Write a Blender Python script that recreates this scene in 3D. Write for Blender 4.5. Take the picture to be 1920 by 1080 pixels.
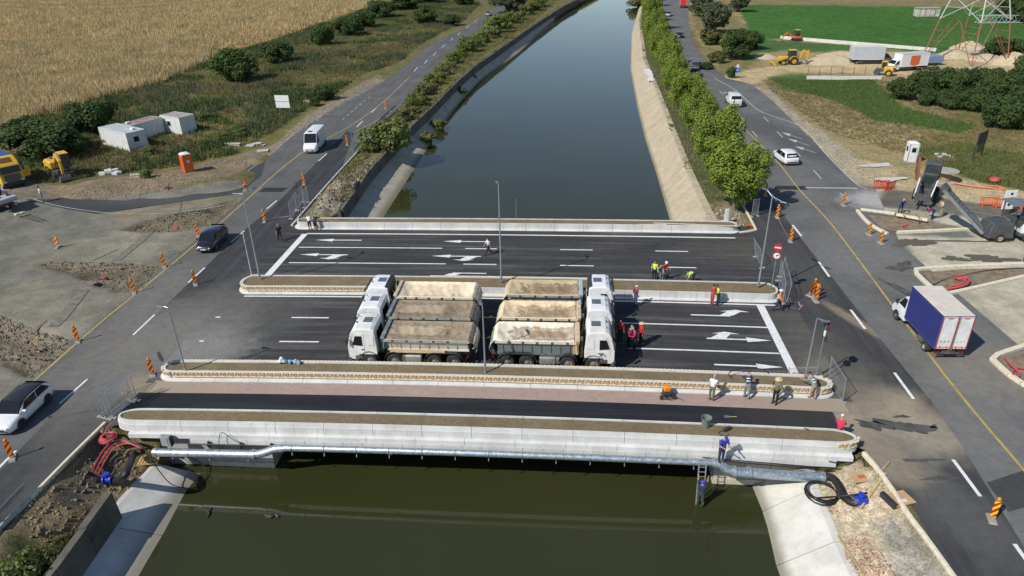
import bpy, bmesh, math, random
import numpy as np
from mathutils import Vector, Matrix, Euler
from mathutils.geometry import tessellate_polygon
random.seed(7)
for o in list(bpy.data.objects): bpy.data.objects.remove(o)
SC = bpy.context.scene; COL = SC.collection
# ---------------------------------------------------------------- camera, sky, sun, exposure
FOC, PIT, ROL, CAMH = 1310.0, math.radians(26.96), math.radians(-1.27), 26.7
FWD = Vector((0, math.cos(PIT), -math.sin(PIT))); _up = Vector((0, math.sin(PIT), math.cos(PIT))); _rt = Vector((1, 0, 0))
RT = _rt*math.cos(ROL) + _up*math.sin(ROL); UP = -_rt*math.sin(ROL) + _up*math.cos(ROL)
cam = bpy.data.objects.new('camera', bpy.data.cameras.new('camera')); COL.objects.link(cam)
cam.data.sensor_width = 36; cam.data.lens = FOC/1920*36; cam.data.clip_start = .5; cam.data.clip_end = 6000
cm = Matrix((RT, UP, -FWD)).transposed().to_4x4(); cm.translation = (0, 0, CAMH); cam.matrix_world = cm
SC.camera = cam
SUN_AZ, SUN_EL = math.radians(37+180), math.radians(43)
W = bpy.data.worlds.new('World'); SC.world = W; W.use_nodes = True
nt = W.node_tree; sky = nt.nodes.new('ShaderNodeTexSky'); sky.sky_type = 'NISHITA'; sky.sun_disc = False
sky.sun_elevation = SUN_EL; sky.sun_rotation = math.atan2(math.cos(SUN_AZ), math.sin(SUN_AZ)); sky.altitude = 100; sky.dust_density = .12; sky.ozone_density = 1.6
bg = nt.nodes['Background']; bg.inputs['Strength'].default_value = .10; nt.links.new(sky.outputs[0], bg.inputs[0])
sun = bpy.data.objects.new('sun', bpy.data.lights.new('sun', 'SUN')); COL.objects.link(sun)
sun.data.energy = 4.6; sun.data.angle = math.radians(.5); sun.data.color = (1, .955, .88)
sd = Vector((math.cos(SUN_AZ)*math.cos(SUN_EL), math.sin(SUN_AZ)*math.cos(SUN_EL), math.sin(SUN_EL)))
sun.rotation_euler = sd.to_track_quat('Z', 'Y').to_euler(); sun.location = (-60, -40, 80)
SC.view_settings.view_transform = 'Standard'; SC.view_settings.look = 'None'; SC.view_settings.exposure = 0.08; SC.view_settings.gamma = 1
SC.view_settings.use_curve_mapping = False
SC.cycles.max_bounces = 6; SC.cycles.diffuse_bounces = 2; SC.cycles.glossy_bounces = 3; SC.cycles.transmission_bounces = 3
# ---------------------------------------------------------------- places
def G(px, py, z=0.0):                       # a point of the place seen at (px, py), at height z
    d = FWD + RT*((px-960)/FOC) - UP*((py-540)/FOC); t = (z-CAMH)/d.z
    return Vector((d.x*t, d.y*t, z))
def GP(pts, z=0.0): return [G(x, y, z) for x, y in pts]
PSI = math.radians(-4.78)
DU = Vector((math.cos(PSI), math.sin(PSI), 0)); DV = Vector((-math.sin(PSI), math.cos(PSI), 0))
def crown(u, v):
    a = .28 if v < 40 else (.08 if v > 60 else .28-.2*(v-40)/20)
    return a*max(0.0, 1-((u+5.1)/22)**2)
def B(u, v, z=0.0):                          # bridge frame: u along the bridge, v across it
    p = DU*u + DV*v; return Vector((p.x, p.y, z+crown(u, v)))
def UV(p): return p.x*DU.x+p.y*DU.y, p.x*DV.x+p.y*DV.y
def bplace(o, u, v, z=0.0, rz=0.0):
    s = B(u+.2, v)-B(u-.2, v); pitch = math.atan2(s.z, math.hypot(s.x, s.y))
    o.matrix_world = Matrix.Translation(B(u, v, z)) @ Matrix.Rotation(PSI, 4, 'Z') @ Matrix.Rotation(-pitch, 4, 'Y') @ Matrix.Rotation(rz, 4, 'Z')
# ---------------------------------------------------------------- objects
def tag(o, label=None, cat=None, group=None, kind=None):
    if label: o['label'] = label
    if cat: o['category'] = cat
    if group: o['group'] = group
    if kind: o['kind'] = kind
    return o
def thing(name, label, cat, loc=(0, 0, 0), rz=0.0, group=None):
    o = bpy.data.objects.new(name, None); COL.objects.link(o); o.empty_display_size = .3
    o.location = loc; o.rotation_euler = (0, 0, rz)
    return tag(o, label, cat, group)
def link(name, me, parent=None):
    o = bpy.data.objects.new(name, me); COL.objects.link(o)
    if parent is not None: o.parent = parent
    return o
def copy_tree(o, parent=None):
    c = o.copy(); COL.objects.link(c)
    if parent is not None:
        mi = o.matrix_parent_inverse.copy(); c.parent = parent; c.matrix_parent_inverse = mi
    for ch in KIDS(o): copy_tree(ch, c)
    return c
def KIDS(o): return [c for c in bpy.data.objects if c.parent == o]
def setloc(o, loc, rz): o.location = loc; o.rotation_euler = (0, 0, rz); return o
class MB:
    def __init__(s): s.v = []; s.f = []; s.m = []; s.sm = []; s.T = None
    def p(s, x, y=None, z=None):
        q = Vector(x) if y is None else Vector((x, y, z))
        if s.T is not None: q = s.T @ q
        s.v.append(q); return len(s.v)-1
    def face(s, ids, m=0, smooth=False): s.f.append(tuple(ids)); s.m.append(m); s.sm.append(smooth)
    def poly(s, pts, m=0): s.face([s.p(q) for q in pts], m)
    def box(s, c, d, m=0, R=None, top=None):            # centre, size; top scales the upper face
        tx, ty = top if top else (1, 1); ids = []
        for k, (sx, sy, sz) in enumerate(((-1,-1,-1),(1,-1,-1),(1,1,-1),(-1,1,-1),(-1,-1,1),(1,-1,1),(1,1,1),(-1,1,1))):
            q = Vector((sx*d[0]/2*(tx if sz > 0 else 1), sy*d[1]/2*(ty if sz > 0 else 1), sz*d[2]/2))
            if R is not None: q = R @ q
            ids.append(s.p(q+Vector(c)))
        for f in ((0,3,2,1),(4,5,6,7),(0,1,5,4),(1,2,6,5),(2,3,7,6),(3,0,4,7)): s.face([ids[i] for i in f], m)
        return s
    def bar(s, a, b, w, h=None, m=0):                    # square bar from a to b
        a, b = Vector(a), Vector(b); d = b-a; L = d.length
        if L < 1e-6: return s
        R = d.to_track_quat('X', 'Z').to_matrix(); return s.box((a+b)/2, (L, w, h or w), m, R)
    def prism(s, poly, z0, z1, m=0, mtop=None):
        n = len(poly); lo = [s.p(q[0], q[1], z0) for q in poly]; hi = [s.p(q[0], q[1], z1) for q in poly]
        for i in range(n): j = (i+1) % n; s.face((lo[i], lo[j], hi[j], hi[i]), m)
        mt = m if mtop is None else mtop
        for t in tessellate_polygon([[Vector((q[0], q[1], 0)) for q in poly]]):
            s.face([hi[i] for i in t], mt); s.face([lo[i] for i in reversed(t)], m)
        return s
    def extr(s, prof, y0, y1, m=0, mcap=None):            # profile in (x, z), extruded along y
        n = len(prof); a = [s.p(q[0], y0, q[1]) for q in prof]; b = [s.p(q[0], y1, q[1]) for q in prof]
        for i in range(n): j = (i+1) % n; s.face((a[i], a[j], b[j], b[i]), m)
        for t in tessellate_polygon([[Vector((q[0], q[1], 0)) for q in prof]]):
            s.face([a[i] for i in t], m if mcap is None else mcap); s.face([b[i] for i in reversed(t)], m if mcap is None else mcap)
        return s
    def tube(s, pts, r, n=8, m=0, caps=True, closed=False):
        pts = [Vector(q) for q in pts]; N = len(pts); rings = []; nrm = None
        for i, q in enumerate(pts):
            t = (pts[(i+1) % N]-pts[i-1]) if closed else (pts[min(i+1, N-1)]-pts[max(i-1, 0)])
            t.normalize()
            if nrm is None: nrm = t.orthogonal().normalized()
            nrm = (nrm-t*nrm.dot(t)).normalized(); bn = t.cross(nrm); rr = r[i] if isinstance(r, (list, tuple)) else r
            rings.append([s.p(q+nrm*(rr*math.cos(2*math.pi*k/n))+bn*(rr*math.sin(2*math.pi*k/n))) for k in range(n)])
        for i in range(N if closed else N-1):
            a, b = rings[i], rings[(i+1) % N]
            for k in range(n): l = (k+1) % n; s.face((a[k], a[l], b[l], b[k]), m, True)
        if caps and not closed: s.face(rings[0][::-1], m); s.face(rings[-1], m)
        return s
    def lathe(s, prof, n=16, m=0, M=None, ms=None):       # (r, z) profile round z
        old = s.T
        if M is not None: s.T = M if old is None else old @ M
        rings = []
        for r, z in prof:
            rings.append([s.p(0, 0, z)] if r < 1e-5 else [s.p(r*math.cos(2*math.pi*k/n), r*math.sin(2*math.pi*k/n), z) for k in range(n)])
        for i in range(len(prof)-1):
            a, b = rings[i], rings[i+1]; mm = ms[i] if ms else m
            for k in range(n):
                l = (k+1) % n
                if len(a) == 1 and len(b) == 1: continue
                if len(a) == 1: s.face((a[0], b[l], b[k])[::-1], mm, True)
                elif len(b) == 1: s.face((a[k], a[l], b[0]), mm, True)
                else: s.face((a[k], a[l], b[l], b[k]), mm, True)
        s.T = old; return s
    def loft(s, secs, m=0, caps=True, closed=True, smooth=False, ms=None):
        R = [[s.p(q) for q in sec] for sec in secs]; n = len(R[0])
        for i in range(len(R)-1):
            for k in range(n if closed else n-1):
                l = (k+1) % n; s.face((R[i][k], R[i][l], R[i+1][l], R[i+1][k]), ms[k] if ms else m, smooth)
        if caps: s.face(R[0][::-1], m); s.face(R[-1], m)
        return s
    def mesh(s, name, mats, bev=0.0, sharp=40, fix=True, seg=1):
        me = bpy.data.meshes.new(name); me.from_pydata([tuple(q) for q in s.v], [], s.f)
        for mt in (mats if isinstance(mats, (list, tuple)) else [mats]): me.materials.append(mt)
        me.polygons.foreach_set('material_index', s.m); me.polygons.foreach_set('use_smooth', s.sm)
        if fix or bev:
            bm = bmesh.new(); bm.from_mesh(me)
            if fix: bmesh.ops.recalc_face_normals(bm, faces=bm.faces)
            if bev: bmesh.ops.bevel(bm, geom=[e for e in bm.edges if len(e.link_faces) == 2 and e.calc_face_angle(0) > .6], offset=bev, segments=seg, affect='EDGES', clamp_overlap=True)
            bm.to_mesh(me); bm.free()
        if any(s.sm): me.set_sharp_from_angle(angle=math.radians(sharp))
        me.update(); return me
    def build(s, name, mats, parent=None, loc=None, rz=None, **k):
        o = link(name, s.mesh(name, mats, **k), parent)
        if loc is not None: o.location = loc
        if rz is not None: o.rotation_euler = (0, 0, rz)
        return o
def sheet(name, pts, mat, z=None, parent=None, kind=None, label=None):   # flat polygon
    me = bpy.data.meshes.new(name); P = [Vector(q) for q in pts]
    if z is not None:
        for q in P: q.z = z
    tr = tessellate_polygon([[Vector((q.x, q.y, 0)) for q in P]])
    fs = []
    for t in tr:
        a, b, c = (P[i] for i in t); up = (b-a).to_2d().cross((c-a).to_2d()) if hasattr(Vector, 'to_2d') else 1
        fs.append(tuple(t) if up > 0 else tuple(reversed(t)))
    me.from_pydata([tuple(q) for q in P], [], fs); me.materials.append(mat)
    o = link(name, me, parent)
    if kind: o['kind'] = kind
    if label: o['label'] = label
    return o
def strip(name, pts, w, mat, z=.006, parent=None, kind=None, step=None):   # ribbon of width w along world points
    P = [Vector((q[0], q[1], (q[2] if len(q) > 2 else 0)+z)) for q in pts]; mb = MB(); ids = []
    for i, q in enumerate(P):
        t = P[min(i+1, len(P)-1)]-P[max(i-1, 0)]; nn = Vector((-t.y, t.x, 0)).normalized()*w/2
        ids.append((mb.p(q+nn), mb.p(q-nn)))
    for a, b in zip(ids, ids[1:]): mb.face((a[0], a[1], b[1], b[0]))
    o = mb.build(name, mat, parent, fix=False)
    if kind: o['kind'] = kind
    return o
def smooth_line(pts, k=6):                                  # Catmull-Rom
    P = [Vector(q) for q in pts]; out = []
    for i in range(len(P)-1):
        a, b, c, d = P[max(i-1, 0)], P[i], P[i+1], P[min(i+2, len(P)-1)]
        for j in range(k):
            t = j/k; out.append(.5*((2*b)+(c-a)*t+(2*a-5*b+4*c-d)*t*t+(3*b-a-3*c+d)*t**3))
    out.append(P[-1]); return out
# ---------------------------------------------------------------- materials
class N:
    def __init__(s, name):
        s.mat = bpy.data.materials.new(name); s.mat.use_nodes = True; s.t = s.mat.node_tree; s.b = s.t.nodes['Principled BSDF']
    def n(s, t, **k):
        x = s.t.nodes.new('ShaderNode'+t)
        for a, v in k.items():
            if a in x.inputs: s.put(x, a, v)
            else: setattr(x, a, v)
        return x
    def put(s, x, a, v):
        if isinstance(v, bpy.types.NodeSocket): s.t.links.new(v, x.inputs[a])
        else: x.inputs[a].default_value = v
    def mix(s, f, a, b, mode='MIX'):
        x = s.t.nodes.new('ShaderNodeMix'); x.data_type = 'RGBA'; x.blend_type = mode
        for i, v in ((0, f), (6, a), (7, b)):
            if isinstance(v, bpy.types.NodeSocket): s.t.links.new(v, x.inputs[i])
            else: x.inputs[i].default_value = (v if i == 0 else (*v, 1) if len(v) == 3 else v)
        return x.outputs[2]
    def math(s, op, a, b=0.0, c=None):
        x = s.t.nodes.new('ShaderNodeMath'); x.operation = op
        for i, v in ((0, a), (1, b), (2, c)):
            if v is None: continue
            if isinstance(v, bpy.types.NodeSocket): s.t.links.new(v, x.inputs[i])
            else: x.inputs[i].default_value = v
        return x.outputs[0]
    def ramp(s, f, a, b, lo=0.0, hi=1.0):
        x = s.t.nodes.new('ShaderNodeMapRange'); x.interpolation_type = 'SMOOTHSTEP'
        s.t.links.new(f, x.inputs[0])
        for i, v in ((1, a), (2, b), (3, lo), (4, hi)): x.inputs[i].default_value = v
        return x.outputs[0]
    def pos(s):
        if not hasattr(s, '_p'): s._p = s.t.nodes.new('ShaderNodeNewGeometry').outputs['Position']
        return s._p
    def obj(s):
        if not hasattr(s, '_o'): s._o = s.t.nodes.new('ShaderNodeTexCoord').outputs['Object']
        return s._o
    def xf(s, vec, loc=(0, 0, 0), rot=0.0, sc=(1, 1, 1), kind='POINT'):
        x = s.t.nodes.new('ShaderNodeMapping'); x.vector_type = kind; s.t.links.new(vec, x.inputs[0])
        x.inputs[1].default_value = loc; x.inputs[2].default_value = (0, 0, rot); x.inputs[3].default_value = sc
        return x.outputs[0]
    def noise(s, vec, sc, det=4.0, rough=.55, dist=0.0):
        x = s.t.nodes.new('ShaderNodeTexNoise'); s.t.links.new(vec, x.inputs['Vector'])
        for a, v in (('Scale', sc), ('Detail', det), ('Roughness', rough), ('Distortion', dist)): x.inputs[a].default_value = v
        return x.outputs[0]
    def blob(s, c, rx, ry, rot=0.0, soft=.5, nz=.35, nsc=.6):       # 1 inside an ellipse with a ragged edge
        v = s.xf(s.pos(), (c[0], c[1], 0), rot, (rx, ry, 1e3), 'TEXTURE')
        l = s.t.nodes.new('ShaderNodeVectorMath'); l.operation = 'LENGTH'; s.t.links.new(v, l.inputs[0])
        d = s.math('ADD', l.outputs['Value'], s.math('MULTIPLY', s.math('SUBTRACT', s.noise(s.pos(), nsc, 5, .65), .5), nz*3))
        return s.ramp(d, 1-soft*.6, 1+soft*.6, 1, 0)
    def bump(s, h, st=.3, dist=.05):
        x = s.t.nodes.new('ShaderNodeBump'); s.t.links.new(h, x.inputs['Height']); x.inputs['Strength'].default_value = st; x.inputs['Distance'].default_value = dist
        s.t.links.new(x.outputs[0], s.b.inputs['Normal'])
    def out(s, col=None, rough=None, metal=None, spec=None):
        for a, v in (('Base Color', col), ('Roughness', rough), ('Metallic', metal), ('Specular IOR Level', spec)):
            if v is None: continue
            if isinstance(v, tuple) and len(v) == 3: v = (*v, 1)
            s.put(s.b, a, v)
        return s.mat
_mc = {}
def M(name, col, rough=.6, metal=0.0, var=.12, sc=4.0, dirt=None, dirtk=.4, bump=0.0, spec=.5, coat=0.0):
    if name in _mc: return _mc[name]
    g = N(name); c = (*col, 1)
    n1 = g.noise(g.obj(), sc, 5, .6)
    a = tuple(x*(1-var) for x in col); b = tuple(min(1, x*(1+var)) for x in col)
    cc = g.mix(g.ramp(n1, .3, .7), a, b)
    if dirt is not None:
        n2 = g.noise(g.obj(), sc*.45, 6, .7, .6); cc = g.mix(g.ramp(n2, .62-dirtk*.35, .8-dirtk*.25, 0, min(1, dirtk*1.6)), cc, dirt)
    if bump: g.bump(g.noise(g.obj(), sc*6, 4), bump, .02)
    m = g.out(cc, rough, metal, spec)
    if coat: g.b.inputs['Coat Weight'].default_value = coat; g.b.inputs['Coat Roughness'].default_value = .08
    _mc[name] = m; return m
# ---------------------------------------------------------------- numpy field helpers
def vnoise(X, Y, sc, seed, octv=4):
    out = np.zeros_like(X); amp = 1.0; tot = 0
    for k in range(octv):
        x = X/sc*2**k + seed*17.3; y = Y/sc*2**k - seed*9.1; xi = np.floor(x); yi = np.floor(y); fx = x-xi; fy = y-yi
        fx = fx*fx*(3-2*fx); fy = fy*fy*(3-2*fy)
        def h(i, j):
            s = np.sin(i*127.1+j*311.7+seed*74.7+k*13.7)*43758.5453; return s-np.floor(s)
        v = (h(xi, yi)*(1-fx)+h(xi+1, yi)*fx)*(1-fy)+(h(xi, yi+1)*(1-fx)+h(xi+1, yi+1)*fx)*fy
        out += v*amp; tot += amp; amp *= .55
    return out/tot
def sdist(X, Y, poly):                                # + inside
    poly = [(float(q[0]), float(q[1])) for q in poly]; d = np.full(X.shape, 1e9); ins = np.zeros(X.shape, bool)
    for (x0, y0), (x1, y1) in zip(poly, poly[1:]+poly[:1]):
        ex, ey = x1-x0, y1-y0; L = max(ex*ex+ey*ey, 1e-9); t = np.clip(((X-x0)*ex+(Y-y0)*ey)/L, 0, 1)
        d = np.minimum(d, np.hypot(X-x0-t*ex, Y-y0-t*ey))
        c = (y0 > Y) != (y1 > Y)
        with np.errstate(divide='ignore', invalid='ignore'): xx = (x1-x0)*(Y-y0)/(y1-y0 if y1 != y0 else 1e-9)+x0
        ins ^= c & (X < xx)
    return np.where(ins, d, -d)
# ---------------------------------------------------------------- canal lines (world)
WALL_L = [(-21.7, 10), (-21.6, 29), (-21.4, 33.5), (-19.5, 66), (-18.6, 72.5), (-18.0, 87), (-15.9, 105), (-13.5, 121), (-10.6, 143), (-7.6, 162), (9, 240), (23, 301), (60, 430), (140, 640)]
WL_L = [(-20.0, 10), (-19.8, 29), (-19.6, 34), (-15.8, 66), (-15.0, 77), (-13.1, 100), (-11.9, 115), (-9.8, 135), (-5.9, 162), (3.2, 200), (27.0, 325), (68, 430), (150, 640)]
TOP_R = [(15.6, 10), (15.9, 24), (16.5, 30), (17.2, 32), (20.2, 66), (21.6, 81.4), (23.5, 98.4), (26.4, 123), (31.5, 168), (43.3, 243), (62, 330), (95, 430), (180, 640)]
WL_R = [(13.2, 10), (13.3, 25), (13.8, 28.2), (14.2, 32), (17.6, 66), (18.1, 74), (19.8, 90), (21.6, 109), (24.2, 132), (29.2, 171), (39.8, 235), (58, 325), (90, 430), (174, 640)]
WATER_Z = -2.8
def along(line, y):
    for (x0, y0), (x1, y1) in zip(line, line[1:]):
        if y0 <= y <= y1: return x0+(x1-x0)*(y-y0)/(y1-y0)
    return line[0][0] if y < line[0][1] else line[-1][0]
# ---------------------------------------------------------------- road outlines (photo points on flat ground)
lroad = [Vector((-33.7, 5, 0)), Vector((-33.5, 36, 0))]+GP([(60, 716), (180, 607), (300, 508), (450, 378), (497, 300), (570, 235), (650, 185), (720, 150), (753, 130), (806, 83), (853, 62), (907, 30), (928, 14), (940, -2), (985, -22)])+\
        GP([(1010, -22), (962, 0), (944, 20), (923, 33), (893, 60), (867, 80), (840, 100), (800, 143), (740, 213), (700, 253), (640, 318), (556, 410)])+[Vector((-24.4, 50, 0)), Vector((-25.0, 40, 0)), Vector((-25.6, 35, 0)), Vector((-26.2, 28.8, 0)), Vector((-26.6, 5, 0))]
rroad = GP([(1300, 170-35), (1262, 62), (1240, 10), (1228, -25)])[::-1]+GP([(1330, 235), (1385, 368), (1417, 432)])+[Vector((18.5, 60, 0)), Vector((18.5, 45, 0)), Vector((18.0, 33, 0)), Vector((19.9, 31.1, 0)), Vector((20.3, 26.3, 0)), Vector((19.8, 22.4, 0)), Vector((19.2, 5, 0)), Vector((36, 5, 0)), Vector((35.5, 36, 0))]+\
        GP([(1690, 460), (1640, 352), (1605, 345), (1560, 298), (1500, 240), (1450, 190), (1410, 158), (1360, 146), (1328, 118), (1300, 82), (1290, 40), (1292, 8), (1285, -25)])
# zones of bare colour: (photo outline, albedo, softness m, raggedness m)
Z = []
def zone(pts, col, soft=1.0, rag=1.5, w=1.0): Z.append((GP(pts), np.array(col), soft, rag, w))
zone([(-400, 900), (-200, 350), (0, 330), (280, 310), (480, 280), (620, 190), (745, 100), (890, 10), (930, -60), (300, -75), (-900, -45)], (.11, .11, .042), 2, 3)
zone([(600, 190), (745, 95), (860, 30), (880, -10), (800, 20), (700, 60), (640, 110)], (.19, .15, .07), 3, 5, .75)
zone([(215, 205), (330, 165), (400, 140), (420, 165), (330, 200), (240, 240)], (.12, .13, .045), 2, 3, .8)
zone([(300, 235), (420, 190), (520, 215), (500, 270), (430, 260), (340, 280)], (.16, .12, .055), 3, 4, .55)
zone([(-900, 330), (-300, 250), (0, 252), (60, 222), (200, 185), (300, 158), (385, 118), (415, 96), (500, 78), (600, 42), (680, 15), (740, -6), (800, -60), (300, -75), (-900, -45)], (.30, .21, .095), .8, 1.0)
zone([(-200, 345), (130, 350), (330, 318), (420, 300), (520, 268), (565, 225), (625, 185), (705, 140), (722, 150), (655, 190), (575, 240), (500, 295), (430, 338), (330, 357), (180, 385), (-200, 350)], (.19, .155, .11), .8, 1.2)
zone([(-300, 380), (-20, 345), (70, 330), (110, 365), (60, 390), (0, 400)], (.16, .14, .115), 1, 1)
zone([(-600, 1000), (-300, 380), (150, 372), (330, 357), (450, 340), (470, 365), (300, 508), (60, 716), (-100, 870)], (.152, .148, .134), .3, .2)     # old asphalt yard
zone([(80, 470), (300, 400), (420, 378), (360, 440), (280, 480), (160, 500)], (.225, .205, .165), 3.5, 3.5, .65)
zone([(0, 560), (80, 520), (160, 560), (130, 620), (30, 640), (-60, 600)], (.215, .198, .16), 3.5, 3.5, .6)
zone([(200, 395), (330, 370), (440, 355), (430, 372), (300, 402), (230, 418)], (.22, .18, .13), 1, 1.2, .8)
zone([(65, 497), (105, 490), (240, 493), (325, 505), (262, 545), (215, 548), (165, 535), (125, 513)], (.165, .14, .105), .3, .5)    # gravel pits
zone([(225, 430), (280, 410), (380, 390), (440, 372), (446, 380), (400, 420), (330, 434), (260, 434)], (.165, .145, .11), .3, .5)
zone([(-60, 590), (0, 590), (60, 615), (138, 640), (120, 665), (50, 712), (20, 690), (-60, 660)], (.165, .14, .105), .3, .5)
zone([(190, 800), (262, 830), (300, 860), (235, 960), (170, 1060), (0, 1100), (-60, 1060), (30, 960), (100, 890)], (.19, .15, .095), .4, .6)
zone([(195, 800), (215, 850), (170, 890), (120, 935), (90, 930), (140, 865)], (.085, .08, .075), .5, .8, .9)
zone([(0, 1000), (60, 985), (110, 1010), (60, 1100), (-30, 1100)], (.10, .10, .045), .5, .9, .8)
# far bank of the canal, between road and wall
zone([(556, 412), (640, 320), (740, 215), (800, 145), (870, 80), (950, 15), (1000, -30), (1080, -30), (1000, 48), (900, 110), (800, 215), (700, 330), (648, 402)], (.13, .12, .05), .5, .8)
zone([(575, 405), (625, 345), (700, 290), (720, 320), (680, 370), (648, 402)], (.20, .18, .15), .6, 1.2)
# right of the canal
zone([(1330, 413), (1290, 330), (1237, 190), (1205, 110), (1195, 30), (1200, -40), (1245, -40), (1262, 62), (1330, 235), (1390, 368), (1420, 432)], (.085, .09, .045), .5, .8)
zone([(1310, 420), (1325, 380), (1380, 375), (1412, 420)], (.17, .135, .09), .6, .8)
zone([(1285, -30), (1290, 40), (1330, 120), (1420, 160), (1640, 352), (1990, 420), (2100, 60), (1920, -40)], (.24, .20, .115), 1.5, 2)
zone([(1290, 10), (1360, 0), (1430, 90), (1400, 160), (1330, 118)], (.14, .125, .055), 2, 3, .8)
zone([(1430, 142), (1500, 138), (1640, 150), (1690, 200), (1830, 235), (1810, 250), (1640, 228), (1570, 190), (1470, 165)], (.07, .125, .035), 2.5, 3.5)
zone([(1800, 200), (1960, 240), (1960, 330), (1860, 340), (1760, 300), (1700, 270), (1740, 262)], (.12, .12, .045), 3, 4, .7)
zone([(1380, 8), (1650, 10), (1960, 16), (2300, 90), (1960, 118), (1700, 96), (1600, 84), (1500, 76), (1410, 72)], (.044, .118, .024), .8, 1.6)   # green field
zone([(1400, 72), (1500, 78), (1620, 88), (1700, 100), (1650, 108), (1560, 100), (1480, 95), (1420, 100), (1395, 130)], (.055, .11, .035), 1.5, 2)
zone([(1380, 8), (1500, 10), (1960, 14), (2300, -30), (1280, -40)], (.17, .145, .075), 2, 3)
zone([(1415, 128), (1500, 120), (1560, 95), (1680, 98), (1760, 110), (1960, 128), (1960, 150), (1700, 145), (1600, 138), (1480, 135), (1440, 145), (1400, 160), (1350, 150), (1370, 140)], (.40, .32, .20), 1.5, 2.2)   # sandy yard
zone([(1410, 160), (1440, 168), (1480, 205), (1560, 262), (1640, 322), (1660, 352), (1600, 345), (1500, 240)], (.30, .27, .21), .5, 1.3)      # gravel shoulder
zone([(1590, 310), (1620, 300), (1700, 330), (1960, 340), (2000, 400), (1900, 410), (1800, 385), (1640, 360)], (.36, .295, .195), 1, 1.5)
zone([(1780, 300), (1960, 320), (1960, 370), (1850, 345), (1760, 322)], (.10, .12, .04), 1.5, 2, .85)
zone([(1640, 350), (1800, 372), (2000, 402), (2300, 440), (2600, 1100), (2000, 860), (1800, 640), (1660, 440), (1590, 375)], (.36, .335, .28), .5, .6)      # dusty site paving
zone([(1660, 352), (1800, 375), (2000, 405), (2000, 430), (1800, 405), (1640, 385)], (.12, .115, .105), .8, .5)
zone([(1615, 395), (1700, 400), (1800, 425), (1830, 445), (1680, 440)], (.145, .15, .15), .4, .6)
zone([(1640, 402), (1700, 405), (1780, 425), (1700, 435), (1650, 425)], (.17, .12, .07), .6, .9)
zone([(1660, 352+100), (1690, 450), (1720, 480), (1700, 510), (1680, 480)], (.11, .10, .08), .8, 1.2, .8)
# near, beside the canal, below the bridge end
zone([(1500, 895), (1610, 850), (1640, 880), (1700, 960), (1790, 1090), (1560, 1100)], (.44, .385, .295), .3, .4)
zone([(1640, 960), (1690, 960), (1790, 1090), (1700, 1090), (1660, 1000)], (.25, .24, .225), .5, .8, .9)
zone([(1508, 930), (1560, 960), (1600, 1060), (1575, 1090), (1530, 980)], (.24, .235, .22), .4, .5, .8)
def axis(lo, hi, fine0, fine1, step, grow=1.045, cap=30):
    a = list(np.arange(fine0, fine1, step)); s = step; x = fine1
    while x < hi: a.append(x); s = min(cap, s*grow); x += s
    a.append(hi); s = step; x = fine0-step
    while x > lo: a.insert(0, x); s = min(cap, s*grow); x -= s
    a.insert(0, lo); return np.array(a)
XS = axis(-900, 900, -72, 62, .36); YS = axis(-60, 2500, 18, 112, .36, 1.02)
GX, GY = np.meshgrid(XS, YS)
rag1, rag2 = vnoise(GX, GY, 3.0, 3, 5)-.5, vnoise(GX, GY, 9.0, 5, 4)-.5
ALB = np.empty(GX.shape+(3,)); ALB[:] = (.12, .11, .05)
for poly, col, soft, rag, w in Z:
    xs = [q.x for q in poly]; ys = [q.y for q in poly]
    s = sdist(GX, GY, poly)+(rag1*1.6+rag2)*rag; k = np.clip(s/soft+.5, 0, 1)[..., None]*w
    ALB = ALB*(1-k)+col*k
big = vnoise(GX, GY, 14, 11, 4)[..., None]; ALB *= (.80+.4*big)*1.22
HZ = -.03*np.ones(GX.shape)
sl = sdist(GX, GY, lroad); sr = sdist(GX, GY, rroad); u_, v_ = GX*DU.x+GY*DU.y, GX*DV.x+GY*DV.y
offroad = np.clip(-np.maximum(sl, sr)/2-.2, 0, 1)
yard = sdist(GX, GY, GP([(-600, 1000), (-300, 380), (150, 376), (330, 360), (450, 344), (470, 365), (300, 508), (60, 716), (-100, 870)]))
site = sdist(GX, GY, GP([(1640, 340), (1800, 372), (2000, 402), (2300, 440), (2600, 1100), (2000, 860), (1800, 640), (1660, 440), (1590, 375)]))
soft_ground = offroad*np.clip(-yard/1.5, 0, 1)*np.clip(-site/1.5, 0, 1)
HZ += soft_ground*((vnoise(GX, GY, 5, 21, 4)-.42)*.35+(vnoise(GX, GY, 1.2, 22, 3)-.5)*.12)
def pit(pts, depth, edge=.9, rough=.35):
    s = sdist(GX, GY, GP(pts))+rag1*.5; k = np.clip(s/edge, 0, 1); global HZ
    HZ = HZ*(1-k)+k*(-depth+(vnoise(GX, GY, 1.5, 31, 4)-.5)*rough*2)
pit([(65, 497), (105, 490), (240, 493), (325, 505), (262, 545), (215, 548), (165, 535), (125, 513)], .5, .7, .6)
pit([(225, 430), (280, 410), (380, 390), (440, 372), (446, 380), (400, 420), (330, 434), (260, 434)], .45, .7, .6)
pit([(-60, 590), (0, 590), (60, 615), (138, 640), (120, 665), (50, 712), (20, 690), (-60, 660)], .75, .8, .8)
def mound(px, py, r, h, ry=None):
    global HZ
    c = G(px, py); d = np.hypot((GX-c.x)/r, (GY-c.y)/(ry or r)); HZ = HZ+np.clip(1-d*d, 0, 1)**1.5*h*(.7+.8*(vnoise(GX, GY, 1.3, 41, 3)-.2))
mound(410, 340, 5, .5); mound(330, 345, 6, .35); mound(470, 300, 3, .5); mound(200, 345, 6, .3); mound(618, 380, 1.6, 1.3); mound(605, 400, 1.2, .8); mound(650, 350, 2.5, .8)
mound(30, 665, 1.6, .5); mound(110, 655, 1.3, .4); mound(190, 530, 1.5, .25)
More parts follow.
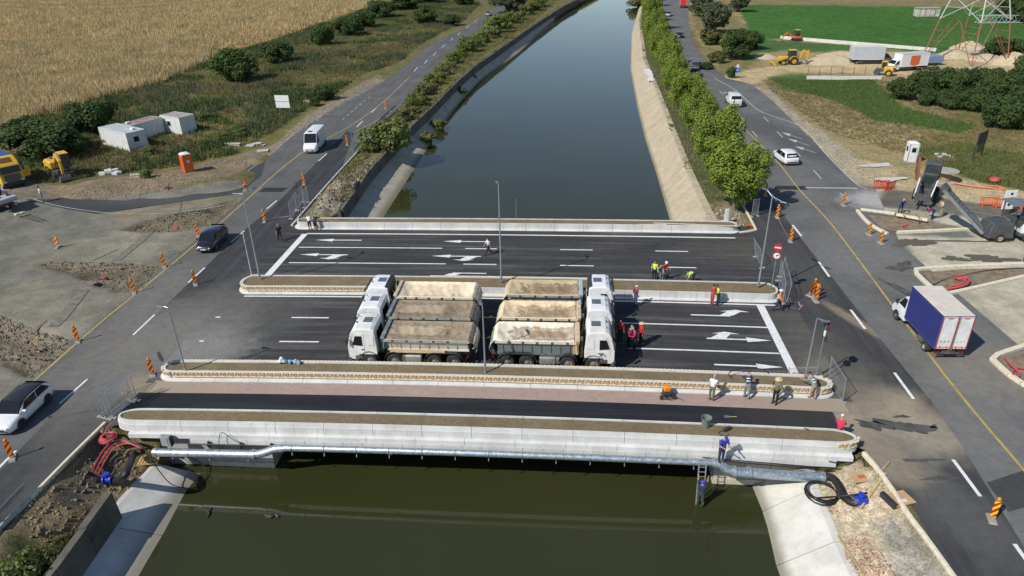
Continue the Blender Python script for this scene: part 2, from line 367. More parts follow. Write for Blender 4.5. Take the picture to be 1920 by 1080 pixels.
PITS = np.zeros(GX.shape)
for pp in ([(65, 497), (105, 490), (240, 493), (325, 505), (262, 545), (215, 548), (165, 535), (125, 513)], [(225, 430), (280, 410), (380, 390), (440, 372), (446, 380), (400, 420), (330, 434), (260, 434)], [(-60, 590), (0, 590), (60, 615), (138, 640), (120, 665), (50, 712), (20, 690), (-60, 660)]): PITS = np.maximum(PITS, np.clip(sdist(GX, GY, GP(pp))+.5, 0, 1))
SMOOTH = np.clip(1-np.clip(np.maximum(yard, site)/1.0, 0, 1)*(1-PITS)*.85, 0, 1)
# canal cut and the ground that falls to it beside the near banks
near = GY < 34.5
WALL_LN = [(-23.0, 5)]+[tuple(G(a, b, -1.95)[:2]) for a, b in ((118, 1085), (135, 1058), (205, 963), (300, 862))]+[(-21.9, 36)]+[q for q in WALL_L if q[1] > 40]
WLx = np.interp(GY, [q[1] for q in WALL_LN], [q[0] for q in WALL_LN]); TRx = np.interp(GY, [q[1] for q in TOP_R], [q[0] for q in TOP_R])
inside = (GX > WLx+.1) & (GX < TRx-.1)
tL = np.clip((GX+26.0)/(WLx+26.0+1e-6), 0, 1); kl = near & (GX > -26.1) & (GX <= WLx+.3)
HZ = np.where(kl, -.05-1.95*tL**.95+(vnoise(GX, GY, 1.1, 51, 4)-.5)*1.25*np.sin(np.clip(tL, 0, 1)*np.pi), HZ)
tR = np.clip((19.8-GX)/(19.8-TRx), 0, 1); kr = near & (GX < 19.6) & (GX >= TRx-.3)
HZ = np.where(kr, -.05-1.32*tR+(vnoise(GX, GY, .9, 52, 4)-.5)*.35*np.sin(tR*np.pi), HZ)
under = (v_ > 31.7) & (v_ < 66.7) & (u_ > -27.6) & (u_ < 17.6)
HZ = np.where(under & ~inside, np.minimum(HZ, -.45), HZ)
HZ = np.where(inside, -5.0, HZ)
HZ = np.where((sl > -.15) | (sr > -.15), np.where(inside, HZ, np.minimum(HZ, -.03)), HZ)
def ground_z(x, y):
    i = min(max(int(np.searchsorted(YS, y)), 1), len(YS)-1); j = min(max(int(np.searchsorted(XS, x)), 1), len(XS)-1)
    ty = (y-YS[i-1])/(YS[i]-YS[i-1]); tx = (x-XS[j-1])/(XS[j]-XS[j-1])
    return float((HZ[i-1, j-1]*(1-tx)+HZ[i-1, j]*tx)*(1-ty)+(HZ[i, j-1]*(1-tx)+HZ[i, j]*tx)*ty)
def ground_mesh():
    ny, nx = GX.shape; me = bpy.data.meshes.new('ground'); co = np.stack([GX, GY, HZ], -1).reshape(-1, 3)
    idx = np.arange(nx*ny).reshape(ny, nx); q = np.stack([idx[:-1, :-1], idx[:-1, 1:], idx[1:, 1:], idx[1:, :-1]], -1).reshape(-1, 4)
    me.vertices.add(len(co)); me.vertices.foreach_set('co', co.ravel()); me.loops.add(q.size); me.loops.foreach_set('vertex_index', q.ravel())
    me.polygons.add(len(q)); me.polygons.foreach_set('loop_start', np.arange(0, q.size, 4)); me.polygons.foreach_set('loop_total', np.full(len(q), 4))
    me.polygons.foreach_set('use_smooth', np.ones(len(q), bool)); me.update()
    at = me.color_attributes.new('soil', 'FLOAT_COLOR', 'POINT'); rgba = np.ones((len(co), 4), np.float32); rgba[:, :3] = ALB.reshape(-1, 3); rgba[:, 3] = SMOOTH.ravel(); at.data.foreach_set('color', rgba.ravel())
    return me
def ground_mat():
    g = N('soil_and_verge'); vc = g.n('VertexColor', layer_name='soil'); a, al = vc.outputs[0], vc.outputs[1]
    n1 = g.noise(g.pos(), .35, 6, .7); n2 = g.noise(g.pos(), 2.6, 6, .75); n3 = g.noise(g.pos(), 11, 3, .7)
    c = g.mix(g.ramp(n1, .35, .68), g.mix(1.0, a, (.78, .80, .72), 'MULTIPLY'), g.mix(1.0, a, (1.25, 1.2, 1.12), 'MULTIPLY'))
    c = g.mix(g.math('MAXIMUM', g.math('MULTIPLY', al, 1.0), .35), c, g.mix(g.ramp(n2, .34, .66), g.mix(1.0, c, (.68, .68, .66), 'MULTIPLY'), g.mix(1.0, c, (1.22, 1.2, 1.2), 'MULTIPLY')))
    c = g.mix(g.math('MULTIPLY', al, .55), c, g.mix(g.ramp(n3, .36, .64), g.mix(1.0, c, (.5, .5, .5), 'MULTIPLY'), g.mix(1.0, c, (1.5, 1.45, 1.4), 'MULTIPLY')))
    g.bump(g.math('ADD', n2, n3), .55, .12); return g.out(c, .95, 0.0, .15)
tag(link('ground', ground_mesh()), kind='structure')
bpy.data.objects['ground'].data.materials.append(ground_mat())
# ---------------------------------------------------------------- water
def water_mat():
    g = N('murky_water'); n = g.noise(g.xf(g.pos(), sc=(.5, 1, 1)), .9, 5, .6); n2 = g.noise(g.pos(), .05, 3)
    g.bump(n, .035, .06)
    c = g.mix(g.ramp(n2, .3, .7), (.029, .032, .0105), (.034, .037, .0135))
    return g.out(c, .045, 0, .40)
def river():
    mb = MB(); ys = [5, 20, 35, 50, 66, 77, 90, 105, 120, 143, 165, 200, 240, 280, 330, 430, 640]; ids = []
    for y in ys:
        r = []
        a, b = along(WALL_L, y)-.3, along(TOP_R, y)+.3
        for k in range(9): r.append(mb.p(a+(b-a)*k/8, y, WATER_Z))
        ids.append(r)
    for a, b in zip(ids, ids[1:]):
        for k in range(8): mb.face((a[k], a[k+1], b[k+1], b[k]))
    return mb.build('river_water', water_mat(), fix=False)
tag(river(), kind='structure')
# ---------------------------------------------------------------- asphalt
def asphalt(name, col, rough=.85, direction=None, streak=.25, blobs=(), fine=.12, patch=.18):
    g = N(name); c = tuple(col); lo = tuple(x*(1-patch) for x in c); hi = tuple(x*(1+patch) for x in c)
    n1 = g.noise(g.pos(), .22, 5, .62); cc = g.mix(g.ramp(n1, .3, .7), lo, hi)
    if direction is not None:
        v = g.xf(g.xf(g.pos(), rot=-direction), sc=(.07, 1.5, 1)); n = g.noise(v, 1.0, 4, .6)
        cc = g.mix(g.ramp(n, .45, .75, 0, streak), cc, (.17, .16, .145)); 
        v2 = g.xf(g.xf(g.pos(), rot=-direction), sc=(.03, .55, 1)); n = g.noise(v2, 1.0, 3, .5); cc = g.mix(g.ramp(n, .5, .72, 0, streak*.9), cc, tuple(x*.6 for x in c))
    for (p, rx, ry, rot, bc, st) in blobs:
        k = g.blob(p, rx, ry, rot, .9); cc = g.mix(g.math('MULTIPLY', k, st), cc, bc)
    n3 = g.noise(g.pos(), 1.6, 6, .75); cc = g.mix(fine*2, cc, g.mix(g.ramp(n3, .35, .65), g.mix(1.0, cc, (.6, .6, .6), 'MULTIPLY'), g.mix(1.0, cc, (1.45, 1.45, 1.45), 'MULTIPLY')))
    n4 = g.noise(g.pos(), 14, 2, .7); cc = g.mix(.25, cc, g.mix(g.ramp(n4, .35, .65), g.mix(1.0, cc, (.55, .55, .55), 'MULTIPLY'), g.mix(1.0, cc, (1.5, 1.5, 1.5), 'MULTIPLY')))
    g.bump(n4, .15, .02)
    return g.out(cc, rough, 0, .3)
def gb(px, py, rx, ry, rot, col, st): q = G(px, py); return ((q.x, q.y), rx, ry, math.radians(rot), col, st)
DUST = (.21, .19, .16); DRY = (.27, .22, .15)
m_left = asphalt('worn_grey_asphalt', (.098, .098, .097), direction=math.radians(88), streak=.35, blobs=[gb(330, 560, 5, 9, -10, DUST, .35), gb(230, 690, 5, 6, 0, DUST, .3), gb(420, 430, 4, 9, -5, (.11, .105, .1), .5)])
m_leftn = asphalt('new_black_asphalt', (.038, .039, .043), direction=math.radians(88), streak=.18, blobs=[gb(300, 640, 4.2, 7, -12, (.18, .17, .15), .85), gb(200, 745, 3.5, 5, 0, (.14, .135, .12), .65), gb(440, 540, 2, 6, -30, (.1, .1, .09), .5), gb(150, 850, 2.5, 5, 0, (.075, .073, .07), .7), gb(270, 720, 1.5, 1.5, 0, DRY, .7)])
m_right = asphalt('grey_road_asphalt', (.122, .121, .117), direction=math.radians(85), streak=.25, blobs=[gb(1620, 480, 4, 5, 0, (.16, .155, .145), .6), gb(1660, 375, 4, 3, 0, (.42, .41, .39), .75), gb(1600, 425, 2, 4, 0, (.2, .19, .18), .5), gb(1860, 690, 4, 4, 0, (.22, .2, .16), .6), gb(1850, 800, 2, 5, 0, (.17, .165, .155), .5), gb(1480, 260, 3, 20, 10, (.065, .065, .067), .6)])
m_rightn = asphalt('fresh_road_asphalt', (.046, .046, .048), direction=math.radians(85), streak=.2, blobs=[gb(1640, 775, 3.4, 3.2, 0, (.33, .27, .19), .95), gb(1725, 815, 2.6, 2.2, 0, (.27, .235, .18), .85), gb(1690, 870, 1.6, 1.6, 0, (.30, .25, .18), .7), gb(1560, 690, 2.5, 5, 0, (.10, .095, .08), .7), gb(1600, 600, .5, 3.2, 20, DRY, .7), gb(1760, 920, 1.6, 5, 10, (.10, .1, .095), .6), gb(1480, 500, 2.5, 5, 0, (.075, .072, .065), .6), gb(1660, 860, 1.2, 2.4, 20, DRY, .5)])
sheet('old_asphalt_road', lroad, m_left, 0.0, kind='structure')
sheet('grey_asphalt_road', rroad, m_right, 0.0, kind='structure')
# new surfacing laid beside the seam
sheet('new_asphalt_overlay', [Vector((-29.6, 5, 0))]+GP([(140, 735), (272, 609), (370, 516), (440, 446), (515, 386), (598, 300), (650, 246), (664, 250)])+GP([(640, 318), (560, 411), (620, 425)])+[Vector((-21, 50, 0)), Vector((-22.5, 36, 0)), Vector((-25.3, 34.6, 0)), Vector((-26.2, 28.8, 0)), Vector((-26.6, 5, 0))], m_leftn, .004, kind='structure')
sheet('new_asphalt_overlay', GP([(1380, 330), (1406, 330), (1450, 376), (1500, 445), (1560, 520), (1650, 635), (1740, 745), (1800, 830), (1880, 960), (1960, 1090)])+[Vector((21.9, 5, 0)), Vector((19.2, 5, 0)), Vector((19.8, 22.4, 0)), Vector((20.3, 26.3, 0)), Vector((19.9, 31.1, 0)), Vector((18.0, 33, 0)), Vector((18.5, 45, 0)), Vector((18.5, 60, 0))]+GP([(1417, 432), (1385, 368)]), m_rightn, .004, kind='structure')
m_side = asphalt('dark_side_asphalt', (.046, .048, .052), streak=0, blobs=[gb(330, 375, 8, 2, 0, (.08, .078, .074), .5)])
sheet('side_lane', GP([(-300, 335), (57, 357), (130, 365), (173, 374), (233, 376), (320, 363), (430, 337), (500, 292), (490, 330), (447, 363), (333, 379), (233, 394), (183, 401), (120, 391), (43, 373), (-300, 358)]), m_side, .003, kind='structure')
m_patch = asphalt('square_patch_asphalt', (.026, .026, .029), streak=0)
sheet('asphalt_and_shadow_patch', GP([(495, 352), (542, 352), (528, 360), (485, 360)]), m_patch, .006, kind='structure')
sheet('asphalt_and_shadow_patch', GP([(1455, 348), (1510, 349), (1515, 356), (1450, 355)]), m_patch, .006, kind='structure')
sheet('asphalt_and_shadow_patch', GP([(1850, 905), (1925, 880), (1960, 915), (1960, 940), (1890, 960)]), asphalt('painted_shadow_asphalt', (.052, .051, .051), streak=0), .009, kind='structure')  # this last sheet is a cast shadow painted flat on the road
# ---------------------------------------------------------------- bridge deck and what lies under it
CONC = dict(var=.07, sc=.9, dirt=(.36, .345, .31), dirtk=.38)
def conc(nm, col, streak=.5):
    g = N(nm); n = g.noise(g.pos(), .55, 6, .7); v = g.xf(g.pos(), sc=(2.2, 2.2, .22)); n2 = g.noise(v, 1.6, 5, .7); n3 = g.noise(g.pos(), 7, 4, .7)
    c = g.mix(g.ramp(n, .32, .68), tuple(x*.84 for x in col), tuple(x*1.07 for x in col)); c = g.mix(g.ramp(n2, .53, .78, 0, streak), c, (.30, .285, .25)); c = g.mix(g.ramp(n3, .6, .8, 0, .35), c, tuple(x*.62 for x in col))
    g.bump(n3, .15, .02); return g.out(c, .85, 0, .25)
m_conc = conc('pale_cast_concrete', (.575, .575, .555), .65)
m_conc2 = M('weathered_concrete', (.40, .385, .35), .9, var=.15, sc=.8, dirt=(.22, .2, .165), dirtk=.45, bump=.2)
m_core = M('raw_dark_concrete', (.20, .195, .185), .9)
m_joint = M('joint_grout', (.16, .155, .145), .95)
m_stone = M('cream_cast_stone', (.66, .56, .40), .8, var=.1, sc=2.0, dirt=(.46, .31, .13), dirtk=.42)
m_relief = M('ochre_relief_stone', (.44, .29, .12), .8, var=.15, sc=3.0, dirt=(.22, .12, .045), dirtk=.4)
def soil_mat():
    g = N('sandy_planting_soil'); n = g.noise(g.pos(), 3.5, 6, .75); n2 = g.noise(g.pos(), .5, 4)
    c = g.mix(g.ramp(n2, .3, .7), (.185, .145, .085), (.225, .18, .11)); c = g.mix(g.ramp(n, .35, .65, 0, .5), c, (.11, .085, .05))
    g.bump(n, .8, .06); return g.out(c, .95, 0, .1)
m_soil = soil_mat()
m_paint = M('white_road_paint', (.70, .70, .69), .65, var=.1, sc=5, dirt=(.30, .295, .28), dirtk=.34)
m_worn = M('worn_white_paint', (.45, .45, .44), .7, var=.15, sc=4, dirt=(.2, .2, .2), dirtk=.4)
m_yel = M('worn_yellow_paint', (.40, .30, .09), .7, var=.15, sc=2, dirt=(.16, .14, .09), dirtk=.38)
m_deck = asphalt('bridge_asphalt', (.041, .041, .043), direction=PSI, streak=.55, patch=.14, blobs=[gb(500, 600, 3, 5, -20, (.075, .074, .07), .8), gb(400, 610, 3, 5, 0, (.15, .145, .135), .75), gb(360, 660, 4, 3.2, 0, (.21, .205, .19), .75), gb(1450, 470, 8, 3, -5, (.085, .078, .062), .55), gb(1540, 650, 3, 5, 0, (.095, .09, .078), .7), gb(1580, 705, 3, 2.5, 0, (.17, .15, .12), .7), gb(430, 560, 4, 2.2, -10, (.10, .098, .09), .6)])
m_path = asphalt('smooth_black_path', (.017, .018, .0225), rough=.6, direction=PSI, streak=.12, patch=.1, blobs=[gb(1500, 780, 4, 2, 0, (.04, .038, .034), .8)])
def brick_mat():
    g = N('clay_pavers'); v = g.xf(g.pos(), rot=-PSI); b = g.n('TexBrick'); g.t.links.new(v, b.inputs['Vector'])
    for a, x in (('Scale', 1.0), ('Mortar Size', .012), ('Brick Width', .24), ('Row Height', .12), ('Bias', -.1)): b.inputs[a].default_value = x
    b.inputs['Color1'].default_value = (.40, .235, .19, 1); b.inputs['Color2'].default_value = (.235, .215, .20, 1); b.inputs['Mortar'].default_value = (.30, .27, .24, 1)
    n = g.noise(g.pos(), .9, 4, .7); c = g.mix(g.ramp(n, .5, .7, 0, .6), b.outputs[0], (.38, .31, .24)); n2 = g.noise(g.pos(), .35, 3)
    k = g.blob((G(1560, 760).x, G(1560, 760).y), 4.5, 2, 0, .8); k2 = g.blob((G(270, 735).x, G(270, 735).y), 3, 2, 0, .8)
    c = g.mix(g.math('MULTIPLY', g.math('MAXIMUM', k, k2), .9), c, (.30, .25, .18)); return g.out(c, .9)
def ribbon_uv(name, u0, u1, v0, v1, mat, z, parent=None, step=1.0, kind=None):
    mb = MB(); nu = max(1, int(math.ceil((u1-u0)/step))); nv = max(1, int(math.ceil((v1-v0)/2.0))); ids = []
    for i in range(nu+1):
        u = u0+(u1-u0)*i/nu; ids.append([mb.p(B(u, v0+(v1-v0)*j/nv, z)) for j in range(nv+1)])
    for a, b in zip(ids, ids[1:]):
        for j in range(nv): mb.face((a[j], b[j], b[j+1], a[j+1]), 0, True)
    o = mb.build(name, mat, parent, fix=False)
    if kind: o['kind'] = kind
    return o
deck = ribbon_uv('bridge_deck', -28.2, 18.2, 37.3, 66.6, m_deck, .009, kind='structure')
ribbon_uv('path_deck', -28.0, 16.6, 33.4, 36.2, m_path, .012, kind='structure')
ribbon_uv('brick_paving', -27.6, 17.6, 36.2, 37.6, brick_mat(), .013, kind='structure')
br = thing('bridge_structure', 'concrete road bridge body and abutments carrying the carriageways over the canal', 'bridge'); br['kind'] = 'structure'
mb = MB()
secs = []
for i in range(24):
    u = -18.3+27.6*i/23; secs.append([B(u, 32.5, -.72), B(u, 66.2, -.72), B(u, 66.2, -.2), B(u, 32.5, -.2)])
mb.loft(secs); mb.build('deck_slab', m_core, br)
for nm, ua, ub in (('abutment', -27.6, -17.85), ('abutment', 9.0, 17.4)):
    mb = MB(); P = [B(ua, 32.65), B(ub, 32.65), B(ub, 66.0), B(ua, 66.0)]
    mb.prism([(q.x, q.y) for q in P], -4.5, -.6); mb.build(nm, m_conc2, br)
for ua, ub in ((-22.0, -17.83), (8.98, 14.0)):
    mb = MB(); mb.prism([tuple(B(ua, 32.57)[:2]), tuple(B(ub, 32.57)[:2]), tuple(B(ub, 33.2)[:2]), tuple(B(ua, 33.2)[:2])], -4.6, -2.42); mb.build('footing_strip', M('beige_footing_concrete', (.50, .45, .34), .9, sc=1.5), br)
for k, u in enumerate((-20.9, -19.3, 10.7, 12.2)):        # formwork joints in the abutment face
    mb = MB(); mb.box((0, 0, 0), (.03, .02, 2.4)); o = mb.build('formwork_joint', m_joint, br); o.location = B(u, 32.645, -2.1)-Vector((0, 0, crown(u, 32.6))); o.rotation_euler = (0, 0, PSI)
# ---------------------------------------------------------------- painted markings: parts of the deck
def mark(u0, u1, v, w=.15, mat=m_paint): ribbon_uv('lane_line', u0, u1, v-w/2, v+w/2, mat, .016, deck)
mark(-26.0, 16.4, 63.65, .22)
for v, segs in ((60.22, [(-25.6, -11.6), (-9.4, -6.4), (-.4, 2.6), (8.4, 11.4)]), (56.67, [(-25.3, -10.7), (-9.1, -6.1), (-.4, 2.6), (8.7, 11.6)]),
                (46.4, [(-27.5, -27.1), (-21.3, -18.3), (-15.3, -12.3), (4.3, 15.5)]), (42.77, [(-27.05, -26.7), (-20.9, -17.9), (-14.9, -11.9), (4.6, 15.1)])):
    for a, b in segs: mark(a, b, v, .17)
mark(-26.7, 16.8, 50.0, .2); mark(14.0, 14.9, 53.4, .15, m_worn)
def bar_uv(name, q, mat=m_paint, z=.020):
    mb = MB(); mb.face([mb.p(B(a, b, z)) for a, b in q]); return mb.build(name, mat, deck, fix=False)
bar_uv('stop_line', [(-26.55, 53.1), (-25.95, 53.1), (-25.85, 63.54), (-26.45, 63.54)]); bar_uv('stop_line', [(15.15, 39.9), (15.75, 39.9), (15.8, 49.9), (15.2, 49.9)])
def arrow(ut, v, s, kind):                      # tip at ut, pointing along s*u
    mb = MB(); z = .018
    def q(pts): mb.face([mb.p(B(ut-s*a, v+s*b, z)) for a, b in (pts if s > 0 else pts)])
    if 's' in kind: q([(0, 0), (1.75, .33), (1.75, -.33)]); q([(1.75, .085), (4.6, .085), (4.6, -.085), (1.75, -.085)])
    if kind == 'sl': z = .0185; q([(3.2, .09), (2.75, .75), (3.6, .75), (4.3, .09)]); q([(2.1, .75), (4.1, .75), (3.1, 1.05)])
    if kind == 'l': q([(1.6, -.085), (1.6, .085), (4.6, .085), (4.6, -.085)]); q([(1.4, .08), (.7, .7), (1.7, .7), (2.4, .08)]); q([(0, .7), (2.3, .7), (1.0, 1.05)])
    mb.build('arrow_marking', m_paint, deck, fix=True)
arrow(-24.5, 62.0, -1, 's'); arrow(-24.9, 58.5, -1, 'sl'); arrow(-11.8, 61.9, -1, 's'); arrow(-12.3, 58.4, -1, 'sl'); arrow(-11.4, 54.75, -1, 'l')
arrow(14.4, 48.0, 1, 'l'); arrow(15.0, 44.5, 1, 'sl'); arrow(14.9, 41.0, 1, 's')
# ---------------------------------------------------------------- frieze tile with a scroll in relief
def frieze_mesh():
    mb = MB(); mb.box((0, -.03, .16), (.535, .06, .32), 0)
    mb.box((0, -.055, .335), (.535, .11, .035), 0); mb.box((0, -.05, -.012), (.535, .10, .03), 0)
    for s in (-.135, .135): mb.box((s, -.115, .335), (.15, .05, .034), 0, top=(.7, 1))
    pts = [(-.22, -.07, .07), (-.15, -.075, .2), (-.04, -.08, .245), (.04, -.08, .19), (.0, -.08, .13), (.09, -.08, .06), (.19, -.075, .1), (.215, -.07, .21), (.13, -.075, .25), (.10, -.07, .19)]
    mb.tube(pts, [.018, .03, .034, .03, .02, .03, .034, .03, .024, .014], 5, 1, caps=False)
    mb.box((-.13, -.07, .09), (.09, .03, .06), 1, Matrix.Rotation(.6, 3, 'Y')); mb.box((.1, -.07, .14), (.05, .03, .08), 1, Matrix.Rotation(-.5, 3, 'Y'))
    return mb.mesh('frieze_tile', [m_stone, m_relief])
FRI = frieze_mesh()
def tile_at(parent, p, ang, inv):
    o = link('frieze_tile', FRI, parent); o.matrix_basis = inv @ Matrix.Translation(p) @ Matrix.Rotation(ang, 4, 'Z'); return o
WALLP = [(.30, 0), (.30, .06), (.08, .13), (.02, .14), (.0, .66), (-.13, .66), (-.13, 0)]
PINV = {}
def planter(name, label, u0, u1, v0, v1, ea, h, front_plain, fr_front, fr_back, ends, gap=2.95, prof=None, group=None):
    root = thing(name, label, 'planter', tuple(B((u0+u1)/2, (v0+v1)/2)), PSI, group)
    inv = (Matrix.Translation(B((u0+u1)/2, (v0+v1)/2)) @ Matrix.Rotation(PSI, 4, 'Z')).inverted(); PINV[root.name] = inv
    pr = [(a, b*h/.66) for a, b in (prof or WALLP)]; vm, hb = (v0+v1)/2, (v1-v0)/2
    def Q(side, t, off):
        if side == 'f': return t, v0-off
        if side == 'b': return t, v1+off
        a = (math.cos(t), math.sin(t)); e = (ea+off, hb+off)
        return ((u1 if side == 'r' else u0)+a[0]*e[0]*(1), vm+a[1]*e[1])
    def piece(nm, side, ts, p, mat):
        mb = MB(); mb.T = inv
        mb.loft([[B(*Q(side, t, o), z) for o, z in p] for t in ts]); o = mb.build(nm, mat, root)
        return o
    for side, pp in (('f', pr), ('b', WALLP if prof else pr)):
        n = max(1, round((u1-u0)/gap)); L = (u1-u0)/n; q = [(a, b*h/.66) for a, b in WALLP] if side == 'b' else pr
        for i in range(n):
            a, b = u0+i*L+.012, u0+(i+1)*L-.012; piece('wall_panel', side, [a, (a+b)/2, b], q, m_conc)
        piece('joint_backing', side, [u0+(u1-u0)*k/15 for k in range(16)], [(a-.035 if a > -.1 else a+.03, z*.97+.001) for a, z in q], m_joint)
    for side, a0, a1 in (('r', -math.pi/2, math.pi/2), ('l', math.pi/2, 3*math.pi/2)):
        q = [(a, b*h/.66) for a, b in WALLP] if not prof else [(min(a, .3), b*h/.66) for a, b in prof]
        piece('rounded_end', side, [a0+(a1-a0)*k/12 for k in range(13)], q, m_conc if not ends else m_conc)
    mb = MB(); mb.T = inv; ids = []; nu = int((u1-u0)/.5)
    cols = [u0-ea+.14]+[u0-ea*.7]+[u0-ea*.35]+[u0+(u1-u0)*i/nu for i in range(nu+1)]+[u1+ea*.35, u1+ea*.7, u1+ea-.14]
    for u in cols:
        w = hb-.115
        if u < u0: w *= math.sqrt(max(.02, 1-((u0-u)/(ea-.1))**2))
        if u > u1: w *= math.sqrt(max(.02, 1-((u-u1)/(ea-.1))**2))
        ids.append([mb.p(B(u, vm+w*(j/3-1), h-.07+random.uniform(-.02, .025)*(0 < j < 6))) for j in range(7)])
    for a, b in zip(ids, ids[1:]):
        for j in range(6): mb.face((a[j], b[j], b[j+1], a[j+1]), 0, True)
    o = mb.build('soil_bed', m_soil, root, fix=False)
    zt = h-.35
    def row(side, a, b):
        n = int(abs(b-a)/.545)
        for i in range(n):
            u = a+(i+.5)*.545
            vv = v0-.012 if side == 'f' else v1+.012
            t = tile_at(root, B(u, vv, zt), PSI+(0 if side == 'f' else math.pi), inv)
    for a, b in fr_front: row('f', a, b)
    for a, b in fr_back: row('b', a, b)
    for e in ends:
        n = max(3, int(math.pi*(ea+hb)/2/.5)); a0 = -math.pi/2 if e == 'r' else math.pi/2
        for i in range(n):
            th = a0+math.pi*(i+.5)/n; uu, vv = Q(e, th, .012)
            nx, ny = math.cos(th)/ea, math.sin(th)/hb; an = math.atan2(ny, nx)+PSI+math.pi/2
            t = tile_at(root, B(uu, vv, zt), an, inv)
    return root
planter('planter_bed', 'long raised concrete planter with ochre scroll frieze between trucks and brick path', -26.45, 16.2, 37.78, 39.12, .85, .66, 0, [(-26.4, 16.2)], [(-26.4, 16.2)], 'lr')
planter('planter_median', 'middle concrete planter with partial scroll frieze between the two carriageways', -26.5, 16.3, 50.6, 52.75, .9, .66, 0, [(-26.5, -15.5)], [(-11.4, 2.6)], 'l')
planter('planter_parapet', 'plain white concrete planter along the upstream edge of the bridge', -26.9, 16.2, 65.0, 66.4, .7, .68, 0, [], [], '')
NEARP = [(.12, .0), (.10, .10), (.092, .30), (.068, .305), (.068, .33), (.086, .335), (.08, .44), (.06, .45), (.0, .66), (-.13, .66), (-.13, 0)]
pn = planter('planter_wall', 'tall panelled white concrete planter wall above the galvanised pipe', -25.9, 15.4, 32.3, 33.6, 1.35, .72, 0, [], [], 'r', prof=NEARP)
for o in list(KIDS(pn)):
    if o.name.startswith('frieze_tile'):
        if o.location.y > .1: bpy.data.objects.remove(o)
inv = PINV[pn.name]
def pn_piece(nm, us, prof, mat):
    mb = MB(); mb.T = inv; mb.loft([[B(u, v, z) for v, z in prof] for u in us]); return mb.build(nm, mat, pn)
for i in range(15):
    a = -26.3+i*2.95; b = min(a+2.93, 16.4)
    pn_piece('ledge_beam', [a, (a+b)/2, b], [(32.16, .02), (31.99, -.03), (31.97, -.30), (32.5, -.30), (32.5, .02)], m_conc)
for i in range(32):
    a = -22.4+i*1.185; b = a+1.165
    pn_piece('edge_panel', [a, b], [(31.93, -.31), (31.90, -.70), (32.4, -.70), (32.4, -.31)], m_conc)
pn_piece('edge_backing', [-22.5+k*2 for k in range(20)], [(31.97, -.32), (31.95, -.69), (32.45, -.69), (32.45, -.32)], m_joint)
# ---------------------------------------------------------------- pipeline hung below the wall
def galv():
    g = N('galvanised_steel'); n = g.noise(g.xf(g.obj(), sc=(3, 3, 3)), 2, 5, .6); w = g.n('TexWave', wave_type='BANDS', bands_direction='X'); g.t.links.new(g.obj(), w.inputs['Vector']); w.inputs['Scale'].default_value = 2.2
    g.bump(w.outputs[1], .25, .01); return g.out(g.mix(g.ramp(n, .3, .7), (.33, .39, .44), (.50, .55, .59)), g.ramp(n, .3, .7, .34, .52), .75)
m_galv = galv(); m_black = M('black_rubber', (.012, .012, .013), .55, var=.2); m_steel = M('dull_grey_steel', (.30, .31, .32), .45, .7)
pl = thing('steel_pipeline', 'galvanised steel pipeline hung along the water side of the bridge', 'pipeline', tuple(B(-5, 31.5, -.46)), PSI)
pinv = (Matrix.Translation(B(-5, 31.5, -.46)) @ Matrix.Rotation(PSI, 4, 'Z')).inverted()
def pl_tube(nm, pts, r, mat=m_galv, n=14, c=0):
    mb = MB(); mb.T = pinv; mb.tube([B(u, v, z)-Vector((0, 0, crown(u, v)*(0 if c else 1))) for u, v, z in pts], r, n); return mb.build(nm, mat, pl)
pl_tube('pipe_run', [(-16.4+25.0*k/20, 31.5, -.46) for k in range(21)], .20, c=1)
pl_tube('pipe_elbow', smooth_line([(-16.4, 31.5, -.30), (-16.9, 31.48, -.33), (-17.8, 31.42, -.66), (-18.3, 31.4, -.72)], 3), .245)
pl_tube('pipe_elbow', smooth_line([(8.6, 31.5, -.28), (8.95, 31.48, -.34), (9.35, 31.42, -.68), (9.8, 31.4, -.78)], 3), .29)
pl_tube('pipe_lower_run', [(-18.3, 31.4, -.74), (-24.4, 31.4, -.84)], .25); pl_tube('pipe_lower_run', [(9.8, 31.4, -.82), (14.7, 31.4, -1.0)], .29)
for u, r, zz in [(-16.4, .215, -.28), (-18.3, .30, -.74), (-24.4, .29, -.84), (8.6, .23, -.28), (9.75, .35, -.80), (10.6, .345, -.83), (14.65, .345, -1.0), (-10, .21, -.24), (-2, .21, -.19), (5, .21, -.25), (-22.4, .283, -.80)]:
    pl_tube('pipe_collar', [(u-.12, 31.5 if abs(r) < .25 else 31.4, zz), (u+.12, 31.5 if abs(r) < .25 else 31.4, zz)], r, m_galv)
for u in [-15.9+1.95*k for k in range(13)]+[-23.4, -21.1, -18.7]:
    mb = MB(); z0 = -.46 if u > -16.5 else -.78-crown(u, 31.5); rr = .21 if u > -16.5 else .28
    mb.T = pinv; q = B(u, 31.5, z0)
    arc = [q+DV*(-(rr+.015)*math.sin(t))+Vector((0, 0, (rr+.015)*math.cos(t))) for t in [math.pi*k/8*1.1 for k in range(9)]]
    mb.tube(arc, .018, 5); mb.tube([q+DV*-.12+Vector((0, 0, -rr-.02)), q+DV*-.2+Vector((0, 0, -rr-.16)), q+DV*-.08+Vector((0, 0, -rr-.22))], .03, 5)
    mb.build('pipe_hanger', m_steel, pl)
for nm, pts in (('conduit', [(-23.2, 31.75, -.40), (-16.8, 31.75, -.34)]), ('conduit', [(8.0, 31.72, -.12), (15.8, 31.7, -.62)]), ('conduit', [(8.2, 31.66, -.2), (15.4, 31.62, -.70)])): pl_tube(nm, pts, .03, m_black, 6)
for u in (-21.2, -19.2, -17.3):
    mb = MB(); mb.T = pinv; q = B(u, 31.8, -.45)-Vector((0, 0, crown(u, 31.8))); mb.box(q, (.12, .1, .45), 0); mb.build('pipe_bracket', m_black, pl)
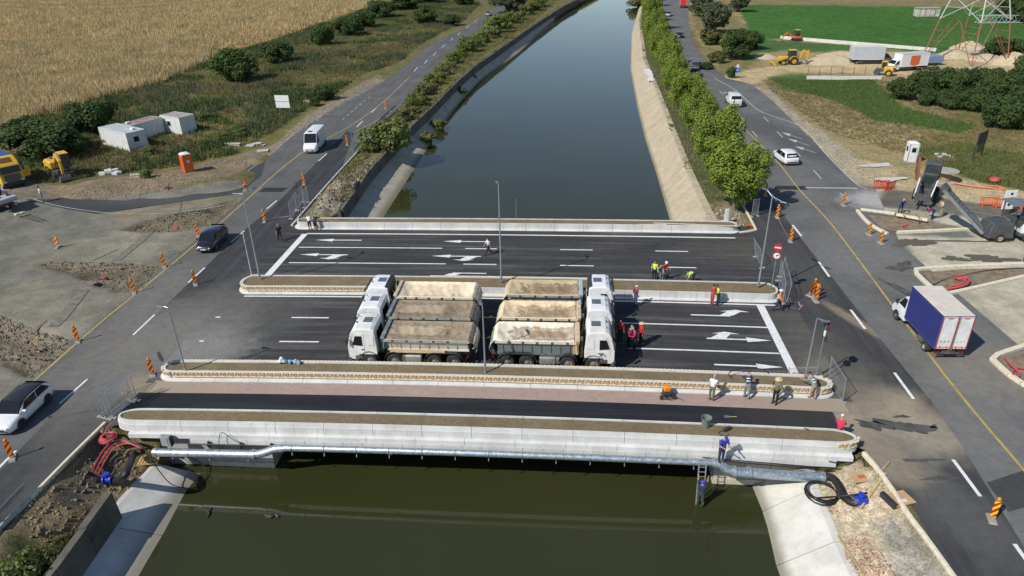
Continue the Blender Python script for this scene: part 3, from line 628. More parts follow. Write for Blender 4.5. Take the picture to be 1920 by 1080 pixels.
# ---------------------------------------------------------------- canal banks in cast slabs
def bank_mat(nm, col, dk, dirtk):
    g = N(nm); v = g.pos(); n = g.noise(v, .5, 6, .7); n2 = g.noise(v, 2.5, 5, .7); c = g.mix(g.ramp(n, .35, .7), col, tuple(x*.78 for x in col)); c = g.mix(g.ramp(n2, .5, .75, 0, dirtk), c, dk)
    z = g.n('SeparateXYZ'); g.t.links.new(v, z.inputs[0]); c = g.mix(g.ramp(z.outputs[2], WATER_Z+.45, WATER_Z+.05, 0, .75), c, (.15, .13, .085)); g.bump(n2, .2, .03); return g.out(c, .9, 0, .2)
m_bankr = bank_mat('sandy_bank_concrete', (.47, .40, .285), (.26, .19, .11), .7); m_bankl = bank_mat('grey_bank_concrete', (.46, .415, .335), (.25, .21, .15), .6)  # sandy and grey are the slabs' own concrete colours
m_banknew = bank_mat('new_bank_concrete', (.64, .62, .56), (.42, .38, .30), .45); m_banknewl = bank_mat('pale_grey_bank_concrete', (.56, .55, .53), (.36, .335, .30), .55)
def bank(name, label, top, wl, ztop, zt_fn, ys, mat, lip, side):
    root = thing(name, label, 'canal bank'); root['kind'] = 'structure'
    for y0, y1 in zip(ys, ys[1:]):
        secs = []
        for y in (y0+.025, y1-.025):
            xt, xw = along(top, y), along(wl, y); zt = zt_fn(y); dx = xw-xt
            sh = random.uniform(-.015, .015)
            secs.append([Vector((xt-side*lip, y, zt+.04)), Vector((xt, y, zt+.03+sh)), Vector((xt+dx*1.5, y, WATER_Z-(zt-WATER_Z)*.5)), Vector((xt+dx*1.5, y, -4.9)), Vector((xt-side*lip, y, zt-.45))])
        mb = MB(); mb.loft(secs); mb.build('bank_slab', mat, root)
    return root
def ygrid(a, b, s, g=1.0):
    r = [a]
    while r[-1] < b: r.append(r[-1]+s); s *= g
    return r
bank('canal_bank', 'sandy coloured concrete slab bank of the canal below the avenue of trees', TOP_R, WL_R, 0, lambda y: .02, ygrid(66.6, 345, 2.6, 1.012), m_bankr, .85, 1*-1)
FOOT_L = [(x+.3, y) for x, y in WALL_L]; FOOT_N = [(-23.1, 5)]+[tuple(G(a, b, -1.95)[:2]) for a, b in ((118, 1085), (135, 1058), (205, 963), (300, 862))]+[(-21.9, 36)]
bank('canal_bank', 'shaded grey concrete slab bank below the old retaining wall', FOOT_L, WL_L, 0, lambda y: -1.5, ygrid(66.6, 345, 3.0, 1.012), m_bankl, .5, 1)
bank('canal_bank', 'new white concrete bank slope beside the pipe end and cardboard', TOP_R, WL_R, 0, lambda y: -1.22, [5, 12, 18, 21.5, 25.6, 29.4, 32.4], m_banknew, .4, -1)
bank('canal_bank', 'pale grey concrete bank slope under the looped black cable', FOOT_N, WL_L, 0, lambda y: -1.95, [23.6, 28.6, 33.6], m_banknewl, .3, 1)
bank('canal_bank', 'old brown concrete bank slope in the shade of the low wall', FOOT_N, WL_L, 0, lambda y: -1.95, [5, 12, 18.6, 21.4, 23.6], m_bankl, .5, 1)
def wall_run(name, label, line, y0, y1, ztop, zbot, t, mat, seg):
    root = thing(name, label, 'wall', (along(line, y0), y0, 0)); inv = Matrix.Translation((-along(line, y0), -y0, 0)); ys = ygrid(y0, y1, seg)
    for a, b in zip(ys, ys[1:]):
        mb = MB(); mb.T = inv; zz = random.uniform(-.06, .06)
        mb.loft([[Vector((along(line, y)+o, y, z)) for o, z in ((-t/2, zbot), (t/2+.1, zbot), (t/2, ztop+zz), (-t/2, ztop+zz))] for y in (a+.02, b-.02)]); mb.build('wall_segment', mat, root)
    return root
m_oldwall = M('stained_shade_darkened_concrete', (.125, .115, .095), .95, var=.2, sc=.8, dirt=(.05, .05, .04), dirtk=.5, bump=.3)  # blackish stains; base colour also darkened to carry the shade on its water face
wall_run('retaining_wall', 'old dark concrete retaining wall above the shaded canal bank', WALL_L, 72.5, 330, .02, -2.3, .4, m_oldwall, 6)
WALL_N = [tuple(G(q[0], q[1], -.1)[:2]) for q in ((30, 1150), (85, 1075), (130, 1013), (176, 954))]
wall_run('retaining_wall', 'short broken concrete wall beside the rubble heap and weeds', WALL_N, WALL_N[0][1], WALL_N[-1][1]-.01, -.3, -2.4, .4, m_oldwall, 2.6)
# ---------------------------------------------------------------- vehicle materials
m_white = M('white_vehicle_paint', (.70, .71, .72), .3, var=.03, sc=2, dirt=(.52, .50, .46), dirtk=.2, coat=.4)
m_truckw = M('truck_white_paint', (.70, .71, .73), .38, var=.05, sc=2.5, dirt=(.50, .46, .40), dirtk=.25, coat=.2)
m_glass = M('dark_vehicle_glass', (.012, .015, .018), .09, var=.1, spec=.45)
m_glassl = M('tinted_glass', (.03, .04, .045), .05, var=.1, spec=.8)
m_tyre = M('tyre_rubber', (.022, .021, .020), .85, var=.3, sc=6, dirt=(.09, .08, .065), dirtk=.35)
m_rim = M('dusty_steel_rim', (.36, .35, .34), .45, .5, sc=8, dirt=(.2, .17, .13), dirtk=.3); m_rimb = M('black_rim', (.02, .02, .022), .35)
m_plast = M('black_plastic', (.03, .03, .032), .6, var=.2, sc=5, dirt=(.1, .09, .08), dirtk=.25)
m_chas = M('dusty_chassis', (.075, .07, .065), .8, var=.3, sc=4, dirt=(.17, .15, .12), dirtk=.45)
m_lamp = M('clear_lamp_glass', (.55, .57, .6), .12, spec=.8); m_red = M('red_lamp_glass', (.16, .010, .008), .2); m_amber = M('amber_lamp', (.7, .25, .02), .3)
m_plate = M('number_plate', (.68, .68, .66), .5, var=.02); m_chrome = M('chrome_trim', (.75, .76, .78), .12, 1.0)
# ---------------------------------------------------------------- wheels
_wm = {}
def wheel_mesh(r, w, kind):
    k = (r, w, kind)
    if k in _wm: return _wm[k]
    Rx = Matrix.Rotation(math.pi/2, 4, 'X'); mb = MB(); h = w/2
    mb.lathe([(r*.58, -h), (r*.9, -h), (r, -h*.6), (r, h*.6), (r*.9, h), (r*.58, h)], 22, 0, Rx); ty = mb.mesh('tyre', m_tyre)
    rm = {'steel': m_rim, 'black': m_rimb, 'alloy': m_rim, 'yellow': M('yellow_wheel', (.55, .33, .03), .5), 'tan': M('dusty_wheel_disc', (.34, .29, .2), .8), 'white': M('cream_wheel', (.6, .58, .5), .6)}[kind]
    mb = MB()
    for s in (1, -1): mb.lathe([(r*.6, s*h*.9), (r*.52, s*h*.55), (r*.3, s*h*.45), (r*.24, s*h*.9), (r*.12, s*h*.95), (0, s*h*.95)], 22, 0, Rx)
    if kind == 'alloy' or kind == 'black':
        for i in range(5):
            a = 2*math.pi*i/5
            for s in (1, -1): mb.bar((r*.15*math.cos(a), -s*h*.85, r*.15*math.sin(a)), (r*.56*math.cos(a), -s*h*.85, r*.56*math.sin(a)), r*.12, .02)
    else:
        for i in range(8):
            a = 2*math.pi*i/8
            for s in (1, -1): mb.lathe([(r*.045, -.0), (r*.045, .03), (0, .03)], 5, 0, Matrix.Translation((r*.38*math.cos(a), -s*h*.5, r*.38*math.sin(a))) @ Matrix.Rotation(s*math.pi/2, 4, 'X'))
    _wm[k] = (ty, mb.mesh('rim', rm)); return _wm[k]
def wheel(root, x, y, r, w, kind='steel'):
    t, rm = wheel_mesh(r, w, kind); o = link('wheel', t, root); o.location = (x, y, r); q = link('rim', rm, o); return o
# ---------------------------------------------------------------- car body from stations
def car(name, label, cat, L, Wd, H, st, gh, paint, roofm=None, wb=(.0, .0), wr=.32, rim='alloy', loc=(0, 0, 0), rz=0, group=None, plate_f=True, kind='hatch'):
    """st: (x, z bottom, z top, half width) from front to rear; gh: (x windscreen base, x roof front, x roof rear, x rear base, belt z, roof half width, belt half width)"""
    root = thing(name, label, cat, loc, rz, group); mb = MB(); secs = []; arch = wr*1.2
    for x, zb, zt, w in st:
        hw = w
        secs.append([Vector((x, y, z)) for y, z in ((0, zb), (hw*.8, zb), (hw*.97, zb+.1), (hw, zb+(zt-zb)*.45), (hw*.985, zb+(zt-zb)*.72), (hw*.90, zt-.03), (hw*.72, zt+.01), (0, zt+.03), (-hw*.72, zt+.01), (-hw*.90, zt-.03), (-hw*.985, zb+(zt-zb)*.72), (-hw, zb+(zt-zb)*.45), (-hw*.97, zb+.1), (-hw*.8, zb))])
    mb.loft(secs, 0, True, True, True); body = mb.build('body', paint, root, sharp=50)
    xa, xb, xc, xd, zb, rw, bw = gh; mb = MB(); zr = H
    if kind == 'hatch': stn = [(xa, zb, bw*.9, 0), (xb+.25, zr-.16, rw*.98, 1), (xb-.1, zr-.03, rw, 1), (xb-.6, zr+.01, rw, 1), (xc+.55, zr-.02, rw*.98, 1), (xc, zr-.10, rw*.93, 1), ((xc+xd)/2-.03, (zr+zb)/2+.02, rw*.93, .5), (xd, zb+.02, bw*.86, 0)]
    else: stn = [(xa, zb, bw*.9, .0), (xb, zr-.03, rw, 1.0), ((xb+xc)/2, zr, rw, 1.0), (xc, zr-.04, rw*.97, 1.0), (xd, zb+.02, bw*.88, .0)]
    nst = len(stn)-1
    def sec(x, z, w, k, base):
        return [Vector((x, y, q)) for y, q in ((-base, zb-.12), (-base, zb), (-w-.0*k, z-.05*k), (-w*.8, z), (0, z+.02*k), (w*.8, z), (w, z-.05*k), (base, zb), (base, zb-.12))]
    s0 = [sec(x, z, w, k, bw if 0 < i < nst else bw*.92) for i, (x, z, w, k) in enumerate(stn)]
    mb.loft(s0, 0, True, False, True, ms=[0, 0, 1, 1, 1, 1, 0, 0]); mb.build('cabin', [paint, roofm or paint], root, sharp=50)
    def pane(nm, quad, push, m=m_glass):
        mb = MB(); c = [Vector(q)+Vector(push) for q in quad]; mb.face([mb.p(q) for q in c]); mb.face([mb.p(q-Vector(push)*.6) for q in reversed(c)]); return mb.build(nm, m, root, fix=False)
    l = lambda a, b, t: a+(b-a)*t
    ins = .07; z1, z2 = l(zb, zr, .06), l(zb, zr, .88); w1, w2 = l(bw*.92, rw, .06)-ins, l(bw*.92, rw, .88)-ins
    pane('windscreen', [(l(xa, xb, .06), -w1, z1), (l(xa, xb, .06), w1, z1), (l(xa, xb, .9), w2, z2+.02), (l(xa, xb, .9), -w2, z2+.02)], (.02, 0, .02))
    pane('rear_window', [(l(xd, xc, .12), w1, z1+.04), (l(xd, xc, .12), -w1, z1+.04), (l(xd, xc, .86), -w2, z2), (l(xd, xc, .86), w2, z2)], (-.02, 0, .02))
    for s in (-1, 1):
        y1, y2 = s*(bw+.003), s*(l(bw, rw, .86)+.004); f0, f1 = l(xa, xb, .30), l(xa, xb, .98)-.02; r0, r1 = l(xd, xc, .35), l(xd, xc, .98)+.04; zt, z0 = l(zb, zr, .84), zb+.03
        if kind != 'panelvan':
            xm = (f0+r0)*.5; xt = (f1+r1)*.5
            for (p, q, pt, qt) in ((f0, xm+.04, f1-.0, xt+.04), (xm-.04, r0+.12, xt-.04, r1+.28)):
                pane('side_window', [(p, y1, z0), (q, y1, z0), (qt, y2, zt), (pt, y2, zt)], (0, s*.012, .004))
        else: pane('side_window', [(f0, y1, z0), (f0-.95, y1, z0), (f0-.95, y2, zt-.1), (f1-.1, y2, zt-.1)], (0, s*.012, .004))
        mb = MB(); mb.box((l(xa, xb, .3)-.02, s*(bw+.12), zb+.06), (.1, .22, .14), 0); mb.build('mirror', m_plast if kind != 'hatch' else paint, root, bev=.03)
        fx, fzb, fzt, fw = st[1]; 
        mb = MB(); mb.box((0, 0, 0), (.34, .30, .13), 0, Matrix.Rotation(s*-.5, 3, 'Z')); o = mb.build('headlight', m_lamp, root, bev=.03); o.location = (fx-.05, s*fw*.70, fzb+(fzt-fzb)*.68)
        rx, rzb, rzt, rwd = st[-2]; mb = MB(); mb.box((0, 0, 0), (.16, .22, .20 if kind != 'panelvan' else .4), 0); o = mb.build('tail_light', m_red, root, bev=.03); o.location = (st[-1][0]+.10, s*rwd*.84, rzb+(rzt-rzb)*.66)
        for x in wb:
            mb = MB(); mb.lathe([(wr*1.17, -.02), (wr*1.17, .02), (wr*.8, .021)], 18, 0, Matrix.Translation((x, s*(Wd/2-.012), wr)) @ Matrix.Rotation(-s*math.pi/2, 4, 'X')); mb.lathe([(wr*1.16, .0), (0, 0)], 18, 0, Matrix.Translation((x, s*(Wd/2+.002), wr)) @ Matrix.Rotation(-s*math.pi/2, 4, 'X'))
            mb.build('wheel_arch', m_plast, root); wheel(root, x, s*(Wd/2-.085), wr, .2, rim)
        mb = MB(); mb.box(((wb[0]+wb[1])/2, s*(Wd/2-.02), st[2][1]+.07), (wb[0]-wb[1]-wr*2.2, .05, .12)); mb.build('sill_trim', m_plast, root, bev=.02)
    fx = st[0][0]; zg = st[0][1]+(st[0][2]-st[0][1])*.55
    mb = MB(); mb.box((fx-.0, 0, zg), (.07, Wd*.44, .16)); mb.build('grille', m_plast, root, bev=.03); mb = MB(); mb.box((fx+.0, 0, st[0][1]+.12), (.07, Wd*.62, .13)); mb.build('lower_intake', m_plast, root, bev=.03)
    if plate_f: mb = MB(); mb.box((fx+.045, 0, st[0][1]+.20), (.012, .52, .11)); mb.build('number_plate', m_plate, root)
    mb = MB(); mb.box((st[-1][0]-.012, 0, st[-1][1]+(st[-1][2]-st[-1][1])*.5), (.012, .52, .11)); mb.build('number_plate', m_plate, root)
    mb = MB(); mb.box((st[-1][0]-.0, 0, st[-1][1]+.1), (.06, Wd*.7, .15)); mb.build('rear_bumper_trim', m_plast, root, bev=.03)
    return root
def hatch(L=4.3, Wd=1.8, H=1.48, hood=.88):
    h = L/2; w = Wd/2
    st = [(h, .28, .60, w*.62), (h-.10, .22, .70, w*.84), (h-.45, .2, hood-.06, w*.97), (h-1.15, .2, hood+.03, w), (0, .2, .93, w), (-h+.95, .2, .98, w), (-h+.35, .22, .98, w*.98), (-h+.06, .28, .95, w*.92), (-h, .36, .86, w*.86)]
    return st, (h-1.02, h-1.85, -h+.45, -h+.07, .95, w*.77, w*.955)
def van(L=5.9, Wd=2.0, H=2.6):
    h = L/2; w = Wd/2
    st = [(h, .35, .80, w*.68), (h-.10, .28, .98, w*.88), (h-.45, .28, 1.18, w*.98), (h-.95, .28, 1.32, w), (0, .28, 1.36, w), (-h+.2, .3, 1.36, w), (-h+.03, .32, 1.36, w*.98), (-h, .42, 1.3, w*.95)]
    return st, (h-.75, h-1.5, -h+.08, -h+.015, 1.3, w*.86, w*.985)
def heading(p0, p1): return math.atan2(p1[1]-p0[1], p1[0]-p0[0])
def gz(p): return (p.x, p.y, .01)
LANE_L = math.radians(-93)
st, gh = hatch(4.3, 1.8, 1.46)
car('parked_hatchback', 'white hatchback with black roof driving beside the striped marker board at the kerb', 'car', 4.3, 1.8, 1.46, st, gh, m_white, m_rimb, (1.30, -1.28), .33, 'black', gz(G(44, 779)), math.radians(-92), plate_f=False)
m_plum = M('dark_plum_paint', (.012, .009, .018), .22, var=.1, coat=1.0)
st, gh = hatch(4.5, 1.8, 1.5, .9)
dk = car('dark_hatchback', 'dark plum hatchback with chrome grille driving past an orange marker', 'car', 4.5, 1.8, 1.5, st, gh, m_plum, None, (1.38, -1.3), .33, 'alloy', gz(G(400, 459)), math.radians(-90.5))
mb = MB(); mb.box((0, 0, 0), (.05, .44, .05)); mb.box((0, 0, -.24), (.05, .2, .04))
for s in (-1, 1): mb.bar((0, s*.22, 0), (0, s*.1, -.24), .04)
o = mb.build('grille_frame', m_chrome, dk); o.location = (2.28, 0, .62)
st, gh = van(6.2, 2.0, 2.65)
vl = car('delivery_van', 'white high roof delivery van with dark grille coming along the canal road', 'van', 6.2, 2.0, 2.65, st, gh, m_white, None, (1.95, -1.7), .35, 'steel', gz(G(592, 278)), math.radians(-90.0), kind='panelvan')
mb = MB(); mb.box((1.1, -.1, 2.69), (.5, .5, .05)); mb.box((.95, -.45, 2.70), (.12, .1, .1)); mb.build('roof_vent', m_plast, vl, bev=.02)
st, gh = hatch(4.45, 1.86, 1.6, .98)
suv = car('white_crossover', 'white crossover with black rear window driving off past the yellow line', 'car', 4.36, 1.8, 1.56, st, gh, m_white, None, (1.34, -1.3), .35, 'alloy', gz(G(1471, 302)), math.radians(92))
st, gh = van(5.1, 1.95, 1.98)
v2 = car('compact_van', 'low white panel van with one rear door edge dark, beyond the white crossover', 'van', 5.1, 1.95, 1.98, st, gh, m_white, None, (1.6, -1.5), .33, 'steel', gz(G(1374, 196)), math.radians(83), kind='panelvan')
mb = MB(); mb.box((-2.56, .3, 1.0), (.05, .1, 1.35)); mb.build('door_gap_trim', m_plast, v2)
m_sil = M('silver_paint', (.40, .42, .45), .25, .6, var=.04); m_grey = M('graphite_paint', (.035, .042, .042), .25, var=.08, coat=.8); m_blk = M('black_paint', (.012, .012, .016), .2, coat=1.0)
st, gh = hatch(4.3, 1.8, 1.5)
car('silver_car', 'silver car far along the canal road coming out of the bend', 'car', 4.3, 1.8, 1.5, st, gh, m_sil, None, (1.3, -1.3), .33, 'alloy', gz(G(916, 29)), heading(G(940, 10), G(880, 58)))
car('grey_hatchback', 'dark grey car beside the sandy track entrance', 'car', 4.3, 1.8, 1.5, st, gh, m_grey, None, (1.3, -1.3), .33, 'alloy', gz(G(1306, 128)), math.radians(70))
car('black_hatchback', 'black car in the shade of the tree avenue', 'car', 4.3, 1.8, 1.5, st, gh, m_blk, None, (1.3, -1.3), .33, 'alloy', gz(G(1274, 70)), math.radians(70))
car('oncoming_car', 'pale silver car partly hidden by the avenue trees behind the black car', 'car', 4.3, 1.8, 1.5, st, gh, m_sil, None, (1.3, -1.3), .33, 'alloy', gz(G(1254, 30)), math.radians(-108))
car('hidden_car', 'black car almost hidden behind tree crowns near the white panel van', 'car', 4.3, 1.8, 1.5, st, gh, m_blk, None, (1.3, -1.3), .33, 'alloy', gz(G(1302, 142)), math.radians(-110))
# ---------------------------------------------------------------- tipper truck
def tarp_mat(nm, base, stain, dark, k, seed, ks=.8):
    g = N(nm); v = g.xf(g.obj(), (seed*3.1, seed*1.7, 0)); n = g.noise(v, 1.3, 6, .7, .4); c = g.mix(g.ramp(n, .35, .65), base, tuple(x*.74 for x in base))
    w = g.noise(g.xf(v, sc=(2.6, .5, 1)), 1.6, 5, .65, .5); c = g.mix(g.ramp(w, .48, .72, 0, ks), c, stain)
    # sagging middle keeps the wet dirt
    q = g.n('SeparateXYZ'); g.t.links.new(g.obj(), q.inputs[0])
    ax = g.math('ABSOLUTE', g.math('ADD', q.outputs[0], 1.55)); ay = g.math('ABSOLUTE', g.math('ADD', q.outputs[1], .1)); d = g.math('MAXIMUM', g.math('MULTIPLY', ax, .44), g.math('MULTIPLY', ay, 1.25))
    d = g.math('ADD', d, g.math('MULTIPLY', g.math('SUBTRACT', g.noise(v, 2.2, 6, .75, 1.0), .5), 1.9))
    c = g.mix(g.math('MULTIPLY', g.ramp(d, .95, .45), k), c, dark)
    ring = g.math('MULTIPLY', g.ramp(d, .72, .88), g.ramp(d, 1.12, .95)); c = g.mix(g.math('MULTIPLY', ring, k*.8), c, tuple(x*.38 for x in dark))
    g.bump(n, .4, .08); return g.out(c, .92, 0, .15)
def body_mat(nm, base, rust, k):
    g = N(nm); n = g.noise(g.obj(), 1.2, 6, .75); n2 = g.noise(g.obj(), 6, 5, .7); c = g.mix(g.ramp(n, .35, .7), base, tuple(x*.82 for x in base))
    q = g.n('SeparateXYZ'); g.t.links.new(g.obj(), q.inputs[0]); band = g.ramp(g.math('ABSOLUTE', g.math('SUBTRACT', q.outputs[2], 1.75)), .5, .1)
    c = g.mix(g.math('MULTIPLY', g.math('MULTIPLY', g.ramp(n, .47, .6), g.ramp(n2, .42, .62)), g.math('MULTIPLY', band, k)), c, rust); return g.out(c, .7, 0, .3)
m_bcream = body_mat('cream_tipper_paint', (.66, .62, .52), (.42, .2, .06), .95); m_bgrey = body_mat('bluegrey_tipper_paint', (.20, .235, .245), (.22, .17, .12), .6); m_bwhite = body_mat('dusty_white_tipper_paint', (.55, .52, .46), (.40, .29, .18), .7)
m_ctarp = M('tarp_roll_canvas', (.50, .42, .30), .9, var=.2, sc=3, dirt=(.3, .2, .1), dirtk=.4)
m_headb = M('headboard_steel', (.14, .17, .19), .7, var=.2, sc=3, dirt=(.5, .42, .3), dirtk=.35)
m_frame = M('tipper_frame_steel', (.11, .12, .13), .7, var=.25, sc=3, dirt=(.25, .2, .15), dirtk=.4)
CABS = [m_truckw, M('dusty_white_cab', (.66, .655, .63), .45, var=.08, sc=1.6, dirt=(.44, .39, .32), dirtk=.38), M('grimy_white_cab', (.68, .685, .69), .4, var=.07, sc=2.2, dirt=(.36, .34, .31), dirtk=.34)]
m_mdark = M('clamp_dark', (.07, .07, .072), .6); _c = MB(); _c.box((0, 0, 0), (.16, .02, .15)); CLAMP = _c.mesh('band_clamp', m_mdark)
def tipper(label, loc, rz, bodym, tarpm, headm, logo=False, seed=0, plank=True, sag=.14, band=None, dz=0.0, db=0.0):
    band = band or M('sheet_band_grey', (.33, .33, .30), .8, var=.2, sc=2, dirt=(.2, .17, .13), dirtk=.4)
    """x forward, front axle at x=1.6; axles at 1.6, -.1, -2.85, -4.2"""
    R = thing('tipper_truck', label, 'dump truck', loc, rz, 'tipper trucks parked abreast for a load test'); rnd = random.Random(seed)
    mb = MB()
    for s in (-1, 1): mb.box((-1.6, s*.42, .86), (7.4, .09, .28)); 
    for x in (2.0, .6, -1.0, -2.0, -3.5, -5.1): mb.box((x, 0, .86), (.12, .84, .22))
    for x in (1.6, -.1, -2.85, -4.2): mb.box((x, 0, .55), (.16, 1.9, .16))
    mb.build('chassis', m_chas, R)
    for s in (-1, 1):
        for x in (1.6, -.1): wheel(R, x, s*1.08, .535, .32, 'steel')
        for x in (-2.85, -4.2): wheel(R, x, s*.98, .535, .54, 'steel')
        for nm, xs in (('mudguard', (1.6,)), ('mudguard', (-.1,)), ('mudguard', (-2.85, -4.2))):
            mb = MB(); xa, xb = xs[0], xs[-1]; pts = [(xa+.66*math.cos(t), .56+.66*math.sin(t)) for t in [math.pi*k/10*.92+.06 for k in range(0, 6)]]+[(xb+.66*math.cos(t), .56+.66*math.sin(t)) for t in [math.pi*k/10*.92+.06 for k in range(5, 11)]]
            mb.loft([[Vector((x, s*.92, z)), Vector((x, s*1.25, z)), Vector((x, s*1.25, z+.045)), Vector((x, s*.92, z+.045))] for x, z in pts]); mb.build(nm, m_plast, R)
        mb = MB(); mb.box((-1.45, s*.98, .72), (1.1, .5, .55)); mb.build('fuel_tank' if s > 0 else 'battery_box', M('tank_steel', (.35, .34, .31), .5, .5, sc=3, dirt=(.2, .17, .13), dirtk=.4), R, bev=.05)
        mb = MB(); mb.box((-2.05, s*1.0, .55), (2.0, .05, .08)); mb.box((-.75, s*.98, .72), (.25, .35, .4)); mb.build('side_guard', m_rim, R)
    # cab: side profile extruded, sloping screen, rounded roof
    prof = [(2.93, .62), (3.0, 1.0), (3.0, 1.62), (2.80, 2.52), (2.62, 2.86), (2.35, 2.98), (1.35, 2.98), (1.12, 2.86), (1.0, 1.45), (1.0, 1.05), (1.15, 1.02), (2.25, 1.02), (2.35, .62)]
    mb = MB(); secs = []
    for y, k, dz in ((-1.22, .965, -.10), (-1.16, 1, -.03), (-.8, 1, 0), (0, 1, .03), (.8, 1, 0), (1.16, 1, -.03), (1.22, .965, -.10)):
        secs.append([Vector((2.0+(x-2.0)*(k if z > 1.7 else 1), y*(1 if z < 1.7 else 1-.06*(z-1.7)), z+(dz if z > 2.6 else 0))) for x, z in prof])
    cabm = CABS[seed % 3]; mb.loft(secs); mb.build('cab', cabm, R, bev=.03)
    def slab(nm, pts, d, m, par=R):
        mb = MB(); d = Vector(d); a = [Vector(q)+d for q in pts]; b = [Vector(q)-d*.5 for q in pts]; mb.loft([b, a]); return mb.build(nm, m, par)
    slab('windscreen', [(2.985, -1.05, 1.68), (2.985, 1.05, 1.68), (2.80, .98, 2.46), (2.80, -.98, 2.46)], (.022, 0, .006), m_glass)
    mb = MB(); mb.box((2.93, 0, 2.58), (.14, 2.1, .1), 0, Matrix.Rotation(.5, 3, 'Y')); mb.build('sun_visor', m_plast, R, bev=.02)
    mb = MB(); mb.box((2.99, 0, 1.22), (.06, 1.7, .55)); mb.build('grille', m_plast, R, bev=.03)
    mb = MB(); mb.box((2.92, 0, .60), (.28, 2.44, .42)); mb.build('bumper', m_chas, R, bev=.05)
    for s in (-1, 1):
        mb = MB(); mb.box((3.05, s*.95, .66), (.06, .36, .18)); mb.build('headlight', m_lamp, R, bev=.02)
        d = slab('door', [(2.72, s*1.222, 1.12), (1.86, s*1.222, 1.12), (1.86, s*1.155, 2.62), (2.44, s*1.155, 2.62), (2.72, s*1.22, 1.68)], (0, s*.012, .001), cabm)
        slab('side_window', [(2.66, s*1.232, 1.76), (1.98, s*1.232, 1.70), (1.98, s*1.18, 2.42), (2.44, s*1.18, 2.42)], (0, s*.010, .001), m_glass, d)
        mb = MB(); mb.box((1.98, s*1.25, 1.42), (.2, .03, .07)); mb.build('door_handle', m_plast, d, bev=.01)
        mb = MB(); mb.bar((2.72, s*1.2, 2.45), (2.95, s*1.38, 2.45), .04); mb.box((2.96, s*1.42, 2.12), (.12, .22, .5)); mb.build('mirror', m_plast, R, bev=.02)
        mb = MB(); mb.box((2.3, s*1.18, .80), (.5, .12, .3)); mb.build('step', m_chas, R, bev=.02)
        slab('rear_quarter_panel', [(1.62, s*1.224, 1.75), (1.18, s*1.224, 1.75), (1.2, s*1.175, 2.4), (1.62, s*1.175, 2.4)], (0, s*.006, .001), cabm if (s > 0) == (seed < 4) else m_glassl)
    mb = MB(); mb.box((1.75, -.05, 3.02), (.66, .72, .05)); mb.build('roof_hatch', M('smoked_hatch', (.10, .12, .14), .25), R, bev=.03)
    mb = MB(); mb.box((1.75, -.05, 3.012), (.78, .84, .03)); mb.build('roof_hatch_seal', m_truckw, R, bev=.01)
    mb = MB(); mb.box((2.45, .3, 3.03), (.08, .08, .1)); mb.box((2.45, -.5, 3.02), (.06, .06, .06)); mb.build('roof_marker', m_plast, R)
    slab('rear_cab_window', [(1.03, -.7, 1.9), (1.03, .7, 1.9), (1.09, .66, 2.5), (1.09, -.66, 2.5)], (-.02, 0, 0), m_glass)
    mb = MB(); mb.tube([(.82, -.9, .9), (.82, -.9, 2.2), (.82, -.9, 2.5)], .09, 8); mb.box((.8, .5, 1.5), (.26, .6, .9)); mb.box((.78, -.3, 1.35), (.22, .7, .6)); mb.build('air_intake_and_exhaust', m_chas, R, bev=.02)
    # tipping body
    x0, x1 = .55, (-5.45 if seed < 4 else -5.05); zt, zb = 2.32+dz, 1.36-db
    mb = MB()
    for s in (-1, 1):
        mb.loft([[Vector((x, s*1.23, zt)), Vector((x, s*1.17, zt)), Vector((x, s*.86, zb)), Vector((x, s*.94, zb))] for x in (x0-.35, x1+.25)])
    mb.loft([[Vector((x, -.98, zb)), Vector((x, .98, zb)), Vector((x, .98, zb-.1)), Vector((x, -.98, zb-.1))] for x in (x0-.2, x1+.2)])
    mb.build('tipper_body', bodym, R)
    mb = MB(); mb.loft([[Vector((x0+.12*(z > 2), y, z)) for y, z in ((-1.23, zt+.05), (1.23, zt+.05), (.98, zb), (-.98, zb))], [Vector((x0-.35, y, z)) for y, z in ((-1.23, zt+.05), (1.23, zt+.05), (.95, zb), (-.95, zb))]]); mb.build('headboard', headm, R, bev=.03)
    mb = MB(); mb.box((x0+.0, 0, zt+.12), (.30, 2.5, .16)); mb.build('canopy_shelf', headm, R, bev=.04)
    tg = [(x1+.2, zt-.02), (x1-.18, 2.0), (x1-.30, 1.7), (x1-.1, zb+.05)]
    mb = MB(); mb.loft([[Vector((x, -1.22+.12*k, z)), Vector((x, 1.22-.12*k, z)), Vector((x+.1, 1.22-.12*k, z)), Vector((x+.1, -1.22+.12*k, z))] for k, (x, z) in enumerate(tg)]); mb.build('tailgate', bodym, R)
    mb = MB()
    for s in (-1, 1):
        mb.bar((x0-.2, s*1.24, zt), (x1+.2, s*1.24, zt), .09, .12)
        for k in range(8):
            x = x0-.5-k*.64; mb.bar((x, s*1.215, zt-.06), (x, s*.965, zb+.02), .028, .05)
        mb.bar((x0-.3, s*1.0, zb), (x1+.2, s*.98, zb), .08, .12)
    mb.build('body_rib', m_frame if bodym is m_bgrey else bodym, R)
    if plank:
        for s in (-1, 1): mb = MB(); mb.box((-1.75, s*1.16, zb-.02), (3.75, .06, .26)); mb.build('side_board', M('raw_pine_board', (.55, .42, .26), .8, sc=3), R)
    for s in (-1, 1): mb = MB(); mb.bar((x0-.1, s*1.2, zt+.02), (x0+.0, s*1.05, zb+.1), .12, .18); mb.build('corner_post', headm, R)
    # sheet over the load: sagging cloth stretched between both rims, folded over the tail
    mb = MB(); ids = []; nx, ny = 44, 16; cr = [x1+(x0-x1)*f+rnd.uniform(-.2, .2) for f in (.33, .66)]
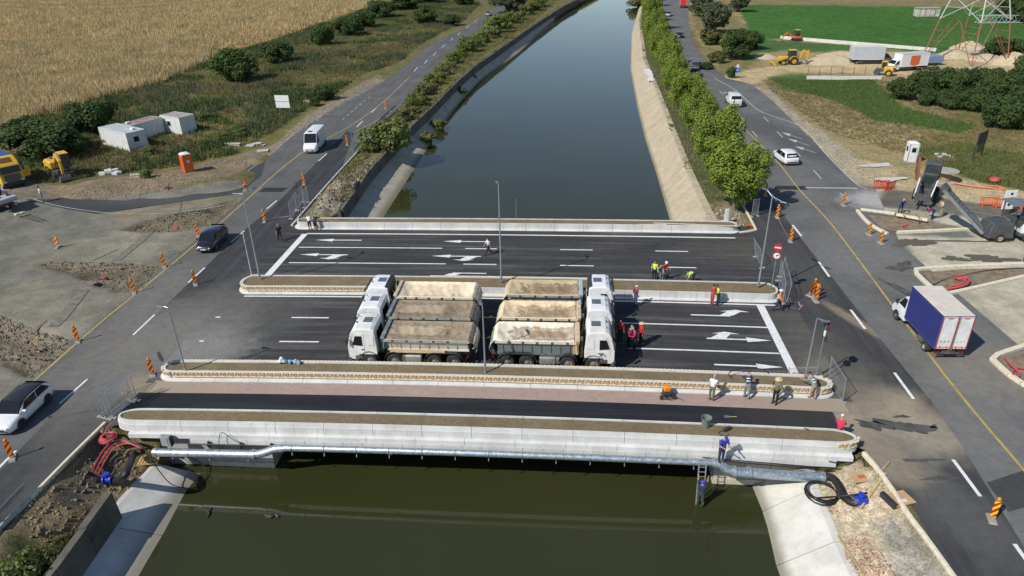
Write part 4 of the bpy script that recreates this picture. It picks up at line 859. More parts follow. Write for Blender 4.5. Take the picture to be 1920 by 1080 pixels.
    for i in range(nx+1):
        x = x0-.25+(x1+.18-x0+.25)*i/nx; row = []
        for j in range(ny+1):
            t = j/ny*2-1; y = t*1.25; c = abs(t); ed = min(1, min(i, nx-i)/5)
            z = zt+.10-sag*(1-c**2.6)*ed+sum(.055*math.exp(-((x-q+.1*t)/.10)**2) for q in cr)*(1-c**3)+.022*math.sin(x*4.1+seed+2.0*t)*(1-c)+.018*math.sin(x*9+t*5+seed*2)*(1-c*c)+rnd.uniform(-.008, .008)
            row.append(mb.p(x, y, z))
        ids.append(row)
    for a, b in zip(ids, ids[1:]):
        for j in range(ny): mb.face((a[j], a[j+1], b[j+1], b[j]), 0, True)
    tail = []
    for k in range(5):
        row = []
        for j in range(ny+1):
            t = j/ny*2-1; y = t*(1.25-.06*k); x = x1+.18-[0, .16, .40, .52, .42][k]+rnd.uniform(-.03, .03)*(k > 0); z = zt+.095-[0, .10, .42, .85, 1.15][k]; row.append(mb.p(x, y, z))
        tail.append(row)
    for a, b in zip(tail, tail[1:]):
        for j in range(ny): mb.face((a[j], a[j+1], b[j+1], b[j]), 0, True)
    for s in (0, ny):
        o_ = [mb.p(Vector(mb.v[r[s]])+Vector((0, (1 if s else -1)*.055, -.05-.06*abs(math.sin(i*.9+seed))))) for i, r in enumerate(ids)]
        for i in range(nx): mb.face((ids[i][s], ids[i+1][s], o_[i+1], o_[i]) if s else (ids[i+1][s], ids[i][s], o_[i], o_[i+1]), 0, False)
    mb.build('load_sheet', tarpm, R, fix=False, sharp=32)
    mb = MB()
    for s in (-1, 1): mb.box((x1/2+x0/2, s*1.29, zt-.03), (x0-x1-.2, .035, .17))
    mb.build('sheet_band', band, R)
    for s in (-1, 1):
        for k in range(5): o = link('band_clamp', CLAMP, R); o.location = (x0-.7-k*.95+rnd.uniform(-.1, .1), s*1.315, zt-.03)
    mb = MB(); mb.tube([(x0-.3, 1.26, zt+.03), (x1+.2, 1.26, zt+.03)], .035, 6); mb.tube([(x0-.3, -1.26, zt+.03), (x1+.2, -1.26, zt+.03)], .035, 6)
    mb.build('sheet_rail', m_rim, R)
    for s in (-1, 1):
        mb = MB(); mb.box((-5.15, s*.85, .85), (.08, .4, .14)); mb.build('tail_light', m_red, R); mb = MB(); mb.box((-5.0, s*.95, .45), (.03, .55, .5)); mb.build('mud_flap', m_plast, R)
    if seed in (3, 6): mb = MB(); mb.loft([[Vector((1.35, y, z)) for y, z in ((-1.15, 2.2), (-1.05, 3.02), (1.05, 3.02), (1.15, 2.2))], [Vector((1.02, y, z)) for y, z in ((-1.15, 2.2), (-1.0, 2.9), (1.0, 2.9), (1.15, 2.2))]]); mb.build('rear_fairing', m_plast, R, bev=.03)
    if logo:
        for s in (-1, 1):
            mb = MB(); y = s*1.243
            for (xa, za, xb, zb_) in ((2.0, 1.2, 2.2, 1.48), (2.2, 1.48, 2.42, 1.2), (2.12, 1.2, 2.22, 1.33)): mb.bar((xa, y, za), (xb, y, zb_), .012, .06)
            mb.build('door_emblem', m_plast, R)
    return R
T1 = tarp_mat('brown_load_sheet', (.36, .29, .20), (.17, .125, .08), (.46, .37, .26), .8, 1); T2 = tarp_mat('dark_brown_load_sheet', (.32, .255, .18), (.13, .095, .06), (.42, .33, .23), .8, 2); T3 = tarp_mat('cream_load_sheet', (.80, .70, .52), (.58, .42, .22), (.66, .50, .30), .35, 3, .4)
T4 = tarp_mat('pale_stained_load_sheet', (.86, .78, .62), (.66, .50, .28), (.24, .13, .06), .8, 4, .35); T5 = tarp_mat('tan_stained_load_sheet', (.78, .62, .40), (.52, .34, .15), (.22, .15, .10), .8, 5, .6); T6 = tarp_mat('earthy_load_sheet', (.60, .47, .29), (.42, .29, .15), (.20, .14, .09), .85, 6, .6)
BC = M('cream_sheet_band', (.60, .52, .39), .9, var=.12, sc=3)
def tp(u, v): return tuple(B(u, v, .016))
PI = math.pi
tipper('tipper with rusty cream body and brown sheet, facing the old asphalt yard', tp(-11.57, 40.72), PSI+PI, m_bcream, T1, m_headb, False, 1)
tipper('tipper with dark brown sheet, middle truck of the three facing the yard', tp(-11.9, 43.85), PSI+PI, m_bgrey, T2, m_headb, False, 2, False, dz=.10)
tipper('tipper with pale cream sheet, facing the yard beside the median planter', tp(-12.1, 47.0), PSI+PI, m_bwhite, T3, m_ctarp, False, 3, False, .34, BC, .2)
tipper('tipper with blue grey body and pale stained sheet, black emblem on its door', tp(.42, 40.85), PSI, m_bgrey, T4, M('cream_headboard', (.55, .4, .25), .8, sc=2), True, 4, False, .2, BC, .28, .22)
tipper('tipper with tan stained sheet, middle truck of the three facing the new road', tp(.55, 44.05), PSI, m_bwhite, T5, m_ctarp, False, 5, False, .24, BC, .22)
tipper('tipper with earth brown sheet and grey headboard, facing the new road beside median', tp(.75, 47.6), PSI, m_bcream, T6, M('pale_grey_headboard', (.34, .40, .40), .7, sc=2), False, 6, False)
# ---------------------------------------------------------------- box truck
def box_truck(name, label, loc, rz, bl, bw, bh, side, roof, rear, cab, rearprint=False, z0=.95):
    R = thing(name, label, 'truck', loc, rz); f = bl/2
    mb = MB(); mb.box((.95, 0, .62), (bl+1.8, .8, .2)); mb.build('chassis', m_chas, R)
    zb, zt = z0, z0+bh; mb = MB(); mb.box((0, 0, (zb+zt)/2), (bl, bw, bh)); mb.build('cargo_box', side, R, bev=.02)
    mb = MB(); mb.box((0, 0, zt+.02), (bl-.04, bw-.04, .05)); mb.build('box_roof', roof, R, bev=.02)
    if rearprint:
        mr = M('red_door_edging', (.55, .05, .03), .5)
        for s in (-1, 1):
            mb = MB(); mb.box((-f-.02, s*bw*.25, (zb+zt)/2), (.04, bw*.46, bh-.06)); d = mb.build('rear_door', rear, R, bev=.01)
            mb = MB(); y0, y1 = s*bw*.25-bw*.225, s*bw*.25+bw*.225; x = -f-.045
            for a, b in (((y0, zb+.06), (y0, zt-.06)), ((y1, zb+.06), (y1, zt-.06)), ((y0, zt-.06), (y1, zt-.06)), ((y0, zb+.06), (y1, zb+.06))): mb.bar((x, *a), (x, *b), .05, .012)
            mb.build('red_reflective_edging', mr, d)
            for k in range(3):
                mb = MB(); mb.lathe([(.085, 0), (.085, .01), (0, .01)], 12, 0, Matrix.Translation((-f-.042, s*bw*.25+(k-1)*.24, zb+.62)) @ Matrix.Rotation(-PI/2, 4, 'Y')); mb.build('speed_disc', M('faded_grey_print', (.42, .36, .42), .6) if s > 0 else M('pale_grey_print', (.56, .58, .58), .6), d)
            mb = MB()
            for k in range(5): mb.box((-f-.043, s*bw*.25+(k-2)*.20, zb+.17), (.012, .14, .12), k % 2, Matrix.Rotation(.5, 3, 'X'))
            mb.build('hazard_stripe', [M('orange_reflector', (.75, .28, .03), .5), M('crimson_reflector', (.5, .03, .06), .5)], d)
            mb = MB(); mb.box((-f-.043, s*bw*.25, zt-.16), (.01, .35, .07)); mb.build('brand_strip', mr, d)
        for s in (-.06, .06): mb = MB(); mb.tube([(-f-.07, s, zb-.05), (-f-.07, s, zt-.02)], .022, 6); mb.build('lock_rod', m_rim, R)
    else:
        mb = MB(); mb.box((-f-.02, 0, (zb+zt)/2), (.04, bw*.94, bh*.94)); mb.build('rear_door', rear, R, bev=.01)
    mb = MB()
    for s in (-1, 1):
        mb.box((0, s*(bw/2+.003), zb+.03), (bl, .05, .09)); mb.box((0, s*(bw/2+.003), zt-.03), (bl, .05, .08)); mb.box((-f+.02, s*(bw/2), (zb+zt)/2), (.07, .07, bh))
    mb.build('box_edge_rail', M('white_box_rail', (.62, .62, .62), .5) if not rearprint else M('rail_match', (.05, .06, .2), .5) if side.name.startswith('deep') else m_white, R)
    # low cab
    prof = [(f+2.0, .45), (f+2.02, .9), (f+1.75, 1.25), (f+1.35, 1.45), (f+.78, 2.15), (f+.55, 2.28), (f+.08, 2.28), (f+.08, .45)]
    mb = MB(); mb.loft([[Vector((x-(.06 if abs(y) > .9 and z > 1.4 else 0), y*(1 if z < 1.5 else .9), z)) for x, z in prof] for y in (-1.0, -.9, 0, .9, 1.0)]); mb.build('cab', cab, R, bev=.03)
    def pane(nm, q, d, m=m_glass): mb = MB(); d = Vector(d); mb.loft([[Vector(k)-d*.5 for k in q], [Vector(k)+d for k in q]]); mb.build(nm, m, R)
    pane('windscreen', [(f+1.33, -.84, 1.5), (f+1.33, .84, 1.5), (f+.82, .76, 2.12), (f+.82, -.76, 2.12)], (.02, 0, .015))
    for s in (-1, 1):
        pane('side_window', [(f+1.2, s*.995, 1.42), (f+.3, s*.995, 1.42), (f+.3, s*.91, 2.1), (f+.72, s*.91, 2.1)], (0, s*.012, .002))
        mb = MB(); mb.box((f+1.25, s*1.13, 1.55), (.12, .24, .34)); mb.build('mirror', m_plast, R, bev=.03)
        mb = MB(); mb.box((f+1.93, s*.75, 1.0), (.14, .3, .2)); mb.build('headlight', m_lamp, R, bev=.03)
        mb = MB(); mb.lathe([(.42, 0), (.42, .02), (0, .02)], 16, 0, Matrix.Translation((f+1.2, s*1.0, .38)) @ Matrix.Rotation(-s*PI/2, 4, 'X')); mb.build('wheel_arch', m_plast, R)
        wheel(R, f+1.2, s*.93, .36, .22, 'steel'); wheel(R, -f+1.15, s*.88, .36, .4, 'steel')
        mb = MB(); mb.box((-f+.02, s*.8, .62), (.06, .3, .12)); mb.build('tail_light', m_red, R)
        mb = MB(); mb.box((-f+1.9, s*.95, .5), (.9, .25, .3)); mb.build('tool_box', m_chas, R, bev=.03)
    mb = MB(); mb.box((-f+.05, 0, .5), (.1, 1.9, .12)); mb.build('rear_bumper', m_chas, R)
    return R
m_deep = M('deep_blue_curtain', (.022, .030, .16), .6, var=.08, sc=2)
m_cream = M('dusty_cream_roof', (.58, .53, .45), .8, var=.08, sc=1.2, dirt=(.42, .36, .27), dirtk=.3)

# the truck with the blue curtain side waiting at the new road
bt = box_truck('box_truck', 'box truck with deep blue curtain side and red edged white rear doors', (29.8, 42.4, .01), math.radians(87), 4.45, 2.08, 2.55, m_deep, m_cream, M('white_rear_door', (.66, .67, .66), .45, sc=2), m_white, True, .85)
# ---------------------------------------------------------------- foliage
def leaf_mat(nm, a, b, c=None, sc=.5, c2=None):
    g = N(nm); n = g.noise(g.pos(), sc, 4, .6); n2 = g.noise(g.pos(), 5.0, 3, .7); col = g.mix(g.ramp(n, .32, .68), a, b)
    if c: col = g.mix(g.ramp(n2, .55, .72, 0, .8), col, c)
    if c2: col = g.mix(g.ramp(g.noise(g.pos(), .09, 5, .7), .46, .66, 0, .85), col, c2)
    col = g.mix(g.ramp(n2, .3, .7), g.mix(1.0, col, (.72, .72, .72), 'MULTIPLY'), g.mix(1.0, col, (1.28, 1.28, 1.2), 'MULTIPLY'))
    tr = g.t.nodes.new('ShaderNodeBsdfTranslucent'); g.t.links.new(col, tr.inputs[0]); mx = g.t.nodes.new('ShaderNodeMixShader'); mx.inputs[0].default_value = .28
    m = g.out(col, .7, 0, .25); o = g.t.nodes['Material Output']; g.t.links.new(g.b.outputs[0], mx.inputs[1]); g.t.links.new(tr.outputs[0], mx.inputs[2]); g.t.links.new(mx.outputs[0], o.inputs[0]); return m
m_aven = leaf_mat('avenue_leaves', (.17, .25, .038), (.25, .30, .055), (.115, .185, .034))
m_dark = leaf_mat('dark_shrub_leaves', (.046, .085, .026), (.075, .112, .034), (.11, .125, .045))
m_mid = leaf_mat('field_tree_leaves', (.05, .095, .025), (.085, .13, .035), (.11, .125, .04))
m_grn = leaf_mat('grassy_shrub_leaves', (.115, .165, .042), (.165, .20, .058), (.25, .21, .10), .35, (.20, .17, .085))
m_sage = leaf_mat('sage_willow_leaves', (.085, .105, .06), (.12, .14, .075), (.06, .085, .035))
m_rust = leaf_mat('bronze_leaves', (.12, .115, .04), (.10, .12, .035), (.16, .11, .04))
m_bark = M('grey_bark', (.15, .125, .095), .95, var=.3, sc=6)
def np_mesh(nm, V, F, mat, smooth=False):
    me = bpy.data.meshes.new(nm); V = np.asarray(V, np.float32); F = np.asarray(F, np.int32); k = F.shape[1]
    me.vertices.add(len(V)); me.vertices.foreach_set('co', V.ravel()); me.loops.add(F.size); me.loops.foreach_set('vertex_index', F.ravel())
    me.polygons.add(len(F)); me.polygons.foreach_set('loop_start', np.arange(0, F.size, k, dtype=np.int32)); me.polygons.foreach_set('loop_total', np.full(len(F), k, np.int32))
    if smooth: me.polygons.foreach_set('use_smooth', np.ones(len(F), bool))
    me.update(); me.validate(); me.materials.append(mat); return me
def crown_mesh(nm, mat, rx, rz, zc, n, leaf, seed, clumps=26, spread=.34, low=-.9, top=1.0):
    R = np.random.default_rng(seed); C = []
    while len(C) < clumps:
        p = R.normal(size=3); p /= np.linalg.norm(p); p *= R.uniform(.35, .88)
        if low < p[2] < top: C.append(p)
    C = np.array(C); w = R.uniform(.6, 1.4, clumps); w /= w.sum(); ci = R.choice(clumps, n, p=w); rad = R.uniform(.7, 1.3, clumps)*spread
    d = R.normal(size=(n, 3)); d /= np.linalg.norm(d, axis=1)[:, None]; P = C[ci]+d*(rad[ci]*R.uniform(.45, 1.05, n)**.6)[:, None]
    P *= np.array([rx, rx, rz]); nrm = d+R.normal(size=(n, 3))*.55+np.array([0, 0, .35]); nrm /= np.linalg.norm(nrm, axis=1)[:, None]
    a = np.cross(nrm, R.normal(size=(n, 3))); a /= np.linalg.norm(a, axis=1)[:, None]; b = np.cross(nrm, a); s = leaf*R.uniform(.6, 1.35, n)[:, None]
    P[:, 2] += zc; V = np.stack([P-a*s*.5, P-b*s*.38+nrm*s*.08, P+a*s*.6, P+b*s*.38+nrm*s*.08], 1).reshape(-1, 3)
    V[:, 2] = np.maximum(V[:, 2], .02)
    return np_mesh(nm, V, np.arange(4*n).reshape(n, 4), mat)
def trunk_mesh(h, r, zc, rx, rz, seed, nl=6, multi=1):
    R = random.Random(seed); mb = MB()
    for k in range(multi):
        ox, oy = (R.uniform(-.3, .3)*rx, R.uniform(-.3, .3)*rx) if multi > 1 else (0, 0); f = (R.uniform(-.15, .15)*h, R.uniform(-.15, .15)*h)
        mb.tube([(ox*.4, oy*.4, -.15), (ox*.5+f[0]*.2, oy*.5+f[1]*.2, h*.4), (ox+f[0]*.6, oy+f[1]*.6, h), (ox*1.5+f[0], oy*1.5+f[1], zc+rz*.55)], [r*1.25, r, r*.75, r*.15], 7)
    for i in range(nl):
        a = 2*math.pi*i/nl+R.uniform(-.4, .4); e = R.uniform(.45, .8); mb.tube([(0, 0, h*R.uniform(.7, 1.05)), (rx*.35*math.cos(a), rx*.35*math.sin(a), zc-rz*.1), (rx*e*math.cos(a), rx*e*math.sin(a), zc+rz*R.uniform(-.2, .5))], [r*.5, r*.3, r*.08], 5)
    return mb.mesh('trunk', m_bark)
KIND = {}
def plant_kind(key, name, cat, mat, rx, rz, zc, n, leaf, nv, h=.6, r=.12, multi=1, **k):
    KIND[key] = [(name, cat, crown_mesh('crown', mat, rx, rz, zc, n, leaf, 100+7*i+hash(key) % 1 + len(key), **k), trunk_mesh(h, r, zc, rx, rz, i+3, multi=multi)) for i in range(nv)]
plant_kind('avenue', 'avenue_tree', 'tree', m_aven, 2.75, 3.45, 4.3, 21000, .185, 4, 1.5, .16, clumps=70, spread=.25)
plant_kind('field', 'field_tree', 'tree', m_mid, 2.6, 2.4, 2.4, 8500, .27, 2, 1.2, .15, clumps=34, spread=.32, low=-.7)
plant_kind('bush', 'bush', 'bush', m_dark, 2.4, 1.95, 1.6, 9000, .25, 3, .7, .10, 3, clumps=36, spread=.33, low=-.8)
plant_kind('sage', 'willow', 'tree', m_sage, 2.8, 2.8, 2.9, 7500, .32, 2, 1.3, .16, 2, clumps=34, spread=.32, low=-.8)
plant_kind('bronze', 'autumn_bush', 'bush', m_rust, 2.2, 1.8, 1.7, 2600, .42, 1, .7, .1, 3, clumps=26, spread=.34, low=-.8)
plant_kind('shrub', 'shrub', 'shrub', m_grn, 1.3, 1.0, .85, 2600, .19, 3, .4, .05, 3, clumps=18, spread=.4, low=-.7)
def plant(key, label, px, py, w, hh, group=None, i=None, rz=None, z=None):
    """w: crown width in m, hh: height in m"""
    vs = KIND[key]; i = random.randrange(len(vs)) if i is None else i % len(vs); nm, cat, cm_, tm = vs[i]
    q = G(px, py); zz = ground_z(q.x, q.y) if z is None else z
    if z is not None: q = G(px, py, z)
    t = thing(nm, label, cat, (q.x, q.y, zz), random.uniform(0, 6.28) if rz is None else rz, group)
    bb = {'avenue': (5.9, 7.9), 'field': (5.6, 5.0), 'bush': (5.2, 3.8), 'sage': (6.0, 6.0), 'bronze': (4.8, 3.6), 'shrub': (2.9, 1.95)}[key]
    t.scale = (w/bb[0], w/bb[0]*random.uniform(.9, 1.1), hh/bb[1]); link('crown', cm_, t); link('trunk', tm, t); return t
av = [(1376, 394, 6.6, 8.4, 'nearest the bridge, its crown touching the lamp post'), (1338, 327, 6.4, 8.6, 'second from the bridge'), (1308, 263, 5.8, 7.4, 'third from the bridge, yellower and smaller'), (1292, 222, 5.6, 7.4, 'fourth from the bridge'), (1273, 185, 6, 7.8, 'fifth from the bridge'), (1259, 152, 6, 8, 'sixth from the bridge, level with the white tarp on the bank'), (1246, 122, 6.2, 8.6, 'seventh from the bridge'), (1236, 97, 6.4, 8.8, 'eighth from the bridge, opposite the black car'), (1229, 75, 6.8, 9, 'ninth from the bridge'), (1224, 56, 7, 9.4, 'tenth from the bridge, opposite the silver car'), (1220, 40, 7.4, 9.6, 'eleventh from the bridge'), (1219, 26, 7.6, 9.6, 'twelfth from the bridge, level with the red lorry'), (1219, 13, 8, 10, 'second from the far end'), (1219, 2, 8, 10, 'at the far end')]
for k, (x, y, w, h, s) in enumerate(av): plant('avenue', 'avenue tree '+s, x-(10 if 2 < k < 9 else 4 if k > 8 else 0), y, w*(1.08 if k < 4 else .96)*random.uniform(.94, 1.08), h*random.uniform(.96, 1.14), 'trees along the canal avenue', k)
fl = [('bush', 95, 292, 9.5, 4.8, 'broad dark bush behind the yellow lorry and excavator'), ('bush', 175, 248, 7, 5.2, 'tall rounded dark bush between corn field and white cabins'), ('bush', 45, 262, 5, 3.2, 'low dark bush at the corner of the corn field'),
      ('field', 443, 153, 8.5, 6.6, 'large round dark green tree standing alone at the corn edge'), ('bush', 520, 118, 7.5, 4.6, 'wide low bush next to the large round tree'), ('field', 605, 84, 6, 5.2, 'small round tree at the corn edge, beyond the wide low bush'), ('bush', 655, 66, 9, 5, 'dense bush in the row at the corn edge, left of a pale gap'), ('field', 683, 52, 8, 5.2, 'green bush in the middle of the corn edge row'), ('bush', 712, 34, 10, 6, 'dark bush towards the end of the corn edge row'), ('field', 760, 18, 12, 7, 'tall tree clump closing the corn edge row'), ('bush', 800, 6, 12, 7, 'dark tree clump at the far end of the verge'), ('field', 800, 44, 7.5, 5, 'round tree standing in the dry grass by the silver car'), ('bush', 846, 48, 5.5, 3.4, 'low bush close to the road before the silver car'), ('bush', 610, 187, 3.6, 2.6, 'small green bush between sign board and road'), ('bush', 590, 198, 1.8, 1.3, 'tiny bush beside the stacked slabs'), ('bush', 870, 10, 8, 5, 'bush beside the far road bend'),
      ('sage', 955, 24, 12, 8.5, 'big tree overhanging the far road bend and the canal')]
for key, x, y, w, h, l in fl: plant(key, l, x, y, w*1.22, h*1.12, 'bushes and trees of the weedy verge')
cn = [(727, 278, 5.2, 3.6, 'dark shrub beside the thin grey post at the guard rail'), (690, 285, 2.2, 1.4, 'low shrub tucked behind the guard rail end'), (760, 225, 2.6, 1.9, 'pale shrub next to the guard rail start'), (775, 200, 3.2, 1.8, 'rounded green shrub above the retaining wall'), (795, 178, 3, 2, 'bright shrub above the retaining wall, one of a close pair'), (812, 160, 3, 2, 'bright shrub above the retaining wall, farther one of a close pair'), (830, 140, 3, 2, 'yellowish shrub midway along the retaining wall'), (850, 118, 3.4, 2.2, 'green shrub midway along the wall, darker at its foot'), (878, 98, 4.6, 3.4, 'dark shrub leaning over the bank'), (905, 80, 4, 2.6, 'pale shrub beyond the dark leaning one'), (930, 62, 6.6, 4.6, 'tall dark bush above the bend of the bank'), (955, 45, 5, 3.5, 'shrub next to the tall dark bush'), (985, 28, 5, 3.5, 'shrub before the far end of the wall'), (1010, 14, 6, 4, 'last shrub at the far end of the wall'), (700, 335, 1.8, 1.1, 'small dry shrub above the broken wall end')]
for x, y, w, h, l in cn: plant('shrub', l, x, y, w*1.35, h*1.2, 'shrubs above the retaining wall')
en = [(770, 213, 2.4, 1.4), (786, 190, 2.6, 1.7), (804, 170, 2.4, 1.5), (821, 150, 2.6, 1.6), (840, 129, 2.8, 1.8), (862, 108, 3, 2.2), (892, 88, 3.4, 2.2), (917, 71, 4, 3), (942, 54, 4.4, 3.2), (968, 38, 4.6, 3.2), (997, 20, 5, 3.6), (742, 250, 3.4, 2.2), (716, 305, 1.8, 1.2), (752, 222, 2.2, 1.5)]
en.sort(key=lambda q: -q[1]); ORD = 'first second third fourth fifth sixth seventh eighth ninth tenth eleventh twelfth thirteenth fourteenth'.split()
for k, (x, y, w, h) in enumerate(en): plant('shrub', 'ragged filler shrub right on the edge of the retaining wall, '+ORD[k]+' counted from the bridge', x+5, y, w*1.3, h, 'ragged shrubs between the named ones above the retaining wall')
wt = [(800, 268, 2.2, 1.6), (822, 242, 2.4, 1.5), (862, 180, 2.2, 1.6), (885, 152, 2, 1.3), (948, 92, 4.5, 3)]
wl_ = ['reedy shrub at the water edge nearest the bridge', 'reedy shrub at the water edge below the dark shrub', 'low reedy tuft at the water edge midway', 'small reedy tuft beyond the midway one', 'round shrub over the water with a clear reflection']
for (x, y, w, h), l in zip(wt, wl_): plant('shrub', l, x, y, w*1.5, h*1.2, 'reeds at the water edge', z=-2.75)
plant('shrub', 'shrubby reed clump jutting into the far water', 1195, 14, 11, 5, z=-2.7)
rt = [('sage', 1340, 62, 11, 9, 'tall grey green willow beside the far road'), ('sage', 1312, 30, 9, 7.5, 'grey green willow partly behind the tall one'), ('sage', 1385, 22, 9, 7, 'pale willow at the green field corner'), ('bronze', 1330, 84, 6, 4.6, 'bronze tinted bush at the foot of the willows'), ('field', 1376, 110, 8.5, 7, 'dark tree in front of the willows with a long shadow'), ('bush', 1402, 92, 7.5, 5, 'dark bush at the edge of the green field'), ('bronze', 1345, 118, 4.6, 3, 'low bronze bush near the sandy track'), ('bush', 1325, 130, 3, 1.8, 'small dark bush close to the grey car'), ('field', 1370, 146, 2.2, 2.4, 'small green bush beside the blue round sign')]
for key, x, y, w, h, l in rt: plant(key, l, x, y, w, h, 'trees between road and green field')
rb = [(1688, 186, 5.2, 3.8, 'end bush of the big thicket, next to the low white wall'), (1722, 176, 5.2, 4.4, 'second bush of the thicket beside the roller'), (1735, 196, 4.4, 3, 'low bush at the front of the thicket'), (1760, 172, 6, 5, 'bush of the thicket below the pylon foot'), (1775, 202, 5, 3.2, 'bush low in the middle of the thicket'), (1800, 178, 6, 5, 'bush behind the middle of the thicket'), (1820, 208, 5.5, 4, 'front bush in the darker half of the thicket'), (1845, 182, 6.5, 5.4, 'tall bush at the back of the thicket'), (1868, 240, 5.5, 5, 'big dark bush at the near corner of the thicket'), (1885, 200, 6.5, 5.6, 'bush in the dark mass behind the near corner'), (1905, 240, 5, 5, 'dark bush cut by the picture edge, near corner'), (1915, 170, 7, 6.5, 'tall dark bush under the lattice arm'), (1930, 210, 6, 6, 'dark bush at the very edge of the thicket'), (1880, 110, 8, 5, 'dark bush behind the sand heaps'), (1900, 40, 12, 8, 'distant dark tree behind the lattice arm')]
for x, y, w, h, l in rb: plant('bush', l, x, y, w, h, 'bushes of the thicket by the pylon')
plant('shrub', 'rough green weed bush above the short broken wall', 25, 1072, 3.0, 2.2); plant('shrub', 'light green weed clump beside the rubble in the lower corner', 70, 1030, 2.0, 1.2); plant('shrub', 'low weed clump on the rubble heap', 135, 985, 1.6, .5)
for x, y, w, h, l in [(280, 290, 2.6, 1.2, 'weeds growing against the near white cabin'), (215, 268, 3.6, 1.5, 'tall weeds hiding the foot of the near white cabin'), (365, 245, 2.2, 1.0, 'weeds in front of the far white cabin'), (420, 262, 2.8, 1.0, 'weeds in the middle of the grass before the cabins'), (455, 255, 3, 1.3, 'green shrub at the verge beside the concrete slabs'), (380, 225, 3.2, 1.6, 'grey green shrub behind the far white cabin'), (275, 335, 2, 1.2, 'weeds beside the wooden pallet')]: plant('shrub', l, x, y, w, h, 'tall weeds round the white cabins')
# ---------------------------------------------------------------- scattered ground cover
RNG = np.random.default_rng(12)
def pts_in(poly, n, keep=None):
    P = np.array([(q.x, q.y) for q in poly]); lo, hi = P.min(0), P.max(0); out = np.empty((0, 2))
    for _ in range(40):
        c = RNG.uniform(lo, hi, (n*2, 2)); m = sdist(c[:, 0], c[:, 1], [tuple(q) for q in P]) > 0
        if keep is not None: m &= keep(c)
        out = np.vstack([out, c[m]])
        if len(out) >= n: break
    return out[:n]
def blades(name, label, pos, mat, nb, hmin, hmax, wid, lean, kind='stuff', z=None):
    n = len(pos); R = RNG; ix = np.clip(np.searchsorted(XS, pos[:, 0]), 0, len(XS)-1); iy = np.clip(np.searchsorted(YS, pos[:, 1]), 0, len(YS)-1)
    gz_ = HZ[iy, ix] if z is None else np.full(n, z); base = np.column_stack([pos, gz_]); base = np.repeat(base, nb, 0); m = n*nb
    an = R.uniform(0, 6.28, m); h = R.uniform(hmin, hmax, n).repeat(nb)*R.uniform(.6, 1.1, m); off = R.normal(size=(m, 2))*wid*1.6; base[:, :2] += off
    dx, dy = np.cos(an), np.sin(an); w = wid*R.uniform(.5, 1.2, m); ln = lean*R.uniform(.2, 1.2, m)*h
    a = base+np.column_stack([-dy*w*.5, dx*w*.5, np.zeros(m)]); b = base+np.column_stack([dy*w*.5, -dx*w*.5, np.zeros(m)])
    c = base+np.column_stack([dx*ln, dy*ln, h]); V = np.stack([a, b, c], 1).reshape(-1, 3)
    o = link(name, np_mesh(name, V, np.arange(3*m).reshape(m, 3), mat)); return tag(o, label, 'grass' if 'grass' in name else 'plants', kind=kind)
off = lambda c: (sdist(c[:, 0], c[:, 1], lroad) < -.25) & (sdist(c[:, 0], c[:, 1], rroad) < -.25)
m_corn = leaf_mat('dry_corn_leaves', (.50, .375, .205), (.60, .465, .265), (.30, .26, .12), .12, (.38, .32, .165))
m_gr1 = leaf_mat('verge_grass', (.115, .155, .045), (.175, .195, .068), (.25, .205, .095), .3, (.27, .22, .12)); m_gr2 = leaf_mat('dry_grass', (.22, .17, .08), (.16, .145, .06), (.27, .21, .11), .3); m_gr3 = leaf_mat('lush_grass', (.06, .15, .03), (.08, .17, .04), None, .3)
m_sage2 = leaf_mat('sage_weed', (.085, .115, .055), (.12, .14, .07), (.07, .10, .04), .3); m_brs = leaf_mat('dead_stalk', (.22, .165, .10), (.17, .13, .08), (.25, .20, .12), .3); m_dgr = leaf_mat('dark_weed', (.05, .095, .028), (.075, .12, .035), None, .3)
corn = [(-120, 300), (0, 250), (60, 222), (200, 183), (300, 157), (385, 117), (415, 95), (500, 77), (600, 41), (680, 14), (740, -6), (700, -12), (200, -18), (-120, -18)]
PW = GP(corn); far = pts_in(PW, 30000); blades('corn_crop', 'dry golden corn crop filling the big field', far, m_corn, 8, 1.3, 2.0, .25, .5)
nearp = pts_in(GP([(-120, 300), (0, 250), (60, 222), (200, 183), (300, 157), (385, 117), (400, 80), (100, 80), (-120, 80)]), 22000); blades('corn_crop', 'dry golden corn crop along the near field edge', nearp, m_corn, 6, 1.2, 2.0, .24, .55)
weed = GP([(0, 330), (60, 225), (215, 182), (300, 158), (400, 110), (500, 80), (620, 40), (740, 0), (900, 5), (870, 40), (800, 75), (745, 118), (690, 135), (560, 215), (440, 290), (330, 312), (200, 330), (90, 345)])
blades('weedy_grass', 'green weedy grass of the verge between corn and road', pts_in(weed, 26000, off), m_gr1, 5, .25, .75, .11, .5)
blades('dry_weed_grass', 'straw coloured grass patches of the verge', pts_in(weed, 13000, off), m_gr2, 5, .25, .65, .10, .5)
def patchy(sc, seed, th): return lambda c: off(c) & (vnoise(c[:, 0], c[:, 1], sc, seed, 3) > th)
blades('tall_weeds', 'tall grey green weeds in patches on the verge', pts_in(weed, 7500, patchy(9, 71, .56)), m_sage2, 7, .5, 1.25, .16, .45)
blades('brown_stalks', 'brown dead stalks in patches on the verge', pts_in(weed, 6500, patchy(11, 72, .56)), m_brs, 7, .4, 1.0, .12, .4)
blades('tall_weeds', 'dark green tall weeds in patches on the verge', pts_in(weed, 6000, patchy(7, 73, .6)), m_dgr, 8, .5, 1.1, .16, .5)
cb = GP([(590, 395), (645, 322), (745, 214), (805, 145), (875, 80), (950, 18), (1000, -20), (1070, -20), (990, 50), (895, 112), (795, 215), (700, 325), (655, 390)])
